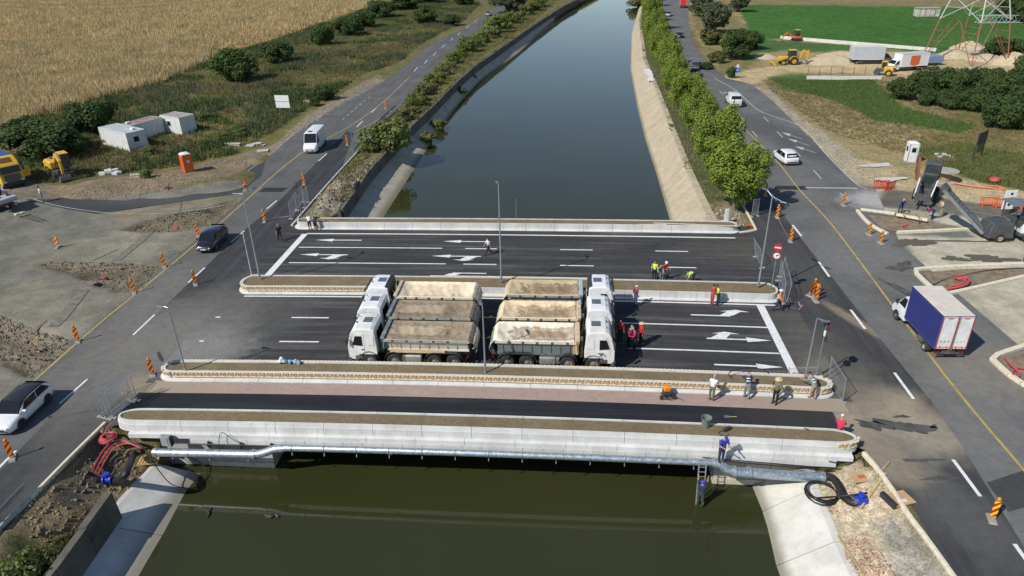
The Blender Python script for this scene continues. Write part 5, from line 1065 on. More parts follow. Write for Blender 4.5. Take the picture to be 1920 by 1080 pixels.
blades('bank_grass', 'grass between canal road and retaining wall', pts_in(cb, 9000, lambda c: off(c) & (c[:, 1] > 74)), m_gr1, 5, .2, .7, .1, .5)
blades('dry_bank_grass', 'straw coloured grass tufts between canal road and retaining wall', pts_in(cb, 7000, lambda c: patchy(5, 74, .48)(c) & (c[:, 1] > 74)), m_gr2, 6, .25, .8, .1, .5)
ra = GP([(1340, 400), (1295, 330), (1240, 190), (1207, 110), (1197, 30), (1240, 0), (1262, 62), (1330, 235), (1385, 360)])
blades('avenue_grass', 'grass under the avenue trees', pts_in(ra, 7000, off), m_gr1, 5, .15, .45, .09, .5)
rg = GP([(1430, 150), (1660, 150), (1960, 250), (1960, 335), (1780, 320), (1690, 290), (1560, 250), (1450, 175)])
blades('meadow_dry_grass', 'dry grass of the open ground by the white booth', pts_in(rg, 11000), m_gr2, 5, .1, .3, .1, .5)
blades('meadow_grass', 'lush grass patch before the thicket', pts_in(GP([(1440, 148), (1640, 152), (1690, 200), (1830, 235), (1800, 250), (1640, 226), (1570, 190), (1480, 165)]), 7000), m_gr3, 5, .12, .35, .1, .5)
blades('weedy_grass', 'green weeds behind the cable drum and dark sign board', pts_in(GP([(1720, 280), (1800, 268), (1960, 300), (1960, 365), (1840, 342), (1770, 318)]), 5000), m_gr1, 6, .2, .6, .1, .5)
blades('field_crop', 'low bright green crop of the far field', pts_in(GP([(1395, 12), (1950, 18), (1950, 116), (1700, 96), (1500, 76), (1410, 72)]), 9000), m_gr3, 3, .06, .16, .3, .8)
blades('rubble_weeds', 'weeds on the slope in the lower corner', pts_in(GP([(0, 1075), (60, 1000), (120, 960), (170, 960), (90, 1075)]), 900, lambda c: c[:, 0] > -26), m_gr1, 6, .15, .45, .05, .5)
# loose stones: ground cover
def stones(name, label, pos, mat, r0, r1, z=0):
    n = len(pos); ico = np.array([(0, 0, 1), (.9, 0, .1), (.28, .85, .05), (-.72, .52, .1), (-.72, -.52, .05), (.28, -.85, .1), (0, 0, -.4)]); f = []
    for k in range(5): f += [(0, 1+k, 1+(k+1) % 5), (6, 1+(k+1) % 5, 1+k)]
    f = np.array(f); ix = np.clip(np.searchsorted(XS, pos[:, 0]), 0, len(XS)-1); iy = np.clip(np.searchsorted(YS, pos[:, 1]), 0, len(YS)-1); b = np.column_stack([pos, HZ[iy, ix]])
    s = (r0+(r1-r0)*RNG.random(n)**3)[:, None, None]*RNG.uniform(.6, 1.3, (n, 1, 3)); a = RNG.uniform(0, 6.28, n); V = ico[None]*s; c, sn = np.cos(a)[:, None], np.sin(a)[:, None]
    V = np.stack([V[..., 0]*c-V[..., 1]*sn, V[..., 0]*sn+V[..., 1]*c, V[..., 2]], -1)+b[:, None]; F = (f[None]+7*np.arange(n)[:, None, None]).reshape(-1, 3)
    return tag(link(name, np_mesh(name, V.reshape(-1, 3), F, mat)), label, 'stones', kind='stuff')
m_gst = M('pale_gravel', (.31, .28, .225), .9, var=.35, sc=1.2); m_brn = M('brown_rubble', (.22, .17, .11), .95, var=.35, sc=1.5); m_gry = M('grey_rubble', (.17, .16, .145), .95, var=.3, sc=1.5); m_pink = M('brick_rubble', (.40, .24, .17), .9, var=.4, sc=2.5)
stones('gravel', 'pale gravel along the edge of the avenue road', pts_in(GP([(1425, 165), (1445, 170), (1490, 210), (1570, 265), (1650, 325), (1660, 350), (1610, 342), (1505, 240)]), 3500), m_gst, .04, .16)
stones('gravel', 'pale gravel along the canal road verge', pts_in(GP([(480, 300), (560, 230), (640, 178), (710, 140), (722, 152), (655, 190), (575, 240), (500, 296)]), 2500), m_gst, .04, .16)
for pts, n in (([(65, 497), (105, 490), (240, 493), (325, 505), (262, 545), (215, 548), (125, 513)], 2600), ([(225, 432), (280, 410), (380, 390), (440, 372), (446, 380), (400, 420), (330, 434), (260, 434)], 2200), ([(-60, 590), (0, 590), (60, 615), (138, 640), (120, 665), (50, 712), (20, 690), (-60, 660)], 2600), ([(130, 365), (330, 318), (420, 300), (480, 290), (440, 335), (330, 355), (200, 380)], 2200)):
    stones('gravel', 'brown grey gravel left in the opened asphalt', pts_in(GP(pts), n), m_gry if n != 2200 else m_brn, .03, .13)
stones('rubble', 'broken earth and rubble beside the pipe trench', pts_in(GP([(190, 802), (262, 850), (290, 870), (225, 960), (165, 965), (60, 1010), (40, 960), (100, 890)]), 5200), m_brn, .015, .14)
stones('rubble', 'grey rubble heap behind the upstream planter end', pts_in(GP([(580, 402), (625, 345), (690, 300), (715, 318), (680, 372), (650, 404)]), 1500), m_gst, .04, .22)
stones('rubble', 'pinkish broken bricks strewn on the sand', pts_in(GP([(1590, 985), (1625, 975), (1700, 1080), (1620, 1085), (1595, 1030)]), 900), m_pink, .02, .09)
stones('rubble', 'pinkish broken bricks around the hose coil', pts_in(GP([(1530, 905), (1600, 880), (1640, 920), (1600, 940), (1545, 930)]), 350), m_pink, .02, .08)
stones('rubble', 'loose stones by the far end of the upstream planter', pts_in(GP([(1320, 412), (1325, 395), (1380, 390), (1400, 425), (1360, 420)]), 200), m_gst, .05, .25)
# ---------------------------------------------------------------- lines on the two roads
OLD, NEW = bpy.data.objects['old_asphalt_road'], bpy.data.objects['grey_asphalt_road']
def line(par, pts, w, mat, z=.012, nm='lane_line', sm=True):
    P = GP(pts); strip(nm, smooth_line(P, 5) if sm and len(P) > 2 else P, w, mat, z, par)
line(OLD, [(-90, 850), (60, 718), (180, 612), (300, 514), (400, 430), (450, 386), (560, 291), (660, 234), (720, 190), (768, 144)], .16, m_yel)
line(OLD, [(663, 248), (700, 230), (735, 207)], .14, m_yel)
for a, b in (((112, 757), (164, 711)), ((250, 628), (290, 590)), ((353, 530), (384, 502)), ((433, 455), (458, 433)), ((500, 392), (519, 376)), ((597, 302), (613, 288)), ((669, 238), (680, 227)), ((696, 211), (705, 203)), ((776, 134), (783, 126)), ((796, 119), (802, 112)), ((812, 104), (818, 98)), ((828, 89), (835, 84)), ((845, 76), (850, 71)), ((858, 66), (863, 61)), ((874, 52), (880, 47)), ((888, 42), (895, 37)), ((-30, 905), (30, 845))): line(OLD, [a, b], .15, m_paint, sm=False)
for k in range(7): line(OLD, [(642+k*8, 224-k*6.6), (646+k*8, 220.5-k*6.6)], .12, m_worn, sm=False)
line(OLD, [(420, 350), (500, 295), (560, 245), (640, 193), (700, 163)], .10, m_worn)
line(OLD, [(30, 362), (100, 384), (180, 397), (240, 401), (330, 399), (420, 385)], .10, m_worn, .012)
line(NEW, [(2010, 985), (1910, 870), (1790, 727), (1680, 582), (1560, 422), (1500, 357), (1460, 306), (1420, 265), (1386, 233)], .17, m_yel)
line(NEW, [(1340, 147), (1380, 170), (1418, 204), (1450, 218), (1490, 232), (1516, 250), (1545, 285), (1600, 340), (1625, 354)], .15, m_worn)
for a, b in (((1787, 862), (1838, 931)), ((1677, 699), (1713, 748)), ((1595, 581), (1622, 617)), ((1535, 491), (1555, 519)), ((1486, 422), (1503, 443)), ((1447, 364), (1456, 377)), ((1902, 1020), (1960, 1100))): line(NEW, [a, b], .2, m_paint, sm=False)
for a, b in (((1410, 246), (1420, 257)), ((1387, 217), (1395, 227)), ((1349, 170), (1356, 178)), ((1432, 219), (1441, 229)), ((1457, 247), (1468, 258)), ((1488, 280), (1501, 293)), ((1525, 319), (1540, 335)), ((1575, 362), (1592, 376))): line(NEW, [a, b], .14, m_worn, sm=False)
line(NEW, [(1510, 352), (1608, 353)], .30, m_worn, .010, sm=False)
for x, y in ((1465, 248), (1477, 260), (1490, 274), (1354, 172)):
    k = .45 if x < 1400 else 1; line(NEW, [(x+16*k, y+5*k), (x+40*k, y+13*k)], .13, m_worn, sm=False)
    mb = MB(); q = [G(x, y), G(x+18*k, y+3.2*k), G(x+15*k, y+7.5*k)]; mb.face([mb.p(v+Vector((0, 0, .013))) for v in q]); mb.build('arrow_marking', m_worn, NEW)
# wet stains with edges of their own
m_wet = M('wet_asphalt', (.078, .073, .064), .6, var=.35, sc=1.5); 
def stain(name, cx, cy, rx, ry, rot, seed, mat=m_wet, z=.014, n=42, par=None):
    R = random.Random(seed); c = G(cx, cy); ph = [R.uniform(0, 6.28) for _ in range(5)]; pts = []
    for i in range(n):
        a = 2*PI*i/n; k = 1+.28*math.sin(2*a+ph[0])+.2*math.sin(3*a+ph[1])+.16*math.sin(5*a+ph[2])+.1*math.sin(9*a+ph[3])+R.uniform(-.08, .08); k = max(.25, k)
        x, y = rx*k*math.cos(a), ry*k*math.sin(a); pts.append(Vector((c.x+x*math.cos(rot)-y*math.sin(rot), c.y+x*math.sin(rot)+y*math.cos(rot), z)))
    return sheet(name, pts, mat, kind='structure')
stain('wet_stain', 1700, 800, 1.35, .55, -.4, 1); stain('wet_stain', 1637, 797, .95, .38, -.5, 2); stain('wet_stain', 1690, 781, .4, .15, 0, 3); stain('wet_stain', 1728, 863, .9, .16, .0, 4); stain('wet_stain', 1760, 897, 1.0, .14, .1, 5); stain('wet_stain', 1750, 800, .3, .1, .4, 6)
stain('wet_stain', 1692, 545, .35, 2.2, .25, 7); stain('wet_stain', 1690, 500, 1.1, .8, .5, 8); stain('wet_stain', 1800, 452, 3.6, .16, -.08, 9, M('damp_dust', (.10, .085, .065), .8)); stain('wet_stain', 1855, 485, 2.0, .7, 0, 10, _mc['damp_dust']); stain('wet_stain', 1790, 485, 1.0, .5, 0, 11, _mc['damp_dust']); stain('wet_stain', 1710, 455, 1.6, .9, .3, 12, _mc['damp_dust'])
m_ash = M('pale_cement_dust', (.50, .50, .48), .95, var=.1); stain('cement_patch', 1645, 311, 1.7, .8, 0, 14, m_ash, .10); stain('cement_patch', 1668, 337, 1.8, .75, -.1, 15, m_ash, .10)
stain('dark_drip_patch', 182, 770, .35, .16, .2, 16, m_wet); stain('dark_drip_patch', 153, 773, .5, .1, .4, 17, m_wet); stain('dark_drip_patch', 162, 796, .25, .12, 0, 18, m_wet)
m_trench = M('trench_fill', (.16, .145, .115), .95, var=.3, sc=2, bump=.3)
for pts, w in (([(100, 612), (125, 585), (160, 540), (172, 527)], .9), ([(217, 489), (250, 462), (281, 436)], .8), ([(172, 489), (220, 468)], .12), ([(60, 625), (85, 600)], .3)): strip('trench_fill', smooth_line(GP(pts), 4), w, m_trench, .008, None, 'structure')
# ---------------------------------------------------------------- kerbs, one stone after another
m_kerb = M('cream_kerb_stone', (.62, .555, .43), .85, var=.1, sc=2, dirt=(.40, .33, .22), dirtk=.35); m_kerbg = M('grey_kerb_stone', (.40, .385, .345), .9, var=.15, sc=2)
_km = {}
def kerb(label, pts, mat=m_kerb, w=.24, h=.15, L=1.0, z=0.0, sm=True):
    P = GP(pts, z); P = smooth_line(P, 8) if sm and len(P) > 2 else P
    root = thing('kerb', label, 'kerb', tuple(P[0])); d = [0]
    for a, b in zip(P, P[1:]): d.append(d[-1]+(b-a).length)
    n = max(1, round(d[-1]/L)); l = d[-1]/n
    def at(s):
        for i in range(len(P)-1):
            if s <= d[i+1] or i == len(P)-2: return P[i].lerp(P[i+1], (s-d[i])/max(1e-6, d[i+1]-d[i]))
    key = (round(l, 2), w, h, mat.name)
    if key not in _km:
        mb = MB(); mb.extr([(-w/2, -.1), (w/2, -.1), (w/2, h-.03), (w/2-.03, h), (-w/2+.03, h), (-w/2, h-.03)], -l/2+.012, l/2-.012); _km[key] = mb.mesh('kerb_stone', mat)
    for i in range(n):
        a, b = at(i*l), at((i+1)*l); o = link('kerb_stone', _km[key], root); o.location = (a+b)/2-P[0]; o.rotation_euler = (0, 0, math.atan2(b.y-a.y, b.x-a.x)-PI/2)
    return root
kerb('long straight cream kerb beside the rubble trench and red hoses', [(198, 794), (128, 863), (57, 936)], w=.2)
kerb('grey kerb between guard rail and asphalt in the lower corner', [(57, 936), (-30, 1022)], m_kerbg)
kerb('curving cream kerb beside the cardboard sheets and brick rubble', [(1619, 850), (1645, 880), (1672, 918), (1700, 962), (1745, 1022), (1800, 1100)], w=.22)
kerb('thin pale kerb from the upstream planter end along the canal road', [(558, 411), (605, 357), (640, 318), (668, 288), (700, 254)], M('white_kerb_stone', (.55, .54, .51), .85), w=.18)
kerb('cream kerb corner with red cable warning strip beside the first avenue tree', [(1386, 437), (1418, 433), (1402, 402), (1384, 370), (1362, 330), (1330, 268)], sm=False, w=.2)
kerb('curved kerb at the near corner of the island being built', [(1607, 396), (1622, 414), (1640, 428), (1664, 440)], w=.3, h=.22)
kerb('front kerb of the island below the milling conveyor', [(1682, 437), (1755, 434), (1827, 430)], w=.32, h=.22); kerb('rear kerb of the island next to the hanging beam', [(1613, 394), (1677, 402)], w=.3, h=.22)
kerb('kerb round the island with the red double hose', [(1925, 519), (1850, 536), (1793, 549), (1765, 553), (1745, 540), (1716, 512), (1724, 506), (1800, 501), (1925, 496)], w=.34, h=.22)
kerb('kerb round the small island with red hose at the frame edge', [(1945, 736), (1905, 715), (1877, 692), (1860, 676), (1866, 669), (1890, 660), (1940, 644)], w=.36, h=.22)
kerb('broken kerb pieces beside the upstream planter end', [(547, 424), (557, 413)], w=.2)
for pts in ([(1628, 404), (1677, 408), (1760, 420), (1815, 430), (1680, 434), (1655, 432)], [(1728, 512), (1800, 506), (1935, 502), (1935, 512), (1850, 530), (1790, 543), (1762, 545)], [(1872, 676), (1890, 668), (1950, 650), (1950, 725), (1905, 706)]):
    sheet('island_soil', GP(pts), M('brown_island_soil', (.20, .15, .095), .95, var=.3, sc=1.5, bump=.4, dirt=(.22, .21, .19), dirtk=.4), .05, kind='structure')
# ---------------------------------------------------------------- lamp posts and signs
m_pole = M('galvanised_pole', (.33, .36, .39), .45, .6, var=.08); m_head = M('lamp_head_grey', (.18, .20, .22), .4, .5)
def lamp(label, px, py, h, arms, z=.82, r=.075, group='galvanised lamp posts on the bridge'):
    q = G(px, py, z); t = thing('street_lamp', label, 'street lamp', tuple(q), 0, group)
    mb = MB(); mb.lathe([(r*1.7, -.02), (r*1.7, .02), (r*1.1, .03), (r*1.1, .9), (r, .92), (r*.62, h), (0, h+.02)], 10); mb.build('pole', m_pole, t)
    for dx, dy, dz in arms:
        mb = MB(); mb.tube([(0, 0, h-.03), (dx*.6, dy*.6, h+dz*.6), (dx, dy, h+dz)], .035, 6); a = mb.build('arm', m_pole, t)
        mb = MB(); mb.box((0, 0, 0), (.55, .22, .07), 0, top=(.8, .7)); o = mb.build('lamp_head', m_head, a, bev=.015); o.location = (dx*1.2, dy*1.2, h+dz); o.rotation_euler = (0, 0, math.atan2(dy, dx))
    return t
lamp('tall lamp post with two short arms on the median planter end near the old road', 487, 520, 7.5, [(-.5, .1, .02), (.35, .9, .08)])
lamp('lamp post on the frieze planter end, its arm over the dusty carriageway', 347, 692, 4.75, [(-.45, .1, .05)], r=.06)
lamp('tall lamp post in the middle of the median planter, between the truck rows', 940, 527, 8.4, [(-.10, .28, .08)], .9)
lamp('shorter lamp post in the frieze planter in front of the gap between the trucks', 910, 697, 4.9, [(-.1, .35, .06)], .95, .06)
lamp('tall lamp post on the median planter end by the new road, arm over kerb', 1422, 535, 7.6, [(.55, -.55, -.25), (-.3, .6, .35)])
lamp('lamp post on the frieze planter end by the new road, with a short hooked arm', 1510, 705, 4.3, [(.4, -.12, -.12)], .75, .06)
def simple_post(name, label, px, py, h, r, mat, z=0.0, cat='post'):
    t = thing(name, label, cat, tuple(G(px, py, z))); mb = MB(); mb.lathe([(r, 0), (r*.85, h), (0, h+.02)], 8); mb.build('shaft', mat, t); mb = MB(); mb.lathe([(r*1.6, 0), (r*1.6, .05), (r, .06)], 8); mb.build('base_plate', mat, t); return t
simple_post('thin_post', 'thin pale post standing on the upstream planter behind the tall central lamp', 968, 409, 2.1, .03, m_pole, .75)
simple_post('grey_post', 'thin grey signal post beside the guard rail and dark shrub', 663, 288, 2.9, .05, m_pole)
simple_post('wrapped_post', 'slender white banded post next to the tall lamp on the median end', 472, 516, 4.2, .05, M('whitewashed_post', (.5, .5, .5), .6, sc=3, dirt=(.2, .2, .2), dirtk=.5), .6)
m_sred = M('sign_red', (.40, .03, .05), .4, var=.05); m_swht = M('sign_white', (.72, .72, .72), .4, var=.03); m_sback = M('sign_back_dark', (.035, .037, .042), .6); m_sblk = M('sign_black', (.015, .015, .015), .5)
def sign_post(label, px, py, h, discs, rz, z=.7, wrapped=False):
    t = thing('traffic_sign', label, 'road sign', tuple(G(px, py, z)), rz); mb = MB(); mb.lathe([(.035, 0), (.035, h)], 8); mb.build('pole', m_pole, t)
    for k, zz, r in discs:
        Mx = Matrix.Translation((.05, 0, zz)) @ Matrix.Rotation(PI/2, 4, 'Y')
        mb = MB(); mb.lathe([(0, -.012), (r, -.012), (r, .012), (0, .012)], 24, 0, Mx, ms=[2, 0, 0 if k != 'back' else 2])
        if k == 'noentry': mb.box((.068, 0, zz), (.008, r*1.45, r*.34), 1)
        if k == 'noturn':
            mb.lathe([(r*.8, .014), (0, .014)], 24, 1, Mx); mb.bar((.07, -.02, zz-r*.5), (.07, -.02, zz+r*.15), .008, .07, 3); mb.bar((.07, -.05, zz+r*.15), (.07, r*.35, zz+r*.15), .008, .07, 3); mb.poly([(.072, r*.3, zz+r*.38), (.072, r*.3, zz-r*.1), (.072, r*.62, zz+r*.14)], 3)
        mb.build('sign_disc', [m_sred if k != 'back' else m_sback, m_swht, m_sback, m_sblk], t, fix=False)
    if wrapped: mb = MB(); mb.lathe([(.05, h*.72), (.09, h*.76), (.06, h*.83)], 8); mb.build('tape_wrap', m_swht, t)
    return t
FACE = -PI/2-.35
sign_post('red no entry sign above a white arrow disc on the median by the new road', 1446, 541, 3.95, [('noentry', 3.62, .32), ('noturn', 2.92, .30)], FACE)
sign_post('pair of round signs seen edge on beside the hooked lamp post', 1530, 704, 4.1, [('noentry', 3.7, .36), ('noturn', 2.95, .33)], .15, .7, True)
sign_post('dark backed round sign on tall pole at the upstream planter end', 566, 408, 3.9, [('back', 3.55, .36), ('noturn', 2.85, .28)], PI+.3, .6)
sign_post('dark backed round sign on a short pole at the rounded frieze planter end', 307, 686, 1.2, [('back', .75, .38)], PI+.9, .6)
sign_post('low dark backed sign at the median planter end by the wrapped post', 456, 517, .85, [('back', .55, .28)], PI+1.0, .6)
# ---------------------------------------------------------------- striped marker boards
m_or = M('marker_orange', (.85, .36, .03), .5, var=.05); m_rd = M('marker_red', (.34, .025, .012), .5, var=.05); m_yl = M('marker_yellow', (.85, .50, .03), .5, var=.05); m_foot = M('recycled_grey_foot', (.28, .27, .25), .9)
def board_mesh(key, c1, c2):
    mb = MB(); w, h, t = .28, 1.05, .04
    for sx, s in ((1, 1), (-1, -1)):
        x = sx*t/2; n = 7; k = .34
        for i in range(-3, n+2):
            z0 = .16+i*.21; q = []
            for y, zz in ((-w/2, z0), (w/2, z0+k*.9*s), (w/2, z0+k*.9*s+.21), (-w/2, z0+.21)): q.append((y, min(max(zz, .16), .16+h)))
            if max(a[1] for a in q)-min(a[1] for a in q) > .01: mb.poly([(x, a, b) for a, b in q], (i+10) % 2)
    mb.box((0, 0, .16+h/2), (t*.9, w*1.02, h*1.01), 1); return mb.mesh('board', [c1, c2], fix=False)
BOARD = {'o': board_mesh('o', m_or, m_rd), 'y': board_mesh('y', m_yl, m_rd)}
_f = MB(); _f.box((0, 0, .05), (.75, .38, .10), 0, top=(.9, .8)); _f.box((0, 0, .13), (.14, .14, .12)); FOOT = _f.mesh('foot', m_foot)
_l = MB(); _l.lathe([(.0, 1.24), (.05, 1.24), (.09, 1.28), (.10, 1.36), (.06, 1.44), (0, 1.45)], 10); LAMP = _l.mesh('warning_lamp', m_amber)
def marker(label, px, py, rz=0, kind='o', lampy=True, z=0.0, group='striped marker boards along the roads'):
    t = thing('marker_board', label, 'marker board', tuple(G(px, py, z)), rz, group); link('board', BOARD[kind], t); link('foot', FOOT, t)
    if lampy: link('warning_lamp', LAMP, t)
    return t
for px, py, rz, k, lp, l in [(109, 464, 1.5, 'o', False, 'dull striped board seen from behind on the old asphalt yard'), (309, 501, -1.2, 'o', True, 'striped board at the tip of the gravel pit along the yellow line'), (252, 549, -1.2, 'o', True, 'striped board with tape at the lower tip of the gravel pit'), (367, 534, -1.1, 'o', True, 'striped board on the white dash between lane and new asphalt'), (147, 641, -1.2, 'o', True, 'striped board at the corner of the pit with red plastic'), (287, 704, -1.1, 'o', True, 'striped board at the rounded frieze planter end'), (24, 860, -1.1, 'o', True, 'striped board at the edge below the white hatchback'), (372, 443, -1.3, 'o', False, 'striped board half hidden behind the dark plum hatchback'), (496, 416, -1.4, 'o', True, 'striped board tied by tape to the upstream fence pole'), (570, 346, -1.4, 'o', True, 'striped board beside the sign pole at the upstream planter'), (723, 204, -1.4, 'o', True, 'striped board on the far lane line near the yellow line end'), (651, 272, -1.4, 'o', True, 'striped board behind the delivery van by the kerb'),
      (1435, 367, -1.7, 'o', True, 'striped board in the tree shade farthest from the bridge'), (1457, 408, -1.7, 'o', True, 'striped board at the edge of the tree shade, second from the bridge'), (1482, 453, -1.7, 'o', True, 'striped board in the sun beside the dashed line, before the no entry sign'), (1581, 385, -1.6, 'o', True, 'striped board on the pale dusty patch across the yellow line'), (1629, 440, -1.5, 'y', False, 'striped board on the island kerb, farther of two'), (1651, 456, -1.5, 'y', False, 'striped board on the island kerb, nearer of two'), (1525, 552, -1.3, 'o', True, 'striped board in the cluster, standing at its back'), (1520, 556, -1.0, 'o', False, 'striped board in the cluster, leaning beside the others'), (1531, 557, -1.8, 'o', False, 'striped board in the cluster, behind the front one'), (1529, 565, -1.5, 'o', True, 'striped board in the cluster, standing at its front'), (1859, 974, -1.9, 'y', True, 'bright yellow and red striped board with lamp near the picture edge')]: marker(l, px, py, rz, k, lp)
t = marker('toppled looking board wrapped in pink tape beside the yellow line', 460, 357, -1.2, 'o', False); mb = MB(); mb.tube([(.05, -.1, 1.2), (.1, .15, 1.0), (.0, .1, .8), (.08, -.14, .6), (0, 0, .45)], .06, 6); mb.build('tape_wrap', M('pink_tape', (.6, .2, .22), .6), t)
# ---------------------------------------------------------------- mesh fence panels
m_fence = M('zinc_fence_tube', (.48, .50, .52), .4, .6, var=.1)
def fence(label, a, b, h=1.95, z=0.0, lean=0.0, white=True, group='mobile wire fence panels'):
    A, Bq = G(*a, z), G(*b, z); d = Bq-A; L = d.length; t = thing('wire_fence', label, 'wire fence', tuple(A), math.atan2(d.y, d.x), group); t.rotation_euler = (lean, 0, math.atan2(d.y, d.x))
    for x in (0, L): mb = MB(); mb.tube([(x, 0, 0), (x, 0, h)], .026, 6); mb.build('post', m_fence, t)
    for zz in (.18, h-.06): mb = MB(); mb.tube([(0, 0, zz), (L, 0, zz)], .02, 5); mb.build('rail', m_fence, t)
    mb = MB()
    for i in range(1, 14): mb.bar((L*i/14, 0, .18), (L*i/14, 0, h-.06), .007)
    for i in range(1, 7): zz = .18+(h-.24)*i/7; mb.bar((0, 0, zz), (L, 0, zz), .007)
    mb.build('wire_mesh', m_fence, t)
    for x in (0, L): mb = MB(); mb.box((x, 0, .04), (.2, .5, .1)); mb.build('foot', m_foot, t, bev=.02)
    return t
for k, (a, b) in enumerate((((190, 782), (233, 738)), ((197, 784), (245, 750)), ((205, 786), (250, 753)), ((213, 784), (258, 751)))): fence(('first', 'second', 'third', 'fourth')[k]+' wire fence panel in the row by the planter wall end, counted from the road', a, b)
fence('wire fence panel between the upstream sign pole and kerb', (557, 394), (570, 379)); fence('wire fence panel end beside the upstream planter, tied with tape', (546, 411), (557, 396)); fence('short wire fence panel on the kerb behind the upstream sign', (571, 390), (579, 380))
fence('wire fence panel leaning in front of the no entry sign', (1417, 482), (1429, 503), 1.9, 0, .2); fence('wire fence panel in the tree shade by the lamp post', (1409, 407), (1420, 405))
fence('wire fence panel at the median end behind the orange vest worker', (1459, 527), (1467, 571)); fence('wire fence panel beside it, nearer the marker cluster', (1462, 520), (1474, 571), 1.95, 0, -.08); fence('wire fence panel at the frieze planter end, nearest the new road', (1553, 714), (1579, 756), 1.9, 0, .06); fence('low white fence panel lying behind the frieze planter end', (1477, 707), (1538, 704), .75)
# ---------------------------------------------------------------- tape lines, hoses, cables
m_tape = M('red_white_tape', (.6, .32, .3), .6, sc=9); m_hose = M('red_corrugated_hose', (.50, .06, .075), .55, var=.12, sc=8); m_orh = M('orange_duct', (.62, .2, .1), .6)
def cable(name, label, pts, r, mat, cat='cable', k=6, n=7):
    P = smooth_line([Vector(q) for q in pts], k); o = P[0].copy(); mb = MB(); mb.tube([q-o for q in P], r, n); ob = mb.build(name, mat); ob.location = o; return tag(ob, label, cat)
def gp(px, py, z=.05): return tuple(G(px, py, z))
def gg(px, py, dz=.04):
    q = G(px, py, -.4)
    for _ in range(4): q = G(px, py, ground_z(q.x, q.y)+dz)
    return (q.x, q.y, q.z)
cable('barrier_tape', 'red and white tape strung beside the gravel pit', [gp(248, 545, .9), gp(200, 580, .45), gp(150, 612, .75)], .012, m_tape, 'tape'); cable('barrier_tape', 'red and white tape between two boards by the tree shade', [gp(1457, 405, 1.1), gp(1470, 430, .7), gp(1482, 450, 1.1)], .012, m_tape, 'tape'); cable('barrier_tape', 'pink tape from the upstream board to the fence pole', [gp(497, 413, 1.1), gp(520, 408, .85), gp(545, 405, 1.0)], .012, m_tape, 'tape'); cable('barrier_tape', 'crumpled red tape lying near the marker cluster', [gp(1497, 566, .03), gp(1501, 574, .06), gp(1505, 572, .03), gp(1498, 580, .03)], .03, m_tape, 'tape')
def coil(name, label, px, py, z, R, r, n, mat, tilt=(0, 0), cat='hose coil'):
    q = Vector(gg(px, py, .03)) if z < -.5 else G(px, py, z); mb = MB(); rn = random.Random(int(px)); P = []
    for i in range(n*16): a = 2*PI*i/16; rr = R*(1-.08*(i/16)+.05*math.sin(i*.7)); P.append((rr*math.cos(a), rr*math.sin(a), r*1.2+r*1.1*(i/16)*.8+.03*math.sin(a*1.0+i*.1)))
    mb.tube(P, r, 7); o = mb.build(name, mat); o.location = q; o.rotation_euler = (tilt[0], tilt[1], 0); return tag(o, label, cat)
coil('hose_coil', 'coil of red corrugated hose at the planter wall end', 202, 822, -.15, .48, .035, 6, m_hose, (.15, .1)); cable('red_hose', 'red hose running up from the coil to the wall corner', [gp(196, 815, .0), gp(203, 800, .15), gp(214, 790, .25)], .035, m_hose, 'hose')
for k, (dx, dy) in enumerate(((0, 0), (6, 3), (-6, -3))):
    cable('red_hose', ('red', 'middle red', 'outer red')[k]+' hose arching from the trench to the pipe mouth', [gg(178+dx, 887+dy, .1), gg(192+dx, 860+dy, .25), gg(208+dx, 838+dy, .45), gg(232+dx, 828+dy, .75), tuple(G(256+dx, 836+dy, -.45)), tuple(G(272, 843, -.72))], .04, m_hose, 'hose')
cable('black_hose', 'black hose beside the red ones over the trench', [gg(178, 882, .1), gg(190, 855, .25), gg(206, 835, .5), gg(232, 824, .8), tuple(G(268, 838, -.5))], .045, m_black, 'hose')
def thick_pipe(name, label, P, r, mat=m_black): return cable(name, label, P, r, mat, 'pipe', 6, 12)
thick_pipe('black_pipe', 'thick black pipe bending from the galvanised pipe into the trench', [tuple(G(268, 846, -.84)), gg(252, 852, .25), gg(243, 872, .22), gg(233, 893, .2), gg(215, 901, .22), gg(180, 899, .22)], .19)
m_blue = M('blue_flange', (.02, .05, .45), .35, var=.1)
def flange(label, px, py, z, rz):
    t = thing('flange_valve', label, 'valve', gg(px, py, z), rz); mb = MB()
    for x in (-.2, .2): mb.lathe([(0, -.04), (.27, -.04), (.27, .04), (0, .04)], 16, 0, Matrix.Translation((x, 0, 0)) @ Matrix.Rotation(PI/2, 4, 'Y'))
    mb.lathe([(.17, -.2), (.17, .2)], 14, 0, Matrix.Rotation(PI/2, 4, 'Y')); mb.build('valve_body', m_blue, t)
    mb = MB(); mb.lathe([(.12, .1), (.12, .38), (.18, .38), (.18, .43), (0, .43)], 12); mb.build('bonnet', m_blue, t); mb = MB(); mb.lathe([(.165, -.45), (.165, -.2)], 12, 0, Matrix.Rotation(PI/2, 4, 'Y')); mb.build('spigot', m_steel, t); return t
flange('blue valve on the black pipe in the rubble trench', 202, 899, .26, .1); flange('blue flanged valve on the sand beside the cardboard', 1613, 938, .28, .2)
thick_pipe('black_pipe', 'thick black pipe curving from the galvanised pipe across the sand', [tuple(G(1543, 893, -.95)), gg(1562, 897, .24), gg(1575, 915, .24), gg(1583, 932, .24), gg(1598, 942, .24), gg(1610, 939, .26)], .21)
coil('hose_coil', 'large coil of black hose lying on the sand by the new bank', 1540, 926, -1.1, .95, .045, 3, m_black); cable('black_hose', 'black hose tail crossing the thick pipe towards the timber', [gg(1530, 934, .1), gg(1570, 931, .5), gg(1600, 928, .4), gg(1626, 924, .1)], .05, m_black, 'hose')
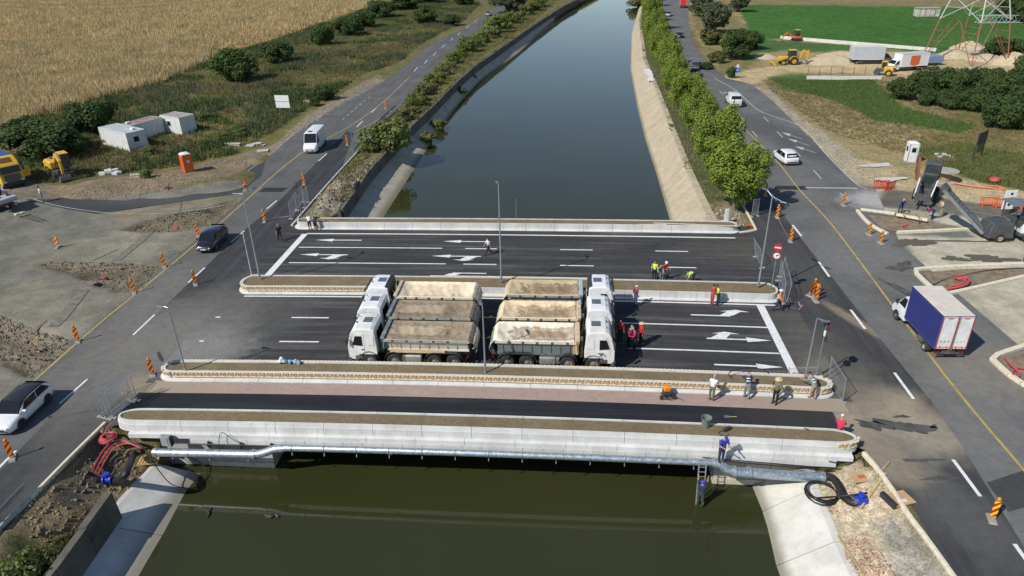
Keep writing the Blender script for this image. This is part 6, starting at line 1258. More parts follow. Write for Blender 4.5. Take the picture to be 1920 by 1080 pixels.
cable('black_cable', 'black cable looped over the pale bank slope into the water', [tuple(G(268, 838, -.5)), tuple(G(285, 862, -1.1)), tuple(G(300, 885, -1.5)), tuple(G(322, 908, -2.2)), tuple(G(352, 915, -2.65)), tuple(G(378, 908, -2.75)), tuple(G(388, 890, -2.7)), tuple(G(380, 872, -2.4)), tuple(G(362, 860, -1.9)), tuple(G(335, 857, -1.2))], .028, m_black); cable('black_cable', 'thin black cable standing up from the pipe by the wall', [tuple(B(-20.3, 31.3, -.9)), tuple(B(-20.4, 31.6, -.2)), tuple(B(-20.2, 31.8, .35)), tuple(B(-19.5, 31.75, -.2)), tuple(B(-18.9, 31.7, -.5))], .02, m_black)
cable('black_cable', 'black cable drooping round the rounded wall end with ornament', [tuple(B(15.0, 31.8, -.2)), tuple(B(16.2, 31.9, -.4)), tuple(B(17.0, 32.4, -.3)), tuple(B(16.9, 31.4, -.6)), tuple(B(15.9, 30.4, -1.0)), tuple(B(15.2, 30.0, -1.1))], .025, m_black)
cable('black_cable', 'black loop of conduit sticking out of the frieze planter soil', [tuple(B(11.0, 38.4, .55)), tuple(B(10.7, 38.6, .95)), tuple(B(11.6, 38.9, 1.15)), tuple(B(12.8, 39.0, 1.1)), tuple(B(13.4, 39.1, .7))], .025, m_black)
cable('black_cable', 'curved black cable standing in the upper gravel pit', [gg(316, 427, .0), gp(328, 412, .3), gp(338, 395, 1.0), gp(340, 378, 1.5)], .035, m_black)
cable('red_hose', 'red double hose hooped over the island soil, outer pipe', [gp(1778, 541, .1), gp(1800, 537, .3), gp(1817, 528, .4), gp(1812, 520, .4), gp(1790, 521, .3)], .09, m_hose, 'hose'); cable('red_hose', 'red double hose hooped over the island soil, inner pipe', [gp(1780, 536, .1), gp(1800, 533, .35), gp(1811, 527, .4), gp(1806, 523, .4), gp(1795, 523, .3)], .07, m_hose, 'hose'); cable('black_cable', 'black cable across the island with the red double hose', [gp(1748, 535, .1), gp(1775, 522, .2), gp(1802, 517, .3), gp(1850, 507, .15), gp(1925, 502, .1)], .03, m_black)
cable('red_hose', 'red hose kinked on the small island at the frame edge', [gp(1884, 671, .2), gp(1893, 682, .3), gp(1905, 692, .3), gp(1912, 702, .2), gp(1905, 708, .15), gp(1898, 700, .2), gp(1908, 690, .2), gp(1930, 693, .2)], .06, m_hose, 'hose'); 
cable('red_hose', 'long orange red duct lying from the drum along the weeds', [gp(1745, 330, .1), gp(1775, 338, .1), gp(1800, 345, .15), gp(1840, 351, .1), gp(1880, 354, .1)], .09, m_orh, 'hose'); cable('red_hose', 'second orange duct end curving by the red cone shape', [gp(1845, 350, .1), gp(1870, 349, .2), gp(1890, 358, .1)], .07, m_orh, 'hose'); coil('hose_coil', 'small red ring of hose lying on the weeds near the red barriers', 1864, 340, .2, .5, .12, 2, m_hose)
for px, py, l in ((72, 655, 'red plastic scrap stuck in the pit by the corner board'), (195, 518, 'red plastic scrap in the middle of the gravel pit'), (312, 350, 'red netting scrap on the gravel verge before the toilet'), (325, 427, 'pink plastic scrap in the upper gravel pit'), (622, 355, 'red plastic scrap on the rubble behind the kerb'), (1405, 425, 'red hose scrap inside the kerb corner'), (1698, 421, 'red bucket shaped scrap on the island soil')):
    rn = random.Random(px); cable('plastic_scrap', l, [gg(px+rn.uniform(-8, 8), py+rn.uniform(-4, 4), rn.uniform(.02, .35)) for _ in range(6)], .05, m_hose, 'scrap', 3, 5)
# guard rails
def guard(label, pts, z=0.0):
    P = smooth_line(GP(pts), 4); t = thing('guard_rail', label, 'guard rail', tuple(P[0])); mb = MB(); o = P[0]
    mb.loft([[q-o+Vector((0, 0, k)) + Vector((.0, 0, 0)) for k in (.45, .52, .6, .68, .75)]+[q-o+Vector((.05, .02, k)) for k in (.75, .68, .6, .52, .45)] for q in P]); mb.build('rail_beam', m_steel, t)
    d = 0
    for a, b in zip(P, P[1:]):
        d += (b-a).length
        if d > 1.8: d = 0; mb = MB(); mb.box((b-o)+Vector((.1, .05, .36)), (.1, .08, .78)); mb.build('post', m_steel, t)
    return t
guard('steel guard rail running out of the lower corner beside the kerb', [(52, 926), (20, 960), (-20, 1005)]); guard('rusty guard rail between canal road and dark shrub', [(664, 290), (685, 262), (710, 234), (740, 206)])
# ---------------------------------------------------------------- small things on and by the bridge
def box_thing(name, label, cat, loc, rz, parts, group=None):
    t = thing(name, label, cat, loc, rz, group)
    for nm, c, d, m, *b in parts: mb = MB(); mb.box(c, d); mb.build(nm, m, t, bev=b[0] if b else 0)
    return t
m_orange = M('compactor_orange', (.75, .24, .02), .45); m_wood = M('weathered_timber', (.42, .31, .17), .85, var=.2, sc=3); m_pale = M('pale_plywood', (.58, .50, .36), .8, sc=3)
t = box_thing('plate_compactor', 'orange and black plate compactor standing on the brick path', 'compactor', tuple(B(6.6, 37.0, .03)), PSI+.1, [('engine_cover', (0, .08, .62), (.42, .42, .34), m_orange, .05), ('engine', (0, 0, .34), (.5, .55, .3), m_plast, .04), ('base_plate', (0, 0, .1), (.62, .7, .08), m_chas, .02)])
for s in (-1, 1): mb = MB(); mb.tube([(s*.28, -.2, .3), (s*.4, -.7, .55), (s*.35, -.95, .75)], .022, 6); mb.build('handle', m_plast, t); mb = MB(); mb.lathe([(.0, -.05), (.13, -.05), (.13, .05), (0, .05)], 12, 0, Matrix.Translation((s*.42, -.25, .14)) @ Matrix.Rotation(PI/2, 4, 'Y')); mb.build('transport_wheel', m_tyre, t)
t = thing('mortar_bucket', 'grey plastic mortar bucket on the near planter soil by the black path', 'bucket', tuple(B(8.35, 33.35, .66))); mb = MB(); mb.lathe([(0, 0), (.22, 0), (.29, .62), (.31, .64), (.28, .64), (.21, .05), (0, .05)], 16); mb.build('tub', M('grey_green_tub', (.17, .20, .18), .6), t); mb = MB(); mb.tube([(-.28, 0, .6), (-.2, -.18, .45), (0, -.24, .4), (.2, -.18, .45), (.28, 0, .6)], .012, 5); mb.build('handle', m_steel, t)
t = thing('angle_grinder', 'black power tool with trailing lead on the near planter soil', 'power tool', tuple(B(9.45, 33.0, .68)), .5); mb = MB(); mb.box((0, 0, .1), (.42, .2, .16)); mb.box((.25, 0, .12), (.14, .14, .2)); mb.build('motor_body', m_plast, t, bev=.03); mb = MB(); mb.tube([(-.2, 0, .1), (-.5, .1, .03), (-.6, -.2, .02), (-.3, -.4, .02), (-.1, -.35, .02)], .015, 5); mb.build('power_lead', m_black, t)
def tool(label, a, b, blade, mb_=m_wood):
    t = thing('shovel', label, 'shovel', tuple(a)); d = Vector(b)-Vector(a); mb = MB(); mb.tube([(0, 0, 0), tuple(d)], .02, 6); mb.build('shaft', mb_, t); mb = MB(); mb.box((0, 0, 0), (.3, .22, .03), 0, d.to_track_quat('X', 'Z').to_matrix()); o = mb.build('blade', m_steel if blade else m_plast, t); return t
tool('long handled tool leaning on the near planter edge across the black path', B(14.1, 33.45, .74), B(14.75, 34.35, .1), False); tool('metal float with handle left on the black path', B(10.0, 35.2, .03), B(10.6, 35.2, .05), True); tool('shovel lying on the sand beside the brick rubble', G(1652, 1022, -.75), G(1640, 1000, -.7), True)
t = thing('cement_bags', 'blue and white bags in a heap on the frieze planter soil', 'bags', tuple(B(-18.9, 38.9, .66)), PSI); mw, mbw = M('white_bag', (.62, .66, .70), .7, sc=3, dirt=(.3, .35, .4), dirtk=.4), M('light_blue_bag', (.16, .34, .55), .7)
for k, (x, y, z, m) in enumerate(((-.35, 0, .12, mw), (-.05, .05, .13, mw), (.35, 0, .1, mbw), (.7, .05, .1, mbw), (.98, -.05, .09, M('grey_bag', (.25, .26, .27), .8)), (-.2, .0, .28, mw))):
    mb = MB(); mb.lathe([(0, -.12), (.12, -.10), (.17, -.02), (.16, .07), (.08, .12), (0, .13)], 8, 0, Matrix.Diagonal((1.2, 1, .9, 1))); o = mb.build('bag', m, t); o.location = (x, y, z); o.rotation_euler = (k*.7, .3*k, k*1.1)
t = box_thing('electric_cabinet', 'grey electrical cabinet against the wall foot above the pallet', 'cabinet', tuple(B(-23.75, 31.72, -.62)), PSI-.05, [('cabinet_body', (0, 0, .38), (.62, .28, .72), M('cabinet_grey', (.24, .245, .24), .7), .02), ('cabinet_door', (-.06, -.15, .38), (.44, .02, .62), M('cabinet_door_grey', (.29, .30, .29), .6), .01), ('hinge_side', (.33, -.02, .36), (.05, .3, .66), m_plast)])
def pallet(label, loc, rz, wood=m_wood, n=7, s=1.0):
    t = thing('pallet', label, 'pallet', loc, rz)
    for k in range(n): mb = MB(); mb.box(((k-(n-1)/2)*1.2*s/n, 0, .13), (.105*s, .8*s, .022)); mb.build('plank', wood, t)
    for y in (-.35, 0, .35): mb = MB(); mb.box((0, y*s, .06), (1.2*s, .09, .1)); mb.build('bearer', wood, t)
    return t
_q = G(280, 862, -1.6); pallet('wooden slatted pallet lying at the bank top under the pipe mouth', (_q.x, _q.y, -1.68), .12, M('orange_timber', (.50, .34, .14), .8, var=.15, sc=4), 7)
for k, (px, py, w, l, z) in enumerate(((255, 334, 1.1, 'wooden pallet stacked at the weed edge', 0), (255, 333, 1.0, 'upper wooden pallet of the small stack at the weed edge', .16))): q = G(px, py); pallet(l, (q.x, q.y, ground_z(q.x, q.y)+z), .3+k*.2, m_pale)
def slabs(label, px, py, n, mat, sz=(1.0, .7, .18)):
    q = G(px, py); t = thing('slab_stack', label, 'slabs', (q.x, q.y, ground_z(q.x, q.y))); rn = random.Random(px)
    for k in range(n): mb = MB(); mb.box((0, 0, 0), sz); o = mb.build('slab', mat, t, bev=.02); o.location = (rn.uniform(-1, 1)*1.1, rn.uniform(-.8, .8), .1+rn.choice([0, 0, .19])); o.rotation_euler = (rn.uniform(-.1, .1), rn.uniform(-.1, .1), rn.uniform(-.6, .6))
slabs('white concrete blocks dumped beside the excavator bucket', 205, 330, 7, M('white_block', (.52, .52, .50), .9), (.8, .5, .4)); slabs('pale concrete slabs stacked at the verge by the tiny bush', 583, 192, 5, m_kerbg, (1.4, .9, .14)); slabs('flat concrete slabs lying in the grass before the white van', 432, 272, 4, m_kerbg, (1.5, .8, .1)); slabs('broken concrete slabs at the trench beside the road', 480, 273, 5, m_kerbg, (1.2, .8, .1)); slabs('flat manhole slab at the road edge by the gravel', 497, 286, 1, m_kerbg, (1.6, 1.2, .1)); slabs('white rubble heap in the weeds behind the booth', 1770, 294, 8, M('white_rubble', (.5, .48, .43), .9), (.5, .4, .2))
m_card = M('brown_cardboard', (.46, .30, .16), .8, var=.1, sc=2)
for label, c, sz, rz, hole in (('flat cardboard sheet on the sand below the wall end', (1612, 901), (1.15, .75), .15, False), ('opened cardboard box with a dark hole beside the kerb', (1680, 952), (1.35, .95), .25, True)):
    q = G(*c, -.55); t = thing('cardboard', label, 'cardboard', (q.x, q.y, ground_z(q.x, q.y)+.05), rz); mb = MB(); mb.box((0, 0, .05), (sz[0], sz[1], .03)); mb.build('sheet_face', m_card, t)
    if hole:
        mb = MB(); mb.box((-sz[0]*.5, 0, .16), (.22, sz[1], .3)); mb.build('open_flap_box', m_plast, t); mb = MB(); mb.box((.05, -.2, .072), (.5, .2, .012)); mb.build('shipping_label', M('label_white', (.6, .55, .6), .6), t)
    else: mb = MB(); mb.box((.05, .0, .072), (.4, .25, .01)); mb.build('printed_mark', M('faded_red_print', (.5, .12, .06), .6), t)
def beam(label, a, b, w, z0, mat=m_wood):
    A, Bq = G(*a, z0), G(*b, z0); A.z = ground_z(A.x, A.y)+.12; Bq.z = ground_z(Bq.x, Bq.y)+.12; o_ = MB(); o_.bar((0, 0, 0), Bq-A, w, w*.7); ob = o_.build('timber', mat, bev=.01); ob.location = A; tag(ob, label, 'timber')
beam('thick timber lying against the blue valve', (1653, 908), (1612, 955), .17, -.7); beam('long thin timber on the sand by the new bank', (1541, 984), (1625, 1085), .08, -1.0); beam('second long timber crossing the sand next to the first', (1571, 1000), (1620, 1078), .09, -1.0); beam('short stake poking from the sand near the cardboard', (1640, 908), (1662, 884), .08, -.6)
for a, b, l in (((1195, 421), (1250, 421), 'short plank lying on the upstream planter wall'), ((1225, 418), (1385, 424), 'long plank lying on the upstream planter soil')):
    A, Bq = G(*a, .74), G(*b, .74); mb = MB(); mb.bar((0, 0, 0), Bq-A, .16, .05); o = mb.build('plank', m_pale); o.location = A; tag(o, l, 'plank')
t = thing('concrete_pillar', 'short white concrete post on the bank at the upstream planter end', 'post', tuple(G(1361, 418, .1))); mb = MB(); mb.box((0, 0, .75), (.42, .36, 1.5), 0, top=(.8, .8)); mb.build('post_shaft', m_conc, t, bev=.03); mb = MB(); mb.box((0, -.1, .1), (.9, .7, .22)); mb.build('post_base', m_conc, t, bev=.03)
_t = thing('white_tarp', 'crumpled white sheet lying on the sandy canal bank', 'tarp', tuple(G(1217, 142, .05))); mb = MB(); ids = []; rn = random.Random(3)
for i in range(9): ids.append([mb.p(i*1.6-6+rn.uniform(-.3, .3)*0, (j-1)*.7+rn.uniform(-.25, .25), .08+rn.uniform(0, .25)) for j in range(3)])
for a, b in zip(ids, ids[1:]):
    for j in range(2): mb.face((a[j], b[j], b[j+1], a[j+1]), 0, True)
o = mb.build('cloth', m_swht, _t, fix=False); _t.rotation_euler = (0, 0, heading(G(1225, 158), G(1211, 130)))
t = thing('ladder', 'aluminium ladder standing in the water against the pipe', 'ladder', tuple(B(7.95, 31.05, -3.6)), PSI)
for s in (-.2, .2): mb = MB(); mb.bar((s, -.35, 0), (s, .25, 3.3), .06, .03); mb.build('stile', M('aluminium', (.62, .63, .64), .35, .7), t)
for k in range(10): mb = MB(); z = .3+k*.3; y = -.35+.6*z/3.3; mb.bar((-.2, y, z), (.2, y, z), .03); mb.build('rung', _mc['aluminium'], t)
cable('floating_branch', 'dark branch floating in the near water, closer to the pale bank', [tuple(G(385, 955, -2.8)), tuple(G(392, 962, -2.72)), tuple(G(388, 970, -2.78)), tuple(G(396, 952, -2.74))], .06, m_plast, 'branch'); cable('floating_branch', 'dark clump of weed floating in the near water', [tuple(G(498, 966, -2.8)), tuple(G(508, 969, -2.74)), tuple(G(516, 965, -2.78)), tuple(G(523, 970, -2.8))], .10, m_plast, 'branch')
# ---------------------------------------------------------------- site cabins, toilet, booth, boards
def gzp(px, py, dz=0): q = G(px, py); return (q.x, q.y, ground_z(q.x, q.y)+dz)
m_cab = M('white_cabin_panel', (.60, .61, .60), .6, var=.06, sc=1, dirt=(.38, .37, .34), dirtk=.3); m_rusty = M('rusty_roof', (.24, .15, .125), .8, var=.25, sc=1.2, dirt=(.40, .38, .36), dirtk=.5); m_groof = M('pale_blue_roof', (.40, .44, .46), .7, sc=1, dirt=(.28, .27, .25), dirtk=.35)
def cabin(label, loc, rz, L, Wd, H, roof, win, junk):
    t = thing('site_cabin', label, 'cabin', loc, rz, 'white site cabins in the weeds'); n = max(3, round(L/1.15)); m = max(2, round(Wd/1.2))
    mb = MB(); mb.box((0, 0, H/2), (L-.1, Wd-.1, H)); mb.build('core', m_cab, t)
    for s in (-1, 1):
        for i in range(n): mb = MB(); mb.box((-L/2+(i+.5)*L/n, s*(Wd/2-.03), H/2), (L/n-.03, .05, H-.2)); mb.build('wall_panel', m_cab, t)
        for i in range(m): mb = MB(); mb.box((s*(L/2-.03), -Wd/2+(i+.5)*Wd/m, H/2), (.05, Wd/m-.03, H-.2)); mb.build('wall_panel', m_cab, t)
        mb = MB(); mb.box((0, s*Wd/2, H-.05), (L+.06, .08, .16)); mb.box((s*L/2, 0, H-.05), (.08, Wd+.06, .16)); mb.build('roof_rim', m_cab, t)
        for q in (-1, 1): mb = MB(); mb.box((s*(L/2-.02), q*(Wd/2-.02), H/2), (.12, .12, H)); mb.build('corner_post', m_cab, t)
    mb = MB(); mb.box((0, 0, H-.02), (L-.1, Wd-.1, .06)); mb.build('roof', roof, t)
    for s in win:
        mb = MB(); c = {'e': (L/2+.0, -.1, 1.55), 'f': (-.4, -Wd/2, 1.5)}[s]; d = {'e': (.05, .8, .75), 'f': (.8, .05, .75)}[s]; mb.box(c, d); w = mb.build('window', m_glass, t)
        mb = MB(); e = .06; a = 0 if s == 'f' else 1
        for k in (-1, 1): 
            cc = list(c); cc[a] += k*.42; mb.box(cc, (.07, .08, .85) if a == 0 else (.08, .07, .85)); cc = list(c); cc[2] += k*.40; mb.box(cc, (.85, .08, .07) if a == 0 else (.08, .85, .07))
        mb.build('window_frame', m_cab, w)
    for x, y in junk: mb = MB(); mb.box((x, y, H+.15), (.7, .45, .3)); mb.build('roof_unit', m_cab, t, bev=.05)
r_ = math.radians
cabin('near white site cabin with pale roof standing in tall weeds', (-55.8, 100.7, ground_z(-55.8, 100.7)), r_(-34.4), 7.2, 2.8, 2.6, m_groof, 'e', [(2.3, .4)])
cabin('middle site cabin with reddish rusty roof, between the two white ones', (-55.6, 105.6, ground_z(-55.6, 105.6)), r_(66), 6.4, 2.4, 2.5, m_rusty, '', [(-1.6, .3)])
cabin('far white site cabin with stained flat roof and one small window', (-51.2, 108.8, ground_z(-51.2, 108.8)), r_(-29), 4.4, 2.7, 2.6, M('stained_grey_roof', (.33, .30, .28), .8, sc=1, dirt=(.2, .14, .12), dirtk=.5), 'f', [])
m_orp = M('toilet_orange', (.70, .13, .025), .5, var=.08); m_gwht = M('plastic_white', (.68, .68, .67), .5)
def booth(name, label, cat, loc, rz, wall, roofm, H, win):
    t = thing(name, label, cat, loc, rz)
    mb = MB(); mb.box((0, 0, H/2), (1.1, 1.1, H)); mb.build('shell', wall, t, bev=.03)
    mb = MB(); mb.lathe([(.8, H), (.78, H+.06), (.5, H+.2), (0, H+.26)], 4, 0, Matrix.Rotation(PI/4, 4, 'Z')); mb.build('roof', roofm, t)
    for s in (-1, 1):
        mb = MB(); mb.box((s*.54, 0, H*.48), (.06, .8, H*.88)); mb.build('side_panel', wall, t, bev=.02)
        for k in (-.25, 0, .25): mb = MB(); mb.box((s*.58, k, H*.45), (.03, .05, H*.75)); mb.build('rib', wall, t)
        for k in (-1, 1): mb = MB(); mb.box((s*.53, k*.53, H/2), (.1, .1, H)); mb.build('corner_post', wall if not win else M('grey_trim', (.30, .33, .36), .5), t)
    mb = MB(); mb.box((0, -.56, H*.47), (.78, .04, H*.86)); d = mb.build('door', wall, t, bev=.02)
    if win: mb = MB(); mb.box((0, -.59, H*.68), (.5, .03, .55)); mb.build('door_window', m_glass, d); mb = MB(); mb.box((-.60, .0, H*.7), (.03, .4, .6)); mb.build('side_window', m_glass, t)
    else: mb = MB(); mb.box((.05, -.59, H*.62), (.36, .02, .3)); mb.build('door_notice', m_swht, d); mb = MB(); mb.box((-.3, -.59, H*.5), (.06, .05, .14)); mb.build('door_handle', m_plast, d)
    return t
booth('portable_toilet', 'orange portable toilet with white roof on the gravel verge', 'toilet', gzp(354, 324), .75, m_orp, m_gwht, 2.3, False); booth('guard_booth', 'white guard booth with grey corners and dark window on dry ground', 'booth', gzp(1705, 303), -.12, m_gwht, m_gwht, 2.35, True)
def board_sign(label, px, py, w, h, z0, rz, panels):
    t = thing('sign_board', label, 'sign board', gzp(px, py), rz)
    for s in (-1, 1): mb = MB(); mb.tube([(s*w*.46, .05, 0), (s*w*.46, .05, z0+h)], .06, 6); mb.build('leg', m_sback, t)
    for c, d, m, nm in panels: mb = MB(); mb.box((c[0], 0, z0+c[1]), (d[0], .05, d[1])); mb.build(nm, m, t)
board_sign('white two panel board on dark legs beside the canal road', 533, 214, 2.5, 2.1, 1.1, -.18, [((0, .5), (2.5, 1.0), m_gwht, 'panel'), ((0, 1.58), (2.5, 1.0), m_gwht, 'panel')])
m_olv = M('faded_olive_print', (.16, .14, .055), .7, var=.3, sc=2.5); m_bk = M('black_board', (.035, .036, .034), .6)
board_sign('dark information board with olive lower part, standing askew in the weeds', 1831, 300, 2.7, 2.6, 1.0, math.radians(37), [((0, 1.8), (2.6, 1.5), m_bk, 'panel'), ((.25, .5), (2.1, 1.0), m_olv, 'panel')])
t = thing('signal_screen', 'white perforated panel standing behind the red barriers', 'panel', gzp(1884, 402)); mb = MB(); mb.box((0, 0, 1.6), (1.15, .1, 2.0)); mb.build('panel_face', m_gwht, t, bev=.03); 
for zz in (1.1, 1.7, 2.25): mb = MB(); mb.lathe([(.14, 0), (.14, .02), (0, .02)], 12, 0, Matrix.Translation((.05, -.05, zz)) @ Matrix.Rotation(PI/2, 4, 'X')); mb.build('lens', m_sblk, t)
mb = MB(); mb.box((0, 0, .3), (.5, .4, .6)); mb.build('stand', m_chas, t)
# red plastic barriers
m_bar = M('barrier_red', (.62, .06, .03), .5, var=.08)
def barrier(label, px, py, rz, mat=m_bar, L=1.9):
    t = thing('safety_barrier', label, 'barrier', gzp(px, py), rz, 'red plastic safety barriers')
    for z, h in ((.95, .12), (.25, .14)): mb = MB(); mb.box((0, 0, z), (L, .06, h)); mb.build('rail', mat, t)
    for k in range(8): mb = MB(); mb.box((-L/2+.12+k*(L-.24)/7, 0, .6), (.09, .045, .62)); mb.build('slat', mat, t)
    for s in (-.6, .6): mb = MB(); mb.box((s, 0, .06), (.1, .5, .09)); mb.build('foot', mat, t)
barrier('red plastic barrier on gravel below the cement patches, one end away', 1650, 354, .05); barrier('red plastic barrier joined at an angle to the one below the cement patches', 1668, 356, .55)
m_baro = M('barrier_orange', (.70, .12, .03), .5, var=.08)
for k in range(5): barrier('orange barrier in the row behind the milling machine, '+('first from the white panel side', 'second from the white panel side', 'third from the white panel side', 'fourth from the white panel side', 'fifth from the white panel side')[k], 1852+k*26, 386+k*3.4, -.12, m_baro, 1.85)
# cable drum
t = thing('cable_drum', 'big empty timber cable drum standing on the sandy ground', 'cable drum', gzp(1771, 340)); 
for z0 in (.0, 1.25): mb = MB(); mb.lathe([(0, z0), (1.25, z0), (1.25, z0+.12), (0, z0+.12)], 24); mb.build('flange', M('grey_weathered_wood', (.34, .32, .28), .9, sc=2), t)
mb = MB(); mb.lathe([(.55, .12), (.55, 1.25)], 18); mb.build('core', M('brown_drum_core', (.28, .2, .12), .9), t)
# ---------------------------------------------------------------- walls, hut, heaps beyond
m_lime = M('limewashed_wall', (.60, .58, .52), .9, var=.08, sc=1)
def low_wall(label, pts, h, w=.35, L=2.5):
    P = GP(pts); t = thing('low_wall', label, 'wall', tuple(P[0])); n = max(1, round((P[-1]-P[0]).length/L)); d = (P[-1]-P[0])/n
    for i in range(n): mb = MB(); mb.bar(d*i+d.normalized()*.02+Vector((0, 0, h/2-.1)), d*(i+1)-d.normalized()*.02+Vector((0, 0, h/2-.1)), w, h+.2); mb.build('wall_block', m_lime, t)
low_wall('long low white wall along the green field, behind the mini digger', [(1463, 73), (1620, 88), (1755, 97)], .8); low_wall('short low white wall in the grass by the thicket', [(1512, 148), (1652, 149)], .6); low_wall('low white wall stub behind the sand heaps', [(1800, 100), (1925, 96)], .7)
t = thing('concrete_hut', 'small concrete hut with stained streaked walls in the green field', 'hut', tuple(G(1736, 30)), -.1); mb = MB(); mb.box((0, 0, 1.2), (6.8, 3.2, 2.4)); mb.build('hut_wall', M('streaked_hut_wall', (.50, .47, .42), .9, var=.25, sc=.9, dirt=(.2, .18, .15), dirtk=.5), t); mb = MB(); mb.box((0, 0, 2.5), (7.2, 3.6, .2)); mb.build('roof', M('hut_roof', (.33, .30, .26), .9), t)
for k in range(4): mb = MB(); mb.box((-2.6+k*1.5, -1.62, 1.2), (.1+.12*(k % 2), .06, 2.3)); mb.build('stain_post', M('dark_hut_post', (.17, .15, .13), .9), t)
m_sand = M('pale_sand', (.46, .37, .245), .95, var=.12, sc=.6, bump=.3)
def heap(label, px, py, r, h, ry=None, name='sand_heap'):
    q = G(px, py); mb = MB(); rn = random.Random(int(px+py)); ids = []
    for i in range(9):
        t_ = i/8; ids.append([mb.p(r*t_*math.cos(a)*(1+.12*math.sin(2*a+px)+rn.uniform(-.04, .04)), (ry or r)*t_*math.sin(a)*(1+.1*math.sin(3*a+py)), h*.6*(1-t_**1.4)+rn.uniform(-.05, .05)*h*(t_ < .95)-.1) for a in [2*PI*k/20 for k in range(20)]])
    for a, b in zip(ids, ids[1:]):
        for k in range(20): l = (k+1) % 20; mb.face((a[k], a[l], b[l], b[k]), 0, True)
    o = mb.build(name, m_sand, fix=False); o.location = (q.x, q.y, ground_z(q.x, q.y)); tag(o, label, 'sand heap')
heap('broad sand heap between backhoe and grey box lorry', 1558, 116, 7, 2.6, 5); heap('sand heap behind the broad one, against the grass', 1580, 104, 6, 1.8, 4); heap('small grey sand heap behind the backhoe bucket', 1437, 108, 3, 1.5); heap('sand heap under the pylon leg', 1790, 107, 5, 3.0, 4); heap('tall sand heap at the thicket edge', 1897, 118, 5.5, 3.6, 4); heap('sand heap between the pylon legs', 1815, 92, 5, 3.2, 4); heap('low sand heap behind the white lorry', 1850, 112, 5, 2.2, 3.5)
for k in range(7): q = gzp(1514+k*21.5, 142-.6*k); simple_post('fence_stake', 'dark thin fence stake in the row before the sandy yard, '+('first', 'second', 'third', 'fourth', 'fifth', 'sixth', 'seventh')[k]+' from the willow side', 1514+k*21.5, 142-.6*k, 1.6, .05, m_plast, 0, 'stake')
t = sign_post('blue round sign with white arrow under a red triangle by the small green bush', 1381, 146, 2.6, [('noturn', 2.3, .4)], -PI/2-.1, 0); mb = MB(); mb.lathe([(.5, -.01), (.5, .01), (0, .011)], 20, 0, Matrix.Translation((.06, 0, 1.5)) @ Matrix.Rotation(PI/2, 4, 'Y')); mb.bar((.08, -.15, 1.35), (.08, .2, 1.7), .01, .14, 1); mb.build('blue_disc', [M('sign_blue', (.02, .12, .5), .4), m_swht], t)
# ---------------------------------------------------------------- pylon
m_pr = M('pylon_red', (.30, .105, .07), .6, var=.12); m_pw = M('pylon_white', (.46, .47, .43), .6, var=.08); m_pz = M('pylon_grey_green', (.33, .42, .40), .6)
def pylon(label, px, py, w0, h1, w1, rz):
    t = thing('pylon', label, 'pylon', tuple(G(px, py)), rz); H2 = h1*2.6
    def c(z): k = z/h1; w = w0+(w1-w0)*k if z <= h1 else w1+(w1*.35-w1)*(z-h1)/(H2-h1); return [Vector((sx*w/2, sy*w/2, z)) for sx, sy in ((-1, -1), (1, -1), (1, 1), (-1, 1))]
    for nm, z0, z1, m, r in (('lower_frame', 0, h1, m_pr, .13), ('upper_frame', h1, H2, m_pw, .13)):
        a, b = c(z0), c(z1)
        for i in range(4): mb = MB(); mb.bar(a[i], b[i], r*1.5); mb.build(nm.split('_')[0]+'_leg', m, t)
        mb = MB(); lv = 1 if z0 == 0 else 3
        for q in range(lv):
            za, zb = z0+(z1-z0)*q/lv, z0+(z1-z0)*(q+1)/lv; A, Bb = c(za), c(zb); Mx = c((za+zb)/2)
            for i in range(4):
                j = (i+1) % 4; mb.bar(A[i], (Bb[i]+Bb[j])/2 if lv == 1 else Bb[j], r*.8); mb.bar(A[j], (Bb[i]+Bb[j])/2 if lv == 1 else Bb[i], r*.8)
                if lv == 1:
                    top = (Bb[i]+Bb[j])/2; mb.bar(Mx[i], A[i].lerp(top, .5), r*.5); mb.bar(Mx[j], A[j].lerp(top, .5), r*.5)
                    for f in (.25, .75): mb.bar(A[i].lerp(Bb[i], f), A[i].lerp(top, f), r*.45); mb.bar(A[j].lerp(Bb[j], f), A[j].lerp(top, f), r*.45)
                else: mb.bar(Mx[i], (Mx[i]+Mx[j])/2, r*.5)
        mb.build(nm.split('_')[0]+'_bracing', m, t)
    for i in range(4): mb = MB(); mb.box(c(0)[i]+Vector((0, 0, .2)), (1, 1, .6)); mb.build('footing', m_conc2, t)
    return t
pylon('tall lattice pylon, red below and white above, behind the thicket', 1806, 118, 11.5, 8.8, 9.0, .42)
t = thing('lattice_arm', 'grey green lattice beam lying across the field behind the pylon', 'lattice beam', tuple(G(1830, 44))); 
L = 34; mb = MB()
for y in (-.9, .9):
    for z in (.2, 2.2): mb.bar((0, y, z), (L, y, z), .16)
mb.build('chord', m_pz, t)
for y in (-.9, .9):
    mb = MB()
    for k in range(12): x = k*L/12; mb.bar((x, y, .2), (x+L/24, y, 2.2), .1); mb.bar((x+L/24, y, 2.2), (x+L/12, y, .2), .1)
    mb.build('lattice_bracing', m_pz, t); t.rotation_euler = (0, 0, -.05)
t = thing('second_pylon', 'foot of another pale lattice pylon at the top edge of the picture', 'pylon', tuple(G(1893, 18)));
for sx in (-2.5, 2.5):
    for sy in (-2.5, 2.5): mb = MB(); mb.bar((sx, sy, 0), (sx*.6, sy*.6, 11), .25); mb.build('leg', m_pz, t)
mb = MB()
for k in range(3):
    for s in (-1, 1): mb.bar((-2.5+.35*k, s*(2.5-.35*k), k*3.5), (2.1-.35*k, s*(2.1-.35*k), k*3.5+3.5), .12); mb.bar((2.5-.35*k, s*(2.5-.35*k), k*3.5), (-2.1+.35*k, s*(2.1-.35*k), k*3.5+3.5), .12)
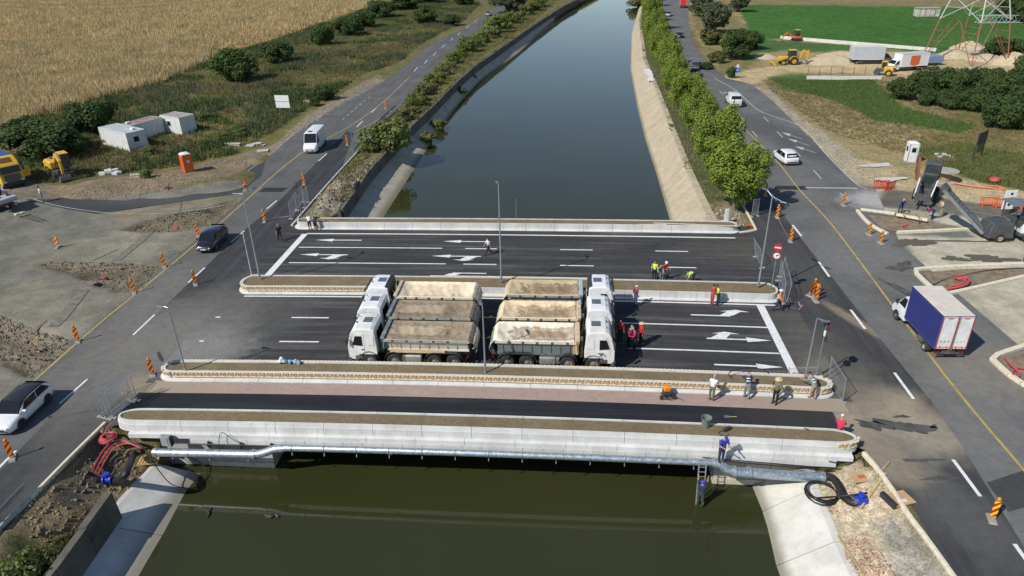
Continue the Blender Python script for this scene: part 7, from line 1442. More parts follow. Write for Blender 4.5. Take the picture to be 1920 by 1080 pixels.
mb.build('bracing', m_pz, t)
# ---------------------------------------------------------------- construction machines
m_cy = M('digger_yellow', (.62, .36, .03), .5, var=.1, sc=2, dirt=(.3, .2, .07), dirtk=.3); m_mach = M('machine_dark_grey', (.06, .065, .07), .6, var=.2, sc=2, dirt=(.16, .15, .13), dirtk=.35); m_bkt = M('worn_bucket_steel', (.20, .195, .185), .6, .3, sc=3, dirt=(.3, .27, .22), dirtk=.35); m_dor = M('digger_orange', (.62, .13, .03), .5, var=.08)
def cabbox(t, c, d, frame, roof=None):
    x, y, z = c; a, b, h = d; mb = MB(); mb.box((x, y, z+h/2), (a*.94, b*.94, h*.94)); mb.build('cab_glass', m_glassl, t)
    mb = MB()
    for sx in (-1, 1):
        for sy in (-1, 1): mb.bar((x+sx*a/2, y+sy*b/2, z), (x+sx*a*.46, y+sy*b*.46, z+h), .09)
    for zz in (z, z+h):
        for s in (-1, 1): mb.bar((x-a/2, y+s*b*.48, zz), (x+a/2, y+s*b*.48, zz), .09); mb.bar((x+s*a*.48, y-b/2, zz), (x+s*a*.48, y+b/2, zz), .09)
    mb.build('cab_frame', frame, t); mb = MB(); mb.box((x, y, z+h+.06), (a*1.08, b*1.08, .12)); mb.build('cab_roof', roof or frame, t, bev=.04)
def limb(t, nm, a, b, w, h, m): mb = MB(); a, b = Vector(a), Vector(b); mid = (a+b)/2; d = (b-a); up = Vector((0, 0, 1)); R = d.to_track_quat('X', 'Z').to_matrix(); mb.loft([[a+R @ Vector((0, y*w/2, z*h*.35)) for y, z in ((-1, -1), (1, -1), (1, 1), (-1, 1))], [a.lerp(b, .4)+R @ Vector((0, y*w/2, z*h*.6)) for y, z in ((-1, -1), (1, -1), (1, 1), (-1, 1))], [b+R @ Vector((0, y*w/2, z*h*.3)) for y, z in ((-1, -1), (1, -1), (1, 1), (-1, 1))]]); return mb.build(nm, m, t)
def ram(t, a, b, r=.06): mb = MB(); a, b = Vector(a), Vector(b); mb.tube([a, a.lerp(b, .55)], r, 7); mb.tube([a.lerp(b, .5), b], r*.55, 7); mb.build('hydraulic_ram', m_steel, t)
def bucket(t, c, w, r, ang, m=m_bkt, teeth=5):
    prof = [(r*math.cos(a), r*math.sin(a)) for a in [ang+PI*k/7 for k in range(8)]]; mb = MB()
    mb.loft([[Vector((c[0]+x*k, y, c[2]+z*k)) for k in (1, .93)][:1]+[Vector((c[0]+x*.93, y, c[2]+z*.93))] for y in (0,) for x, z in prof], closed=False) if False else None
    out = [Vector((x, 0, z)) for x, z in prof]; inn = [q*.92 for q in reversed(out)]
    mb.extr([(c[0]+q.x, c[2]+q.z) for q in out+inn], c[1]-w/2, c[1]+w/2)
    for s in (-1, 1): mb.extr([(c[0]+q.x, c[2]+q.z) for q in out], c[1]+s*w/2-.02, c[1]+s*w/2+.02)
    o = mb.build('bucket', m, t); mb = MB()
    for k in range(teeth): q = out[-1]; mb.box((c[0]+q.x*1.08, c[1]-w/2+w*(k+.5)/teeth, c[2]+q.z*1.08), (.16, .09, .1))
    mb.build('tooth', m_bkt, o)
# wheeled excavator
t = thing('wheeled_excavator', 'yellow wheeled excavator with its bucket resting on the verge', 'excavator', gzp(116, 331), heading(G(112, 330), G(142, 350))-.0)
mb = MB(); mb.box((0, 0, .95), (2.9, 1.3, .5)); mb.build('undercarriage', m_mach, t, bev=.05)
for x in (-1.1, 1.2):
    for y in (-1.0, 1.0): wheel(t, x, y, .5, .42, 'yellow')
mb = MB(); mb.box((1.75, 0, .6), (.12, 2.4, .55)); mb.build('dozer_blade', m_mach, t)
mb = MB(); mb.box((-.6, .1, 1.75), (2.4, 2.3, .95)); mb.build('house', m_cy, t, bev=.12); mb = MB(); mb.box((-1.3, .2, 2.28), (.9, 1.4, .18)); mb.build('engine_hood', m_mach, t, bev=.05); mb = MB(); mb.box((-1.75, 0, 1.6), (.4, 2.35, .9)); mb.build('counterweight', m_cy, t, bev=.15)
cabbox(t, (.35, .72, 1.35), (1.5, .95, 1.65), m_mach, m_cy)
limb(t, 'boom', (.35, -.3, 1.9), (1.7, -.3, 3.3), .34, .55, m_cy); limb(t, 'boom', (1.6, -.3, 3.3), (2.9, -.3, 2.6), .32, .5, m_cy); limb(t, 'dipper_arm', (2.8, -.3, 2.8), (2.6, -.3, .95), .26, .45, m_cy); ram(t, (.7, -.55, 1.5), (1.7, -.55, 2.9)); ram(t, (1.7, -.3, 3.5), (2.95, -.3, 2.95)); bucket(t, (2.85, -.3, .55), 1.25, .5, -PI*.75)
# yellow lorry at the frame edge
t = thing('yellow_lorry', 'yellow lorry cab with dark grille and open door at the frame edge', 'lorry', gzp(25, 350), heading(G(-5, 335), G(45, 352))-.1)
prof = [(1.1, .55), (1.16, 1.2), (1.08, 1.9), (.92, 2.75), (.6, 3.05), (-.1, 3.6), (-1.0, 3.6), (-1.1, .8), (-.9, .55)]; mb = MB(); mb.loft([[Vector((x, y*(1 if z < 2 else .96), z)) for x, z in prof] for y in (-1.24, -1.1, 0, 1.1, 1.24)]); mb.build('cab', m_cy, t, bev=.05)
mb = MB(); mb.box((1.17, 0, 1.25), (.06, 1.7, .95)); mb.build('grille', m_plast, t)
for k in range(5): mb = MB(); mb.box((1.21, 0, .88+k*.18), (.04, 1.6, .05)); mb.build('grille_slat', m_steel, t)
mb = MB(); mb.loft([[Vector((1.12, -1.08, 1.88)), Vector((1.12, 1.08, 1.88)), Vector((.97, 1.04, 2.68)), Vector((.97, -1.04, 2.68))], [Vector((1.15, -1.08, 1.88)), Vector((1.15, 1.08, 1.88)), Vector((1.0, 1.04, 2.68)), Vector((1.0, -1.04, 2.68))]]); mb.build('windscreen', m_glass, t)
mb = MB(); mb.box((1.08, 0, .6), (.3, 2.44, .45)); mb.build('bumper', m_plast, t, bev=.05); mb = MB(); mb.box((.25, 0, 3.32), (.7, 1.2, .12), 0, Matrix.Rotation(.66, 3, 'Y')); mb.build('roof_hatch', M('hatch_brown', (.13, .06, .03), .6), t)
for s in (-1, 1):
    mb = MB(); mb.box((.25, s*1.2, 2.2), (.95, .05, .7)); mb.build('side_window', m_glass, t); mb = MB(); mb.box((1.05, s*1.42, 2.3), (.14, .2, .6)); mb.build('mirror', m_plast, t, bev=.03); mb = MB(); mb.box((1.2, s*.95, .95), (.05, .4, .22)); mb.build('headlight', m_lamp, t); wheel(t, .25, s*1.05, .52, .34); wheel(t, -3.2, s*1.0, .52, .5)
mb = MB(); mb.box((.4, 1.75, 1.6), (.08, 1.0, 1.3), 0, Matrix.Rotation(.3, 3, 'Z')); mb.build('open_door', m_cy, t, bev=.04)
mb = MB(); mb.box((-3.6, 0, 2.3), (4.6, 2.5, 2.4)); mb.build('cargo_box', M('royal_blue_box', (.03, .06, .25), .5), t, bev=.03); mb = MB(); mb.box((-2.5, 0, .8), (6, .9, .3)); mb.build('chassis', m_chas, t)
# compact loaders holding a kerb stone in slings
def loader(name, label, loc, rz, body, arm, fl):
    t = thing(name, label, 'loader', loc, rz)
    for x in (-.9, .9):
        for y in (-.95, .95): wheel(t, x, y, .55, .4, 'tan')
    mb = MB(); mb.box((-.2, 0, .95), (2.8, 1.3, .7)); mb.build('chassis', m_mach, t, bev=.06); mb = MB(); mb.box((-1.2, 0, 1.5), (1.1, 1.5, .7)); mb.build('engine_cover', body, t, bev=.12)
    cabbox(t, (.05, .1, 1.15), (1.35, 1.25, 1.6), m_mach)
    for s in (-1, 1): limb(t, 'lift_arm', (-.6, s*.7, 2.0), (2.2, s*.6, 2.1), .2, .34, m_mach); limb(t, 'lift_arm', (2.1, s*.6, 2.15), (2.0+fl, s*.5, 1.3), .2, .3, m_mach); ram(t, (.2, s*.75, .9), (1.2, s*.75, 1.5))
    mb = MB(); mb.box((2.0+fl, 0, 1.25), (.14, 1.5, .7)); mb.build('fork_carriage', m_mach, t)
    for s in (-.45, .45): mb = MB(); mb.box((2.7+fl, s, 1.0), (1.4, .14, .1)); mb.build('fork', m_chas, t)
    for s in (-1, 1): mb = MB(); mb.bar((1.0, s*.85, 2.3), (1.9+fl, s*.75, 1.2), .12, .16); mb.build('side_strut', m_gwht, t)
    cabbox(t, (-.2, .1, 2.3), (1.4, 1.4, 1.5), m_mach) if fl > 1 else None
    limb(t, 'crane_boom', (.9, -1.1, 2.0), (.1, -1.4, 4.3), .26, .5, arm); limb(t, 'crane_boom', (.1, -1.4, 4.3), (-.9, -1.5, 2.4), .24, .4, arm)
    return t
def slung(label, a, b, top, z0, beamm, strap):
    A, Bq = G(*a, z0), G(*b, z0); t = thing('kerb_beam', label, 'kerb beam', tuple(A)); mb = MB(); mb.bar((0, 0, .12), Bq-A+Vector((0, 0, .12)), .36, .24); mb.build('beam', beamm, t, bev=.03)
    s = thing('lifting_sling', label.replace('kerb', 'yellow slings round the kerb', 1) if 'kerb' in label else 'slings '+label, 'slings', tuple(A))
    for f in (.22, .78):
        q = (Bq-A)*f; tp_ = Vector(top)-A; e = tp_.lerp(q, .02); e = e+(Bq-A).normalized()*(f-.5)*.8
        for w in (-.2, .2): mb = MB(); mb.bar(q+Vector((0, w, .1)), e, .07, .015); mb.build('strap', strap, s)
m_strap = M('yellow_strap', (.62, .55, .04), .6)
_ld = gzp(1734, 370); lh = heading(G(1735, 362), G(1713, 404)); loader('fork_loader', 'dark cab loader with rust brown boom holding a kerb in slings', _ld, lh, m_dor, M('rust_brown_boom', (.20, .075, .035), .6), 2.0)
slung('long cream kerb hanging from the loader forks between two bent workers', (1680, 404), (1739, 415), tuple(G(1710, 398, 1.7)), .25, m_kerb, m_strap)
_l2 = gzp(-8, 392); loader('paving_loader', 'grey machine with tan wheels at the frame edge before the yellow lorry', _l2, heading(G(-20, 385), G(45, 400)), m_mach, M('silver_hood', (.38, .39, .40), .5), .4)
mb = MB(); mb.box((2.2, 0, 1.5), (1.8, 2.2, .5)); mb.build('hopper', M('silver_hood', (.38, .39, .40), .5), bpy.data.objects['paving_loader'], bev=.06)
slung('pale curved kerb hanging in slings from the grey machine', (28, 405), (48, 400), tuple(G(40, 396, 1.7)), .2, M('white_kerb_beam', (.6, .58, .5), .8), m_strap)
# milling machine
t = thing('milling_machine', 'road milling machine with white hood, canopy and long raised conveyor', 'milling machine', gzp(1893, 446), -.05); m_hood = M('white_machine_hood', (.62, .63, .64), .4, var=.04)
for x in (-1.6, .9, 2.6):
    for y in (-.95, .95): wheel(t, x, y, .42, .34, 'tan')
mb = MB(); mb.box((-1.5, 0, 1.1), (2.4, 2.0, 1.5), 0, top=(.8, .95)); mb.build('drum_housing', m_mach, t, bev=.08); mb = MB(); mb.box((1.7, 0, 1.35), (3.0, 2.1, 1.3)); mb.build('hood', m_hood, t, bev=.15); mb = MB(); mb.box((1.7, 0, .75), (3.2, 2.15, .3)); mb.build('skirt', m_mach, t)
mb = MB(); mb.box((.2, -.0, 1.9), (1.0, 1.9, .2)); mb.build('platform', m_mach, t); mb = MB(); mb.box((.35, -.35, 2.15), (.5, .5, .5)); mb.build('seat', m_plast, t, bev=.05)
mb = MB(); mb.loft([[Vector((x, y, z)) for y in (-1.05, 1.05)]+[Vector((x, y, z+.1)) for y in (1.05, -1.05)] for x, z in ((-1.1, 3.5), (-.2, 3.62), (.7, 3.5), (1.5, 3.2))]); mb.build('canopy', M('canopy_grey', (.13, .15, .17), .6), t)
for y in (-.95, .95): mb = MB(); mb.bar((-.7, y, 1.9), (-.8, y, 3.5), .09); mb.bar((1.0, y, 1.9), (1.1, y, 3.35), .09); mb.build('canopy_post', m_mach, t)
mb = MB(); mb.box((1.2, .2, 2.3), (1.1, 1.2, .6), 0, Matrix.Rotation(.35, 3, 'Y')); mb.build('air_intake', m_gwht, t, bev=.1); mb = MB(); mb.box((2.3, -1.06, 1.8), (1.5, .03, .14)); mb.build('red_stripe', m_sred, t)
A, Bq = Vector((-2.5, .0, .6)), Vector((-5.7, 2.6, 4.0)); d = Bq-A; R = d.to_track_quat('X', 'Z').to_matrix()
mb = MB(); mb.loft([[A.lerp(Bq, k)+R @ Vector((0, y*w, z)) for y, z in ((-1, -.14), (1, -.14), (1, .14), (-1, .14))] for k, w in ((0, .55), (.5, .52), (1, .48))]); mb.build('conveyor', M('conveyor_grey', (.18, .19, .19), .7, sc=2, dirt=(.07, .07, .075), dirtk=.4), t)
for s in (-1, 1): mb = MB(); mb.bar(A+R @ Vector((0, s*.47, .1)), Bq+R @ Vector((0, s*.42, .1)), .06, .3); mb.build('conveyor_side', m_mach, t)
for k in range(7): mb = MB(); q = A.lerp(Bq, .45+k*.075); mb.box(q+R @ Vector((0, 0, .18)), (.06, .8, .05), 0, R); mb.build('roller', m_mach, t)
mb = MB(); mb.box(Bq+R @ Vector((.1, 0, .1)), (.7, .95, .55), 0, R); mb.build('conveyor_hood', m_mach, t, bev=.06); ram(t, (-1.2, .6, 2.0), tuple(A.lerp(Bq, .5)), .07)
# backhoe loader
t = thing('backhoe_loader', 'yellow backhoe loader parked at the edge of the sandy yard', 'backhoe', gzp(1476, 121), PI-.05)
wheel(t, -1.0, -.85, .82, .5, 'yellow'); wheel(t, -1.0, .85, .82, .5, 'yellow'); wheel(t, 1.2, -.8, .55, .35, 'yellow'); wheel(t, 1.2, .8, .55, .35, 'yellow')
mb = MB(); mb.box((1.1, 0, 1.35), (2.2, 1.0, .75), 0, top=(.92, .85)); mb.build('bonnet', m_cy, t, bev=.08); mb = MB(); mb.box((0, 0, .8), (3.4, .9, .4)); mb.build('chassis', m_mach, t); cabbox(t, (-.75, 0, 1.2), (1.5, 1.5, 1.75), m_mach, m_cy)
for s in (-1, 1): mb = MB(); mb.loft([[Vector((-1.0+.95*math.cos(a), s*.6, .82+.95*math.sin(a))), Vector((-1.0+.95*math.cos(a), s*1.1, .82+.95*math.sin(a))), Vector((-1.0+1.02*math.cos(a), s*1.1, .82+1.02*math.sin(a))), Vector((-1.0+1.02*math.cos(a), s*.6, .82+1.02*math.sin(a)))] for a in [.3+k*.4 for k in range(7)]]); mb.build('wheel_fender', m_cy, t); limb(t, 'loader_arm', (.4, s*.65, 1.6), (2.7, s*.65, .75), .18, .32, m_cy)
bucket(t, (3.0, 0, .5), 2.3, .5, -PI*.75, m_cy, 7); limb(t, 'backhoe_boom', (-2.0, 0, .9), (-3.1, 0, 2.9), .28, .5, m_cy); limb(t, 'backhoe_dipper', (-3.0, 0, 2.9), (-4.1, 0, 2.4), .24, .4, m_cy); limb(t, 'backhoe_dipper', (-4.1, 0, 2.9), (-3.9, 0, .9), .22, .4, m_cy); bucket(t, (-3.9, 0, .5), .7, .38, PI*.1)
for s in (-1, 1): mb = MB(); mb.bar((-1.9, s*1.0, 1.4), (-1.9, s*1.1, .1), .16); mb.build('stabiliser_leg', m_mach, t)
# mini digger
t = thing('mini_digger', 'small orange mini digger working beside the long white wall', 'excavator', gzp(1492, 77), PI)
for s in (-1, 1): mb = MB(); mb.extr([(-.9, .1), (.9, .1), (1.05, .35), (.9, .6), (-.9, .6), (-1.05, .35)], s*.75-.18, s*.75+.18); mb.build('track', m_plast, t)
mb = MB(); mb.box((-.2, 0, .95), (1.9, 1.5, .6)); mb.build('house', m_dor, t, bev=.12); cabbox(t, (-.1, .1, 1.2), (1.2, 1.1, 1.5), m_mach, M('digger_roof_tan', (.5, .42, .28), .6)); limb(t, 'boom', (.9, 0, .9), (2.2, 0, 2.1), .25, .4, m_dor); limb(t, 'boom', (2.1, 0, 2.1), (3.2, 0, 1.7), .25, .35, m_dor); limb(t, 'dipper_arm', (3.1, 0, 1.8), (3.6, 0, .7), .2, .3, m_dor); bucket(t, (3.6, 0, .45), .6, .3, -PI*.75)
# roller at the thicket
t = thing('road_roller', 'yellow roller seen from behind at the thicket edge', 'roller', gzp(1657, 141), 2.6)
mb = MB(); mb.lathe([(0, -.8), (.6, -.8), (.6, .8), (0, .8)], 20, 0, Matrix.Translation((1.3, 0, .6)) @ Matrix.Rotation(PI/2, 4, 'X')); mb.build('drum', m_mach, t); mb = MB(); mb.box((-.7, 0, 1.2), (1.7, 1.7, 1.1)); mb.build('engine_body', m_cy, t, bev=.12); mb = MB(); mb.box((.4, 0, 1.0), (1.2, 1.3, .5)); mb.build('platform', m_mach, t); cabbox(t, (.2, 0, 1.4), (1.0, 1.2, 1.2), m_cy)
for s in (-.85, .85): wheel(t, -.8, s, .62, .45, 'yellow')
# lorries in the yard and on the far road
m_gbox = M('grey_blue_box', (.42, .46, .50), .5, var=.05, sc=1, dirt=(.3, .3, .3), dirtk=.25)
g1 = box_truck('grey_box_truck', 'grey blue box lorry parked beyond the sand heap', gzp(1622, 119), -.12, 6.6, 2.4, 2.6, m_gbox, M('pale_box_roof', (.55, .56, .56), .6), m_gbox, m_mach, False, 1.05)
g2 = box_truck('white_box_truck', 'white box lorry with an orange shield on its side near the thicket', gzp(1704, 131), PI-.05+.28, 6.4, 2.3, 2.5, m_white, M('grey_box_roof', (.46, .45, .43), .7), m_white, m_white, False, .9)
for s in (-1, 1): mb = MB(); mb.extr([(-1.1, 1.3), (.0, .95), (1.1, 1.3), (1.1, 3.0), (-1.1, 3.0)], s*1.165-.006, s*1.165+.006); mb.build('orange_shield', m_dor, g2)
box_thing('blue_trailer', 'low blue trailer behind the white box lorry', 'trailer', gzp(1742, 122), .1, [('load_bed', (0, 0, 1.3), (4.5, 2.2, 1.4), M('trailer_blue', (.16, .24, .36), .6), .05), ('axle_box', (0, 0, .4), (3.5, 1.6, .7), m_chas)])
m_rl = M('lorry_red', (.55, .02, .03), .4); box_truck('red_lorry', 'bright red lorry seen from behind at the top of the avenue road', gzp(1281, 14), math.radians(75), 6.0, 2.4, 2.6, m_rl, m_rl, m_rl, m_rl, False, 1.0)
# overhead wires over the corn field
for k, (h1, h2) in enumerate(((60, 52), (48, 40))):
    a, b = G(-140, -8+k*9, 14), G(470, -12+k*5, 14); P = [tuple(a.lerp(b, i/20)-Vector((0, 0, 2.5*math.sin(PI*i/20)))) for i in range(21)]; cable('overhead_wire', ('upper', 'lower')[k]+' thin overhead wire crossing the corn field', P, .035, m_plast, 'wire', 1, 4)
# ---------------------------------------------------------------- people
def pose_joints(p):
    """forward kinematics in the body frame: x forward, y to the left, z up"""
    P = dict(tor=0, twist=0, head=0, lh=0, lk=0, rh=0, rk=0, la=0, le=10, ra=0, re=10, spread=.06, seat=False); P.update(p); r = math.radians
    J = {}; pel = Vector((0, 0, .93)); t = r(P['tor']); d = Vector((math.sin(t), 0, math.cos(t))); J['pelvis'] = pel; J['waist'] = pel+d*.16; J['chest'] = pel+d*.36; J['neck'] = pel+d*.52; h = r(P['tor']*.6+P['head']); hd = Vector((math.sin(h), 0, math.cos(h))); J['skull'] = J['neck']+hd*.10; J['hd'] = hd
    for s, k in ((1, 'l'), (-1, 'r')):
        sh = pel+d*.46+Vector((0, s*.185, 0)); a = r(P[k+'a']); e = a+r(P[k+'e']); J[k+'sh'] = sh; J[k+'el'] = sh+Vector((math.sin(a)*.285, s*P['spread'], -math.cos(a)*.285)); inn = -s*.07 if P[k+'e'] > 40 else 0
        J[k+'wr'] = J[k+'el']+Vector((math.sin(e)*.25, inn, -math.cos(e)*.25)); J[k+'hp'] = pel+Vector((0, s*.095, -.06)); hh = r(P[k+'h']); kk = hh-r(P[k+'k'])
        J[k+'kn'] = J[k+'hp']+Vector((math.sin(hh)*.43, s*.01, -math.cos(hh)*.43)); J[k+'an'] = J[k+'kn']+Vector((math.sin(kk)*.42, 0, -math.cos(kk)*.42)); J[k+'to'] = J[k+'an']+Vector((.17, s*.02, -.035))
    low = pel.z-.1 if P['seat'] else min(J['lan'].z, J['ran'].z)-.075
    for q in J:
        if q != 'hd': J[q] = J[q]-Vector((0, 0, low))
    return J
CH = [('pelvis', 'waist', 'chest', 'neck', 'skull'), ('chest', 'lsh', 'lel', 'lwr'), ('chest', 'rsh', 'rel', 'rwr'), ('pelvis', 'lhp', 'lkn', 'lan', 'lto'), ('pelvis', 'rhp', 'rkn', 'ran', 'rto')]
RAD = dict(pelvis=(.17, .135), waist=(.155, .12), chest=(.18, .13), neck=(.06, .06), skull=(.055, .055), sh=(.088, .088), el=(.055, .055), wr=(.035, .035), hp=(.115, .11), kn=(.078, .078), an=(.056, .056), to=(.052, .042))
POSES = {'stand': dict(la=4, ra=-2), 'walk': dict(lh=26, lk=8, rh=-18, rk=22, la=-22, ra=24, tor=4), 'lean': dict(tor=42, la=48, le=30, ra=52, re=30, lh=10, lk=6, rh=-6, rk=4, head=10), 'sit': dict(seat=True, lh=82, lk=85, rh=78, rk=88, tor=22, la=35, le=40, ra=30, re=45, head=15), 'bend': dict(tor=84, la=12, le=14, ra=18, re=10, lh=16, lk=26, rh=6, rk=22, head=-20), 'up': dict(la=165, le=15, ra=160, re=22, tor=6, head=-18, lh=12, lk=12, rh=-6, rk=8), 'hold': dict(la=18, le=78, ra=14, re=86, tor=10, head=22), 'hips': dict(la=-18, le=48, ra=-16, re=52, spread=.13, head=4), 'point': dict(la=60, le=20, ra=5, re=30, tor=3), 'drive': dict(seat=True, lh=80, lk=70, rh=76, rk=74, tor=-4, la=42, le=42, ra=38, re=46)}
_tmp = []
for nm, pz in POSES.items():
    J = pose_joints(pz); vs, es, ix = [], [], {}
    def vid(q):
        if q not in ix: ix[q] = len(vs); vs.append(q)
        return ix[q]
    for c in CH:
        for a, b in zip(c, c[1:]): es.append((vid(a), vid(b)))
    me = bpy.data.meshes.new('skin'); me.from_pydata([tuple(J[q]) for q in vs], es, []); o = link('skin', me); bm = bmesh.new(); bm.from_mesh(me); L = bm.verts.layers.skin.verify(); bm.verts.ensure_lookup_table()
    for q, v in zip(vs, bm.verts): v[L].radius = RAD[q] if q in RAD else RAD[q[1:]]; v[L].use_root = q == 'pelvis'
    bm.to_mesh(me); bm.free(); m1 = o.modifiers.new('s', 'SKIN'); m1.use_smooth_shade = True; m2 = o.modifiers.new('d', 'SUBSURF'); m2.levels = m2.render_levels = 1; _tmp.append((nm, o, J))
dg = bpy.context.evaluated_depsgraph_get(); BODY = {}; FIX = {}
def seg_d(p, a, b): ab = b-a; t = max(0, min(1, (p-a).dot(ab)/max(ab.length_squared, 1e-9))); return (p-a-ab*t).length
for nm, o, J in _tmp:
    me = bpy.data.meshes.new_from_object(o.evaluated_get(dg)); bm = bmesh.new(); bm.from_mesh(me)
    def add(mb, mi):
        V = [bm.verts.new(q) for q in mb.v]
        for f in mb.f:
            try: F = bm.faces.new([V[i] for i in f]); F.smooth = True; F.material_index = mi
            except ValueError: pass
    segs = [(0, 'skull', 'neck'), (1, 'pelvis', 'neck'), (1, 'lsh', 'rsh'), (2, 'lhp', 'rhp')]
    for s in 'lr': segs += [(1, s+'sh', s+'el'), (4, s+'el', s+'wr'), (2, s+'hp', s+'kn'), (5, s+'kn', s+'an'), (3, s+'an', s+'to')]
    for f in bm.faces:
        c = f.calc_center_median(); k = min(segs, key=lambda q: seg_d(c, J[q[1]], J[q[2]])-(.05 if q[0] == 2 and q[1] == 'lhp' else 0)); f.material_index = k[0]; f.smooth = True
    hd = J['hd']; Rh = hd.to_track_quat('Z', 'Y').to_matrix(); fx = Vector((hd.z, 0, -hd.x)); Rh = Matrix((fx, Vector((0, 1, 0)), hd)).transposed(); c = J['skull']+hd*.10
    mb = MB(); mb.T = Matrix.Translation(c) @ Rh.to_4x4()
    mb.lathe([(0, -.115), (.045, -.108), (.068, -.06), (.074, 0), (.076, .045), (.06, .095), (.03, .115), (0, .12)], 12, 0, Matrix.Diagonal((1.18, 1, 1, 1)))
    mb.box((.092, 0, -.012), (.03, .022, .045)); mb.box((.083, 0, -.062), (.012, .045, .012)); 
    for s in (-1, 1): mb.box((.0, s*.078, -.01), (.03, .014, .055)); mb.box((.08, s*.03, .02), (.012, .022, .010))
    add(mb, 0)
    for s in (1, -1):
        w = J[('l' if s > 0 else 'r')+'wr']; e = J[('l' if s > 0 else 'r')+'el']; d = (w-e).normalized(); yy = Vector((0, s, 0)); n = d.cross(yy); n = n.normalized() if n.length > .1 else Vector((1, 0, 0)); yy = n.cross(d).normalized()
        mb = MB(); mb.T = Matrix.Translation(w+d*.01) @ Matrix((d, n, yy)).transposed().to_4x4(); mb.loft([[Vector((x, a*h, b*t)) for a, b in ((-1, -1), (1, -1), (1, 1), (-1, 1))] for x, h, t in ((-.02, .024, .018), (.03, .036, .018), (.085, .040, .014))])
        for k, (yv, ln) in enumerate(((-.030, .066), (-.010, .078), (.010, .072), (.029, .056))): mb.tube([(.075, yv, 0), (.075+ln*.55, yv*1.1, .008), (.075+ln, yv*1.1, .028)], [.0095, .009, .006], 5)
        mb.tube([(.02, -.034, 0), (.05, -.058, .012), (.078, -.062, .022)], [.012, .011, .007], 5); add(mb, 0)
    MI = [f.material_index for f in bm.faces]; bm.to_mesh(me); bm.free(); FIX[nm] = MI; BODY[nm] = (me, J, c, Rh); bpy.data.objects.remove(o)
C_ = lambda nm, c, r=.8: M(nm, c, r, var=.1, sc=6)
SKIN = C_('skin_tan', (.42, .24, .16), .6); CL = dict(black=C_('black_cloth', (.014, .014, .016)), white=C_('white_cloth', (.62, .62, .62)), navy=C_('navy_cloth', (.018, .024, .08)), blue=C_('royal_blue_cloth', (.03, .05, .30)), jeans=C_('denim', (.055, .085, .16)), grey=C_('grey_cloth', (.19, .20, .21)), red=C_('red_cloth', (.45, .02, .025)), crim=C_('crimson_cloth', (.52, .02, .07)), mar=C_('maroon_cloth', (.16, .018, .05)), olive=C_('olive_cloth', (.14, .14, .09)), khaki=C_('khaki_cloth', (.28, .24, .17)), orange=C_('safety_orange', (.80, .20, .04)), lime=C_('safety_lime', (.52, .72, .03)), purple=C_('purple_cloth', (.13, .02, .10)), beige=C_('beige_cloth', (.45, .40, .30)), teal=C_('teal_grey_cloth', (.17, .22, .25)), pink=C_('rose_trousers', (.36, .06, .07)), dkg=C_('dark_green_waders', (.035, .05, .035)), skinc=SKIN, shoe=C_('dark_shoe', (.03, .025, .02)), hair=C_('dark_hair', (.02, .014, .01)), straw=C_('straw_hat', (.62, .46, .24)), hatw=C_('helmet_white', (.72, .72, .72), .3), hato=C_('helmet_orange', (.78, .20, .03), .3), hatb=C_('helmet_blue', (.03, .05, .35), .3), hatg=C_('grey_hair', (.3, .28, .26)))
def person(label, loc, rz, pose, shirt, trous, hat=None, hatk='hair', sleeve=None, shorts=False, vest=None, bands=False, sc=1.0, group='people on and around the bridge'):
    me, J, c, Rh = BODY[pose]; t = thing('person', label, 'person', loc, rz, group); t.scale = (sc,)*3; b = me.copy(); ix_ = FIX[pose]
    for m in ('skinc', vest or shirt, trous, 'shoe', sleeve or 'skinc', 'skinc' if shorts else trous): b.materials.append(CL[m])
    b.polygons.foreach_set('material_index', ix_); link('body', b, t); mb = MB(); mb.T = Matrix.Translation(c) @ Rh.to_4x4(); D = Matrix.Diagonal((1.18, 1, 1, 1))
    if hatk == 'hair': mb.lathe([(.079, .0), (.084, .04), (.07, .10), (.035, .125), (0, .13)], 12, 0, Matrix.Translation((-.012, 0, .005)) @ D); mb.build('hair', CL[hat or 'hair'], t)
    elif hatk == 'cap': mb.lathe([(.084, .035), (.086, .06), (.07, .115), (.03, .135), (0, .137)], 12, 0, D); mb.box((.13, 0, .045), (.10, .12, .014)); mb.build('cap', CL[hat], t)
    elif hatk == 'helmet': mb.lathe([(.125, .03), (.115, .045), (.105, .10), (.07, .15), (.03, .17), (0, .172)], 14, 0, D); mb.build('helmet', CL[hat], t)
    else: mb.lathe([(.20, .04), (.19, .055), (.095, .065), (.085, .12), (.05, .14), (0, .142)], 14, 0, D); mb.build('hat', CL[hat], t)
    if bands:
        for a, z in ((J['pelvis'], .2), (J['pelvis'], .36)):
            mb = MB(); d = (J['neck']-J['pelvis']).normalized(); q = J['pelvis']+d*z; mb.lathe([(.168, -.025), (.17, .025)], 14, 0, Matrix.Translation(q) @ d.to_track_quat('Z', 'Y').to_matrix().to_4x4() @ Matrix.Diagonal((.85, 1.08, 1, 1))); mb.build('reflective_band', CL['hatw'], t)
    return t
def on(px, py, z=.02):
    q = G(px, py, z)
    for _ in range(6): u, v = UV(q); q = G(px, py, z+(crown(u, v) if 31 < v < 67 and -27 < u < 17 else 0))
    return tuple(q)
N_, S_, E_, W_ = PI/2, -PI/2, 0.0, PI
person('person in a white shirt and dark shorts leaning on the upstream planter', on(582, 432), N_+.2, 'lean', 'white', 'black', shorts=True); person('person in black clothes resting both hands on the upstream planter', on(592, 432), N_-.2, 'lean', 'black', 'black', shorts=True)
person('person in a dark striped shirt and cap walking by the stop line', on(526, 452), N_+.5, 'walk', 'black', 'black', 'grey', 'cap', sc=1.03); person('person in white shirt and dark trousers crossing the far lanes', on(916, 478), W_+.3, 'walk', 'white', 'navy', sleeve=None, sc=1.02)
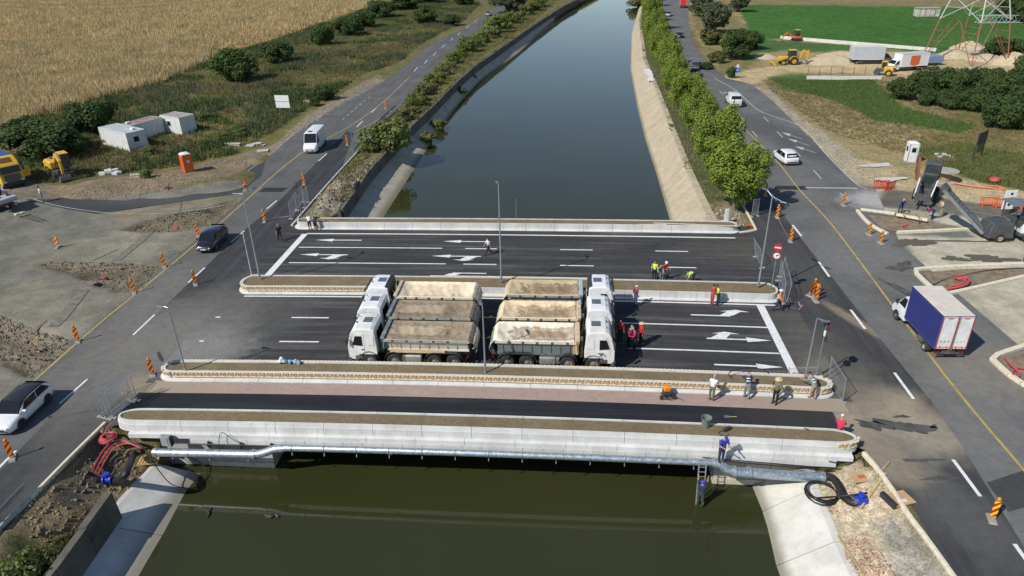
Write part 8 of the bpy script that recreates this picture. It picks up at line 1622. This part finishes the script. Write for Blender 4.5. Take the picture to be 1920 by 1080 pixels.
person('worker in a lime vest standing at the median with two others', on(1226, 525), S_-.3, 'stand', 'lime', 'black', vest='lime', bands=True); person('person in grey bending over at the median between vest and helmet', on(1235, 524), S_, 'lean', 'grey', 'grey', 'hatg', sc=.94); person('worker in red with white helmet beside the bending grey person', on(1244, 525), S_+.5, 'hold', 'red', 'grey', 'hatw', 'helmet', sleeve='red')
person('worker in a lime vest bent low behind the median planter', on(1300, 531), W_, 'bend', 'lime', 'black', vest='lime', bands=True, sc=.95)
person('person in dark vest and jeans with pale cap next to the median', on(1191, 574), E_+.4, 'hips', 'mar', 'jeans', 'hatw', 'cap'); person('person all in red pointing at the median wall', on(1334, 572), E_+.3, 'point', 'red', 'pink', sleeve='red'); person('person in dark clothes with lime vest facing the one in red', on(1345, 572), W_, 'hold', 'teal', 'black', vest='lime', sleeve='black')
person('worker in orange vest and white helmet walking at the median end', on(1457, 583), E_-.4, 'walk', 'orange', 'navy', 'hatw', 'helmet', vest='orange', sleeve='orange', bands=True, sc=1.06)
person('person in red half hidden beside the truck cabs', on(1162, 640), S_, 'stand', 'red', 'black', sleeve='red'); person('person in maroon shirt and dark trousers in the group by the trucks', on(1178, 652), E_+.3, 'hold', 'mar', 'black', 'hatg'); person('person in bright red with grey cap in the group by the trucks', on(1190, 655), W_, 'hold', 'crim', 'black', 'hatg', 'cap', sleeve='crim'); person('person in red with straw hat in the group by the trucks', on(1201, 646), W_+.5, 'stand', 'red', 'black', 'straw', 'hat', sleeve='red')
person('worker in white vest top and camouflage trousers standing on the brick path', on(1333, 751), N_-.6, 'hold', 'white', 'olive', 'hatg', sc=1.04); person('worker in blue with reflective belt leaning on the frieze planter', on(1399, 747), N_-.2, 'lean', 'navy', 'grey', 'navy', 'cap', sleeve='navy', bands=True, sc=1.06); person('worker with pale bush hat and olive top looking along the path', on(1452, 757), W_+.7, 'hips', 'olive', 'black', 'straw', 'hat', sc=1.06); person('worker in grey with lime strips bending over the frieze planter end', on(1523, 748), N_+.5, 'lean', 'teal', 'khaki', 'hair', 'hair', shorts=True, bands=True, sc=1.06)
person('worker in crimson sitting on the near planter edge, white cap', tuple(B(16.0, 33.55, .62)), N_-.5, 'sit', 'crim', 'black', 'hatw', 'cap', sleeve='crim', sc=1.08); person('worker in navy overalls standing on the pipeline, looking down', tuple(B(8.95, 31.42, -.26)), S_+.2, 'hold', 'blue', 'navy', 'hatb', 'cap', bands=False, sc=1.08)
person('worker in waders with blue helmet reaching up to the pipe from the ladder', tuple(B(7.95, 30.7, -3.0)), N_-.3, 'up', 'navy', 'dkg', 'hatb', 'helmet', sc=1.05)
person('worker in navy with orange helmet guiding the hanging kerb', gzp(1687, 399), S_-.3, 'lean', 'blue', 'navy', 'hato', 'helmet', sleeve='blue', sc=1.05); person('worker in purple stooping at the end of the hanging kerb', gzp(1748, 411), W_-.4, 'bend', 'purple', 'navy', 'purple', 'cap', sc=1.05); person('worker in beige standing below the conveyor tip', gzp(1762, 407), W_, 'hold', 'beige', 'khaki', sc=1.1)
_mm = Matrix.Translation(gzp(1893, 446)) @ Matrix.Rotation(-.05, 4, 'Z'); person('driver in a blue shirt seated on the milling machine', tuple(_mm @ Vector((.35, -.35, 2.42))), E_+.1, 'drive', 'blue', 'navy', sleeve='blue', sc=1.05); person('worker in a lime vest cut by the frame edge near the milled surface', gzp(1919, 494), W_, 'stand', 'lime', 'jeans', vest='lime', bands=True); person('person in white shirt and pale trousers before the yellow lorry', gzp(81, 379), E_+.6, 'stand', 'white', 'teal', sc=1.08)
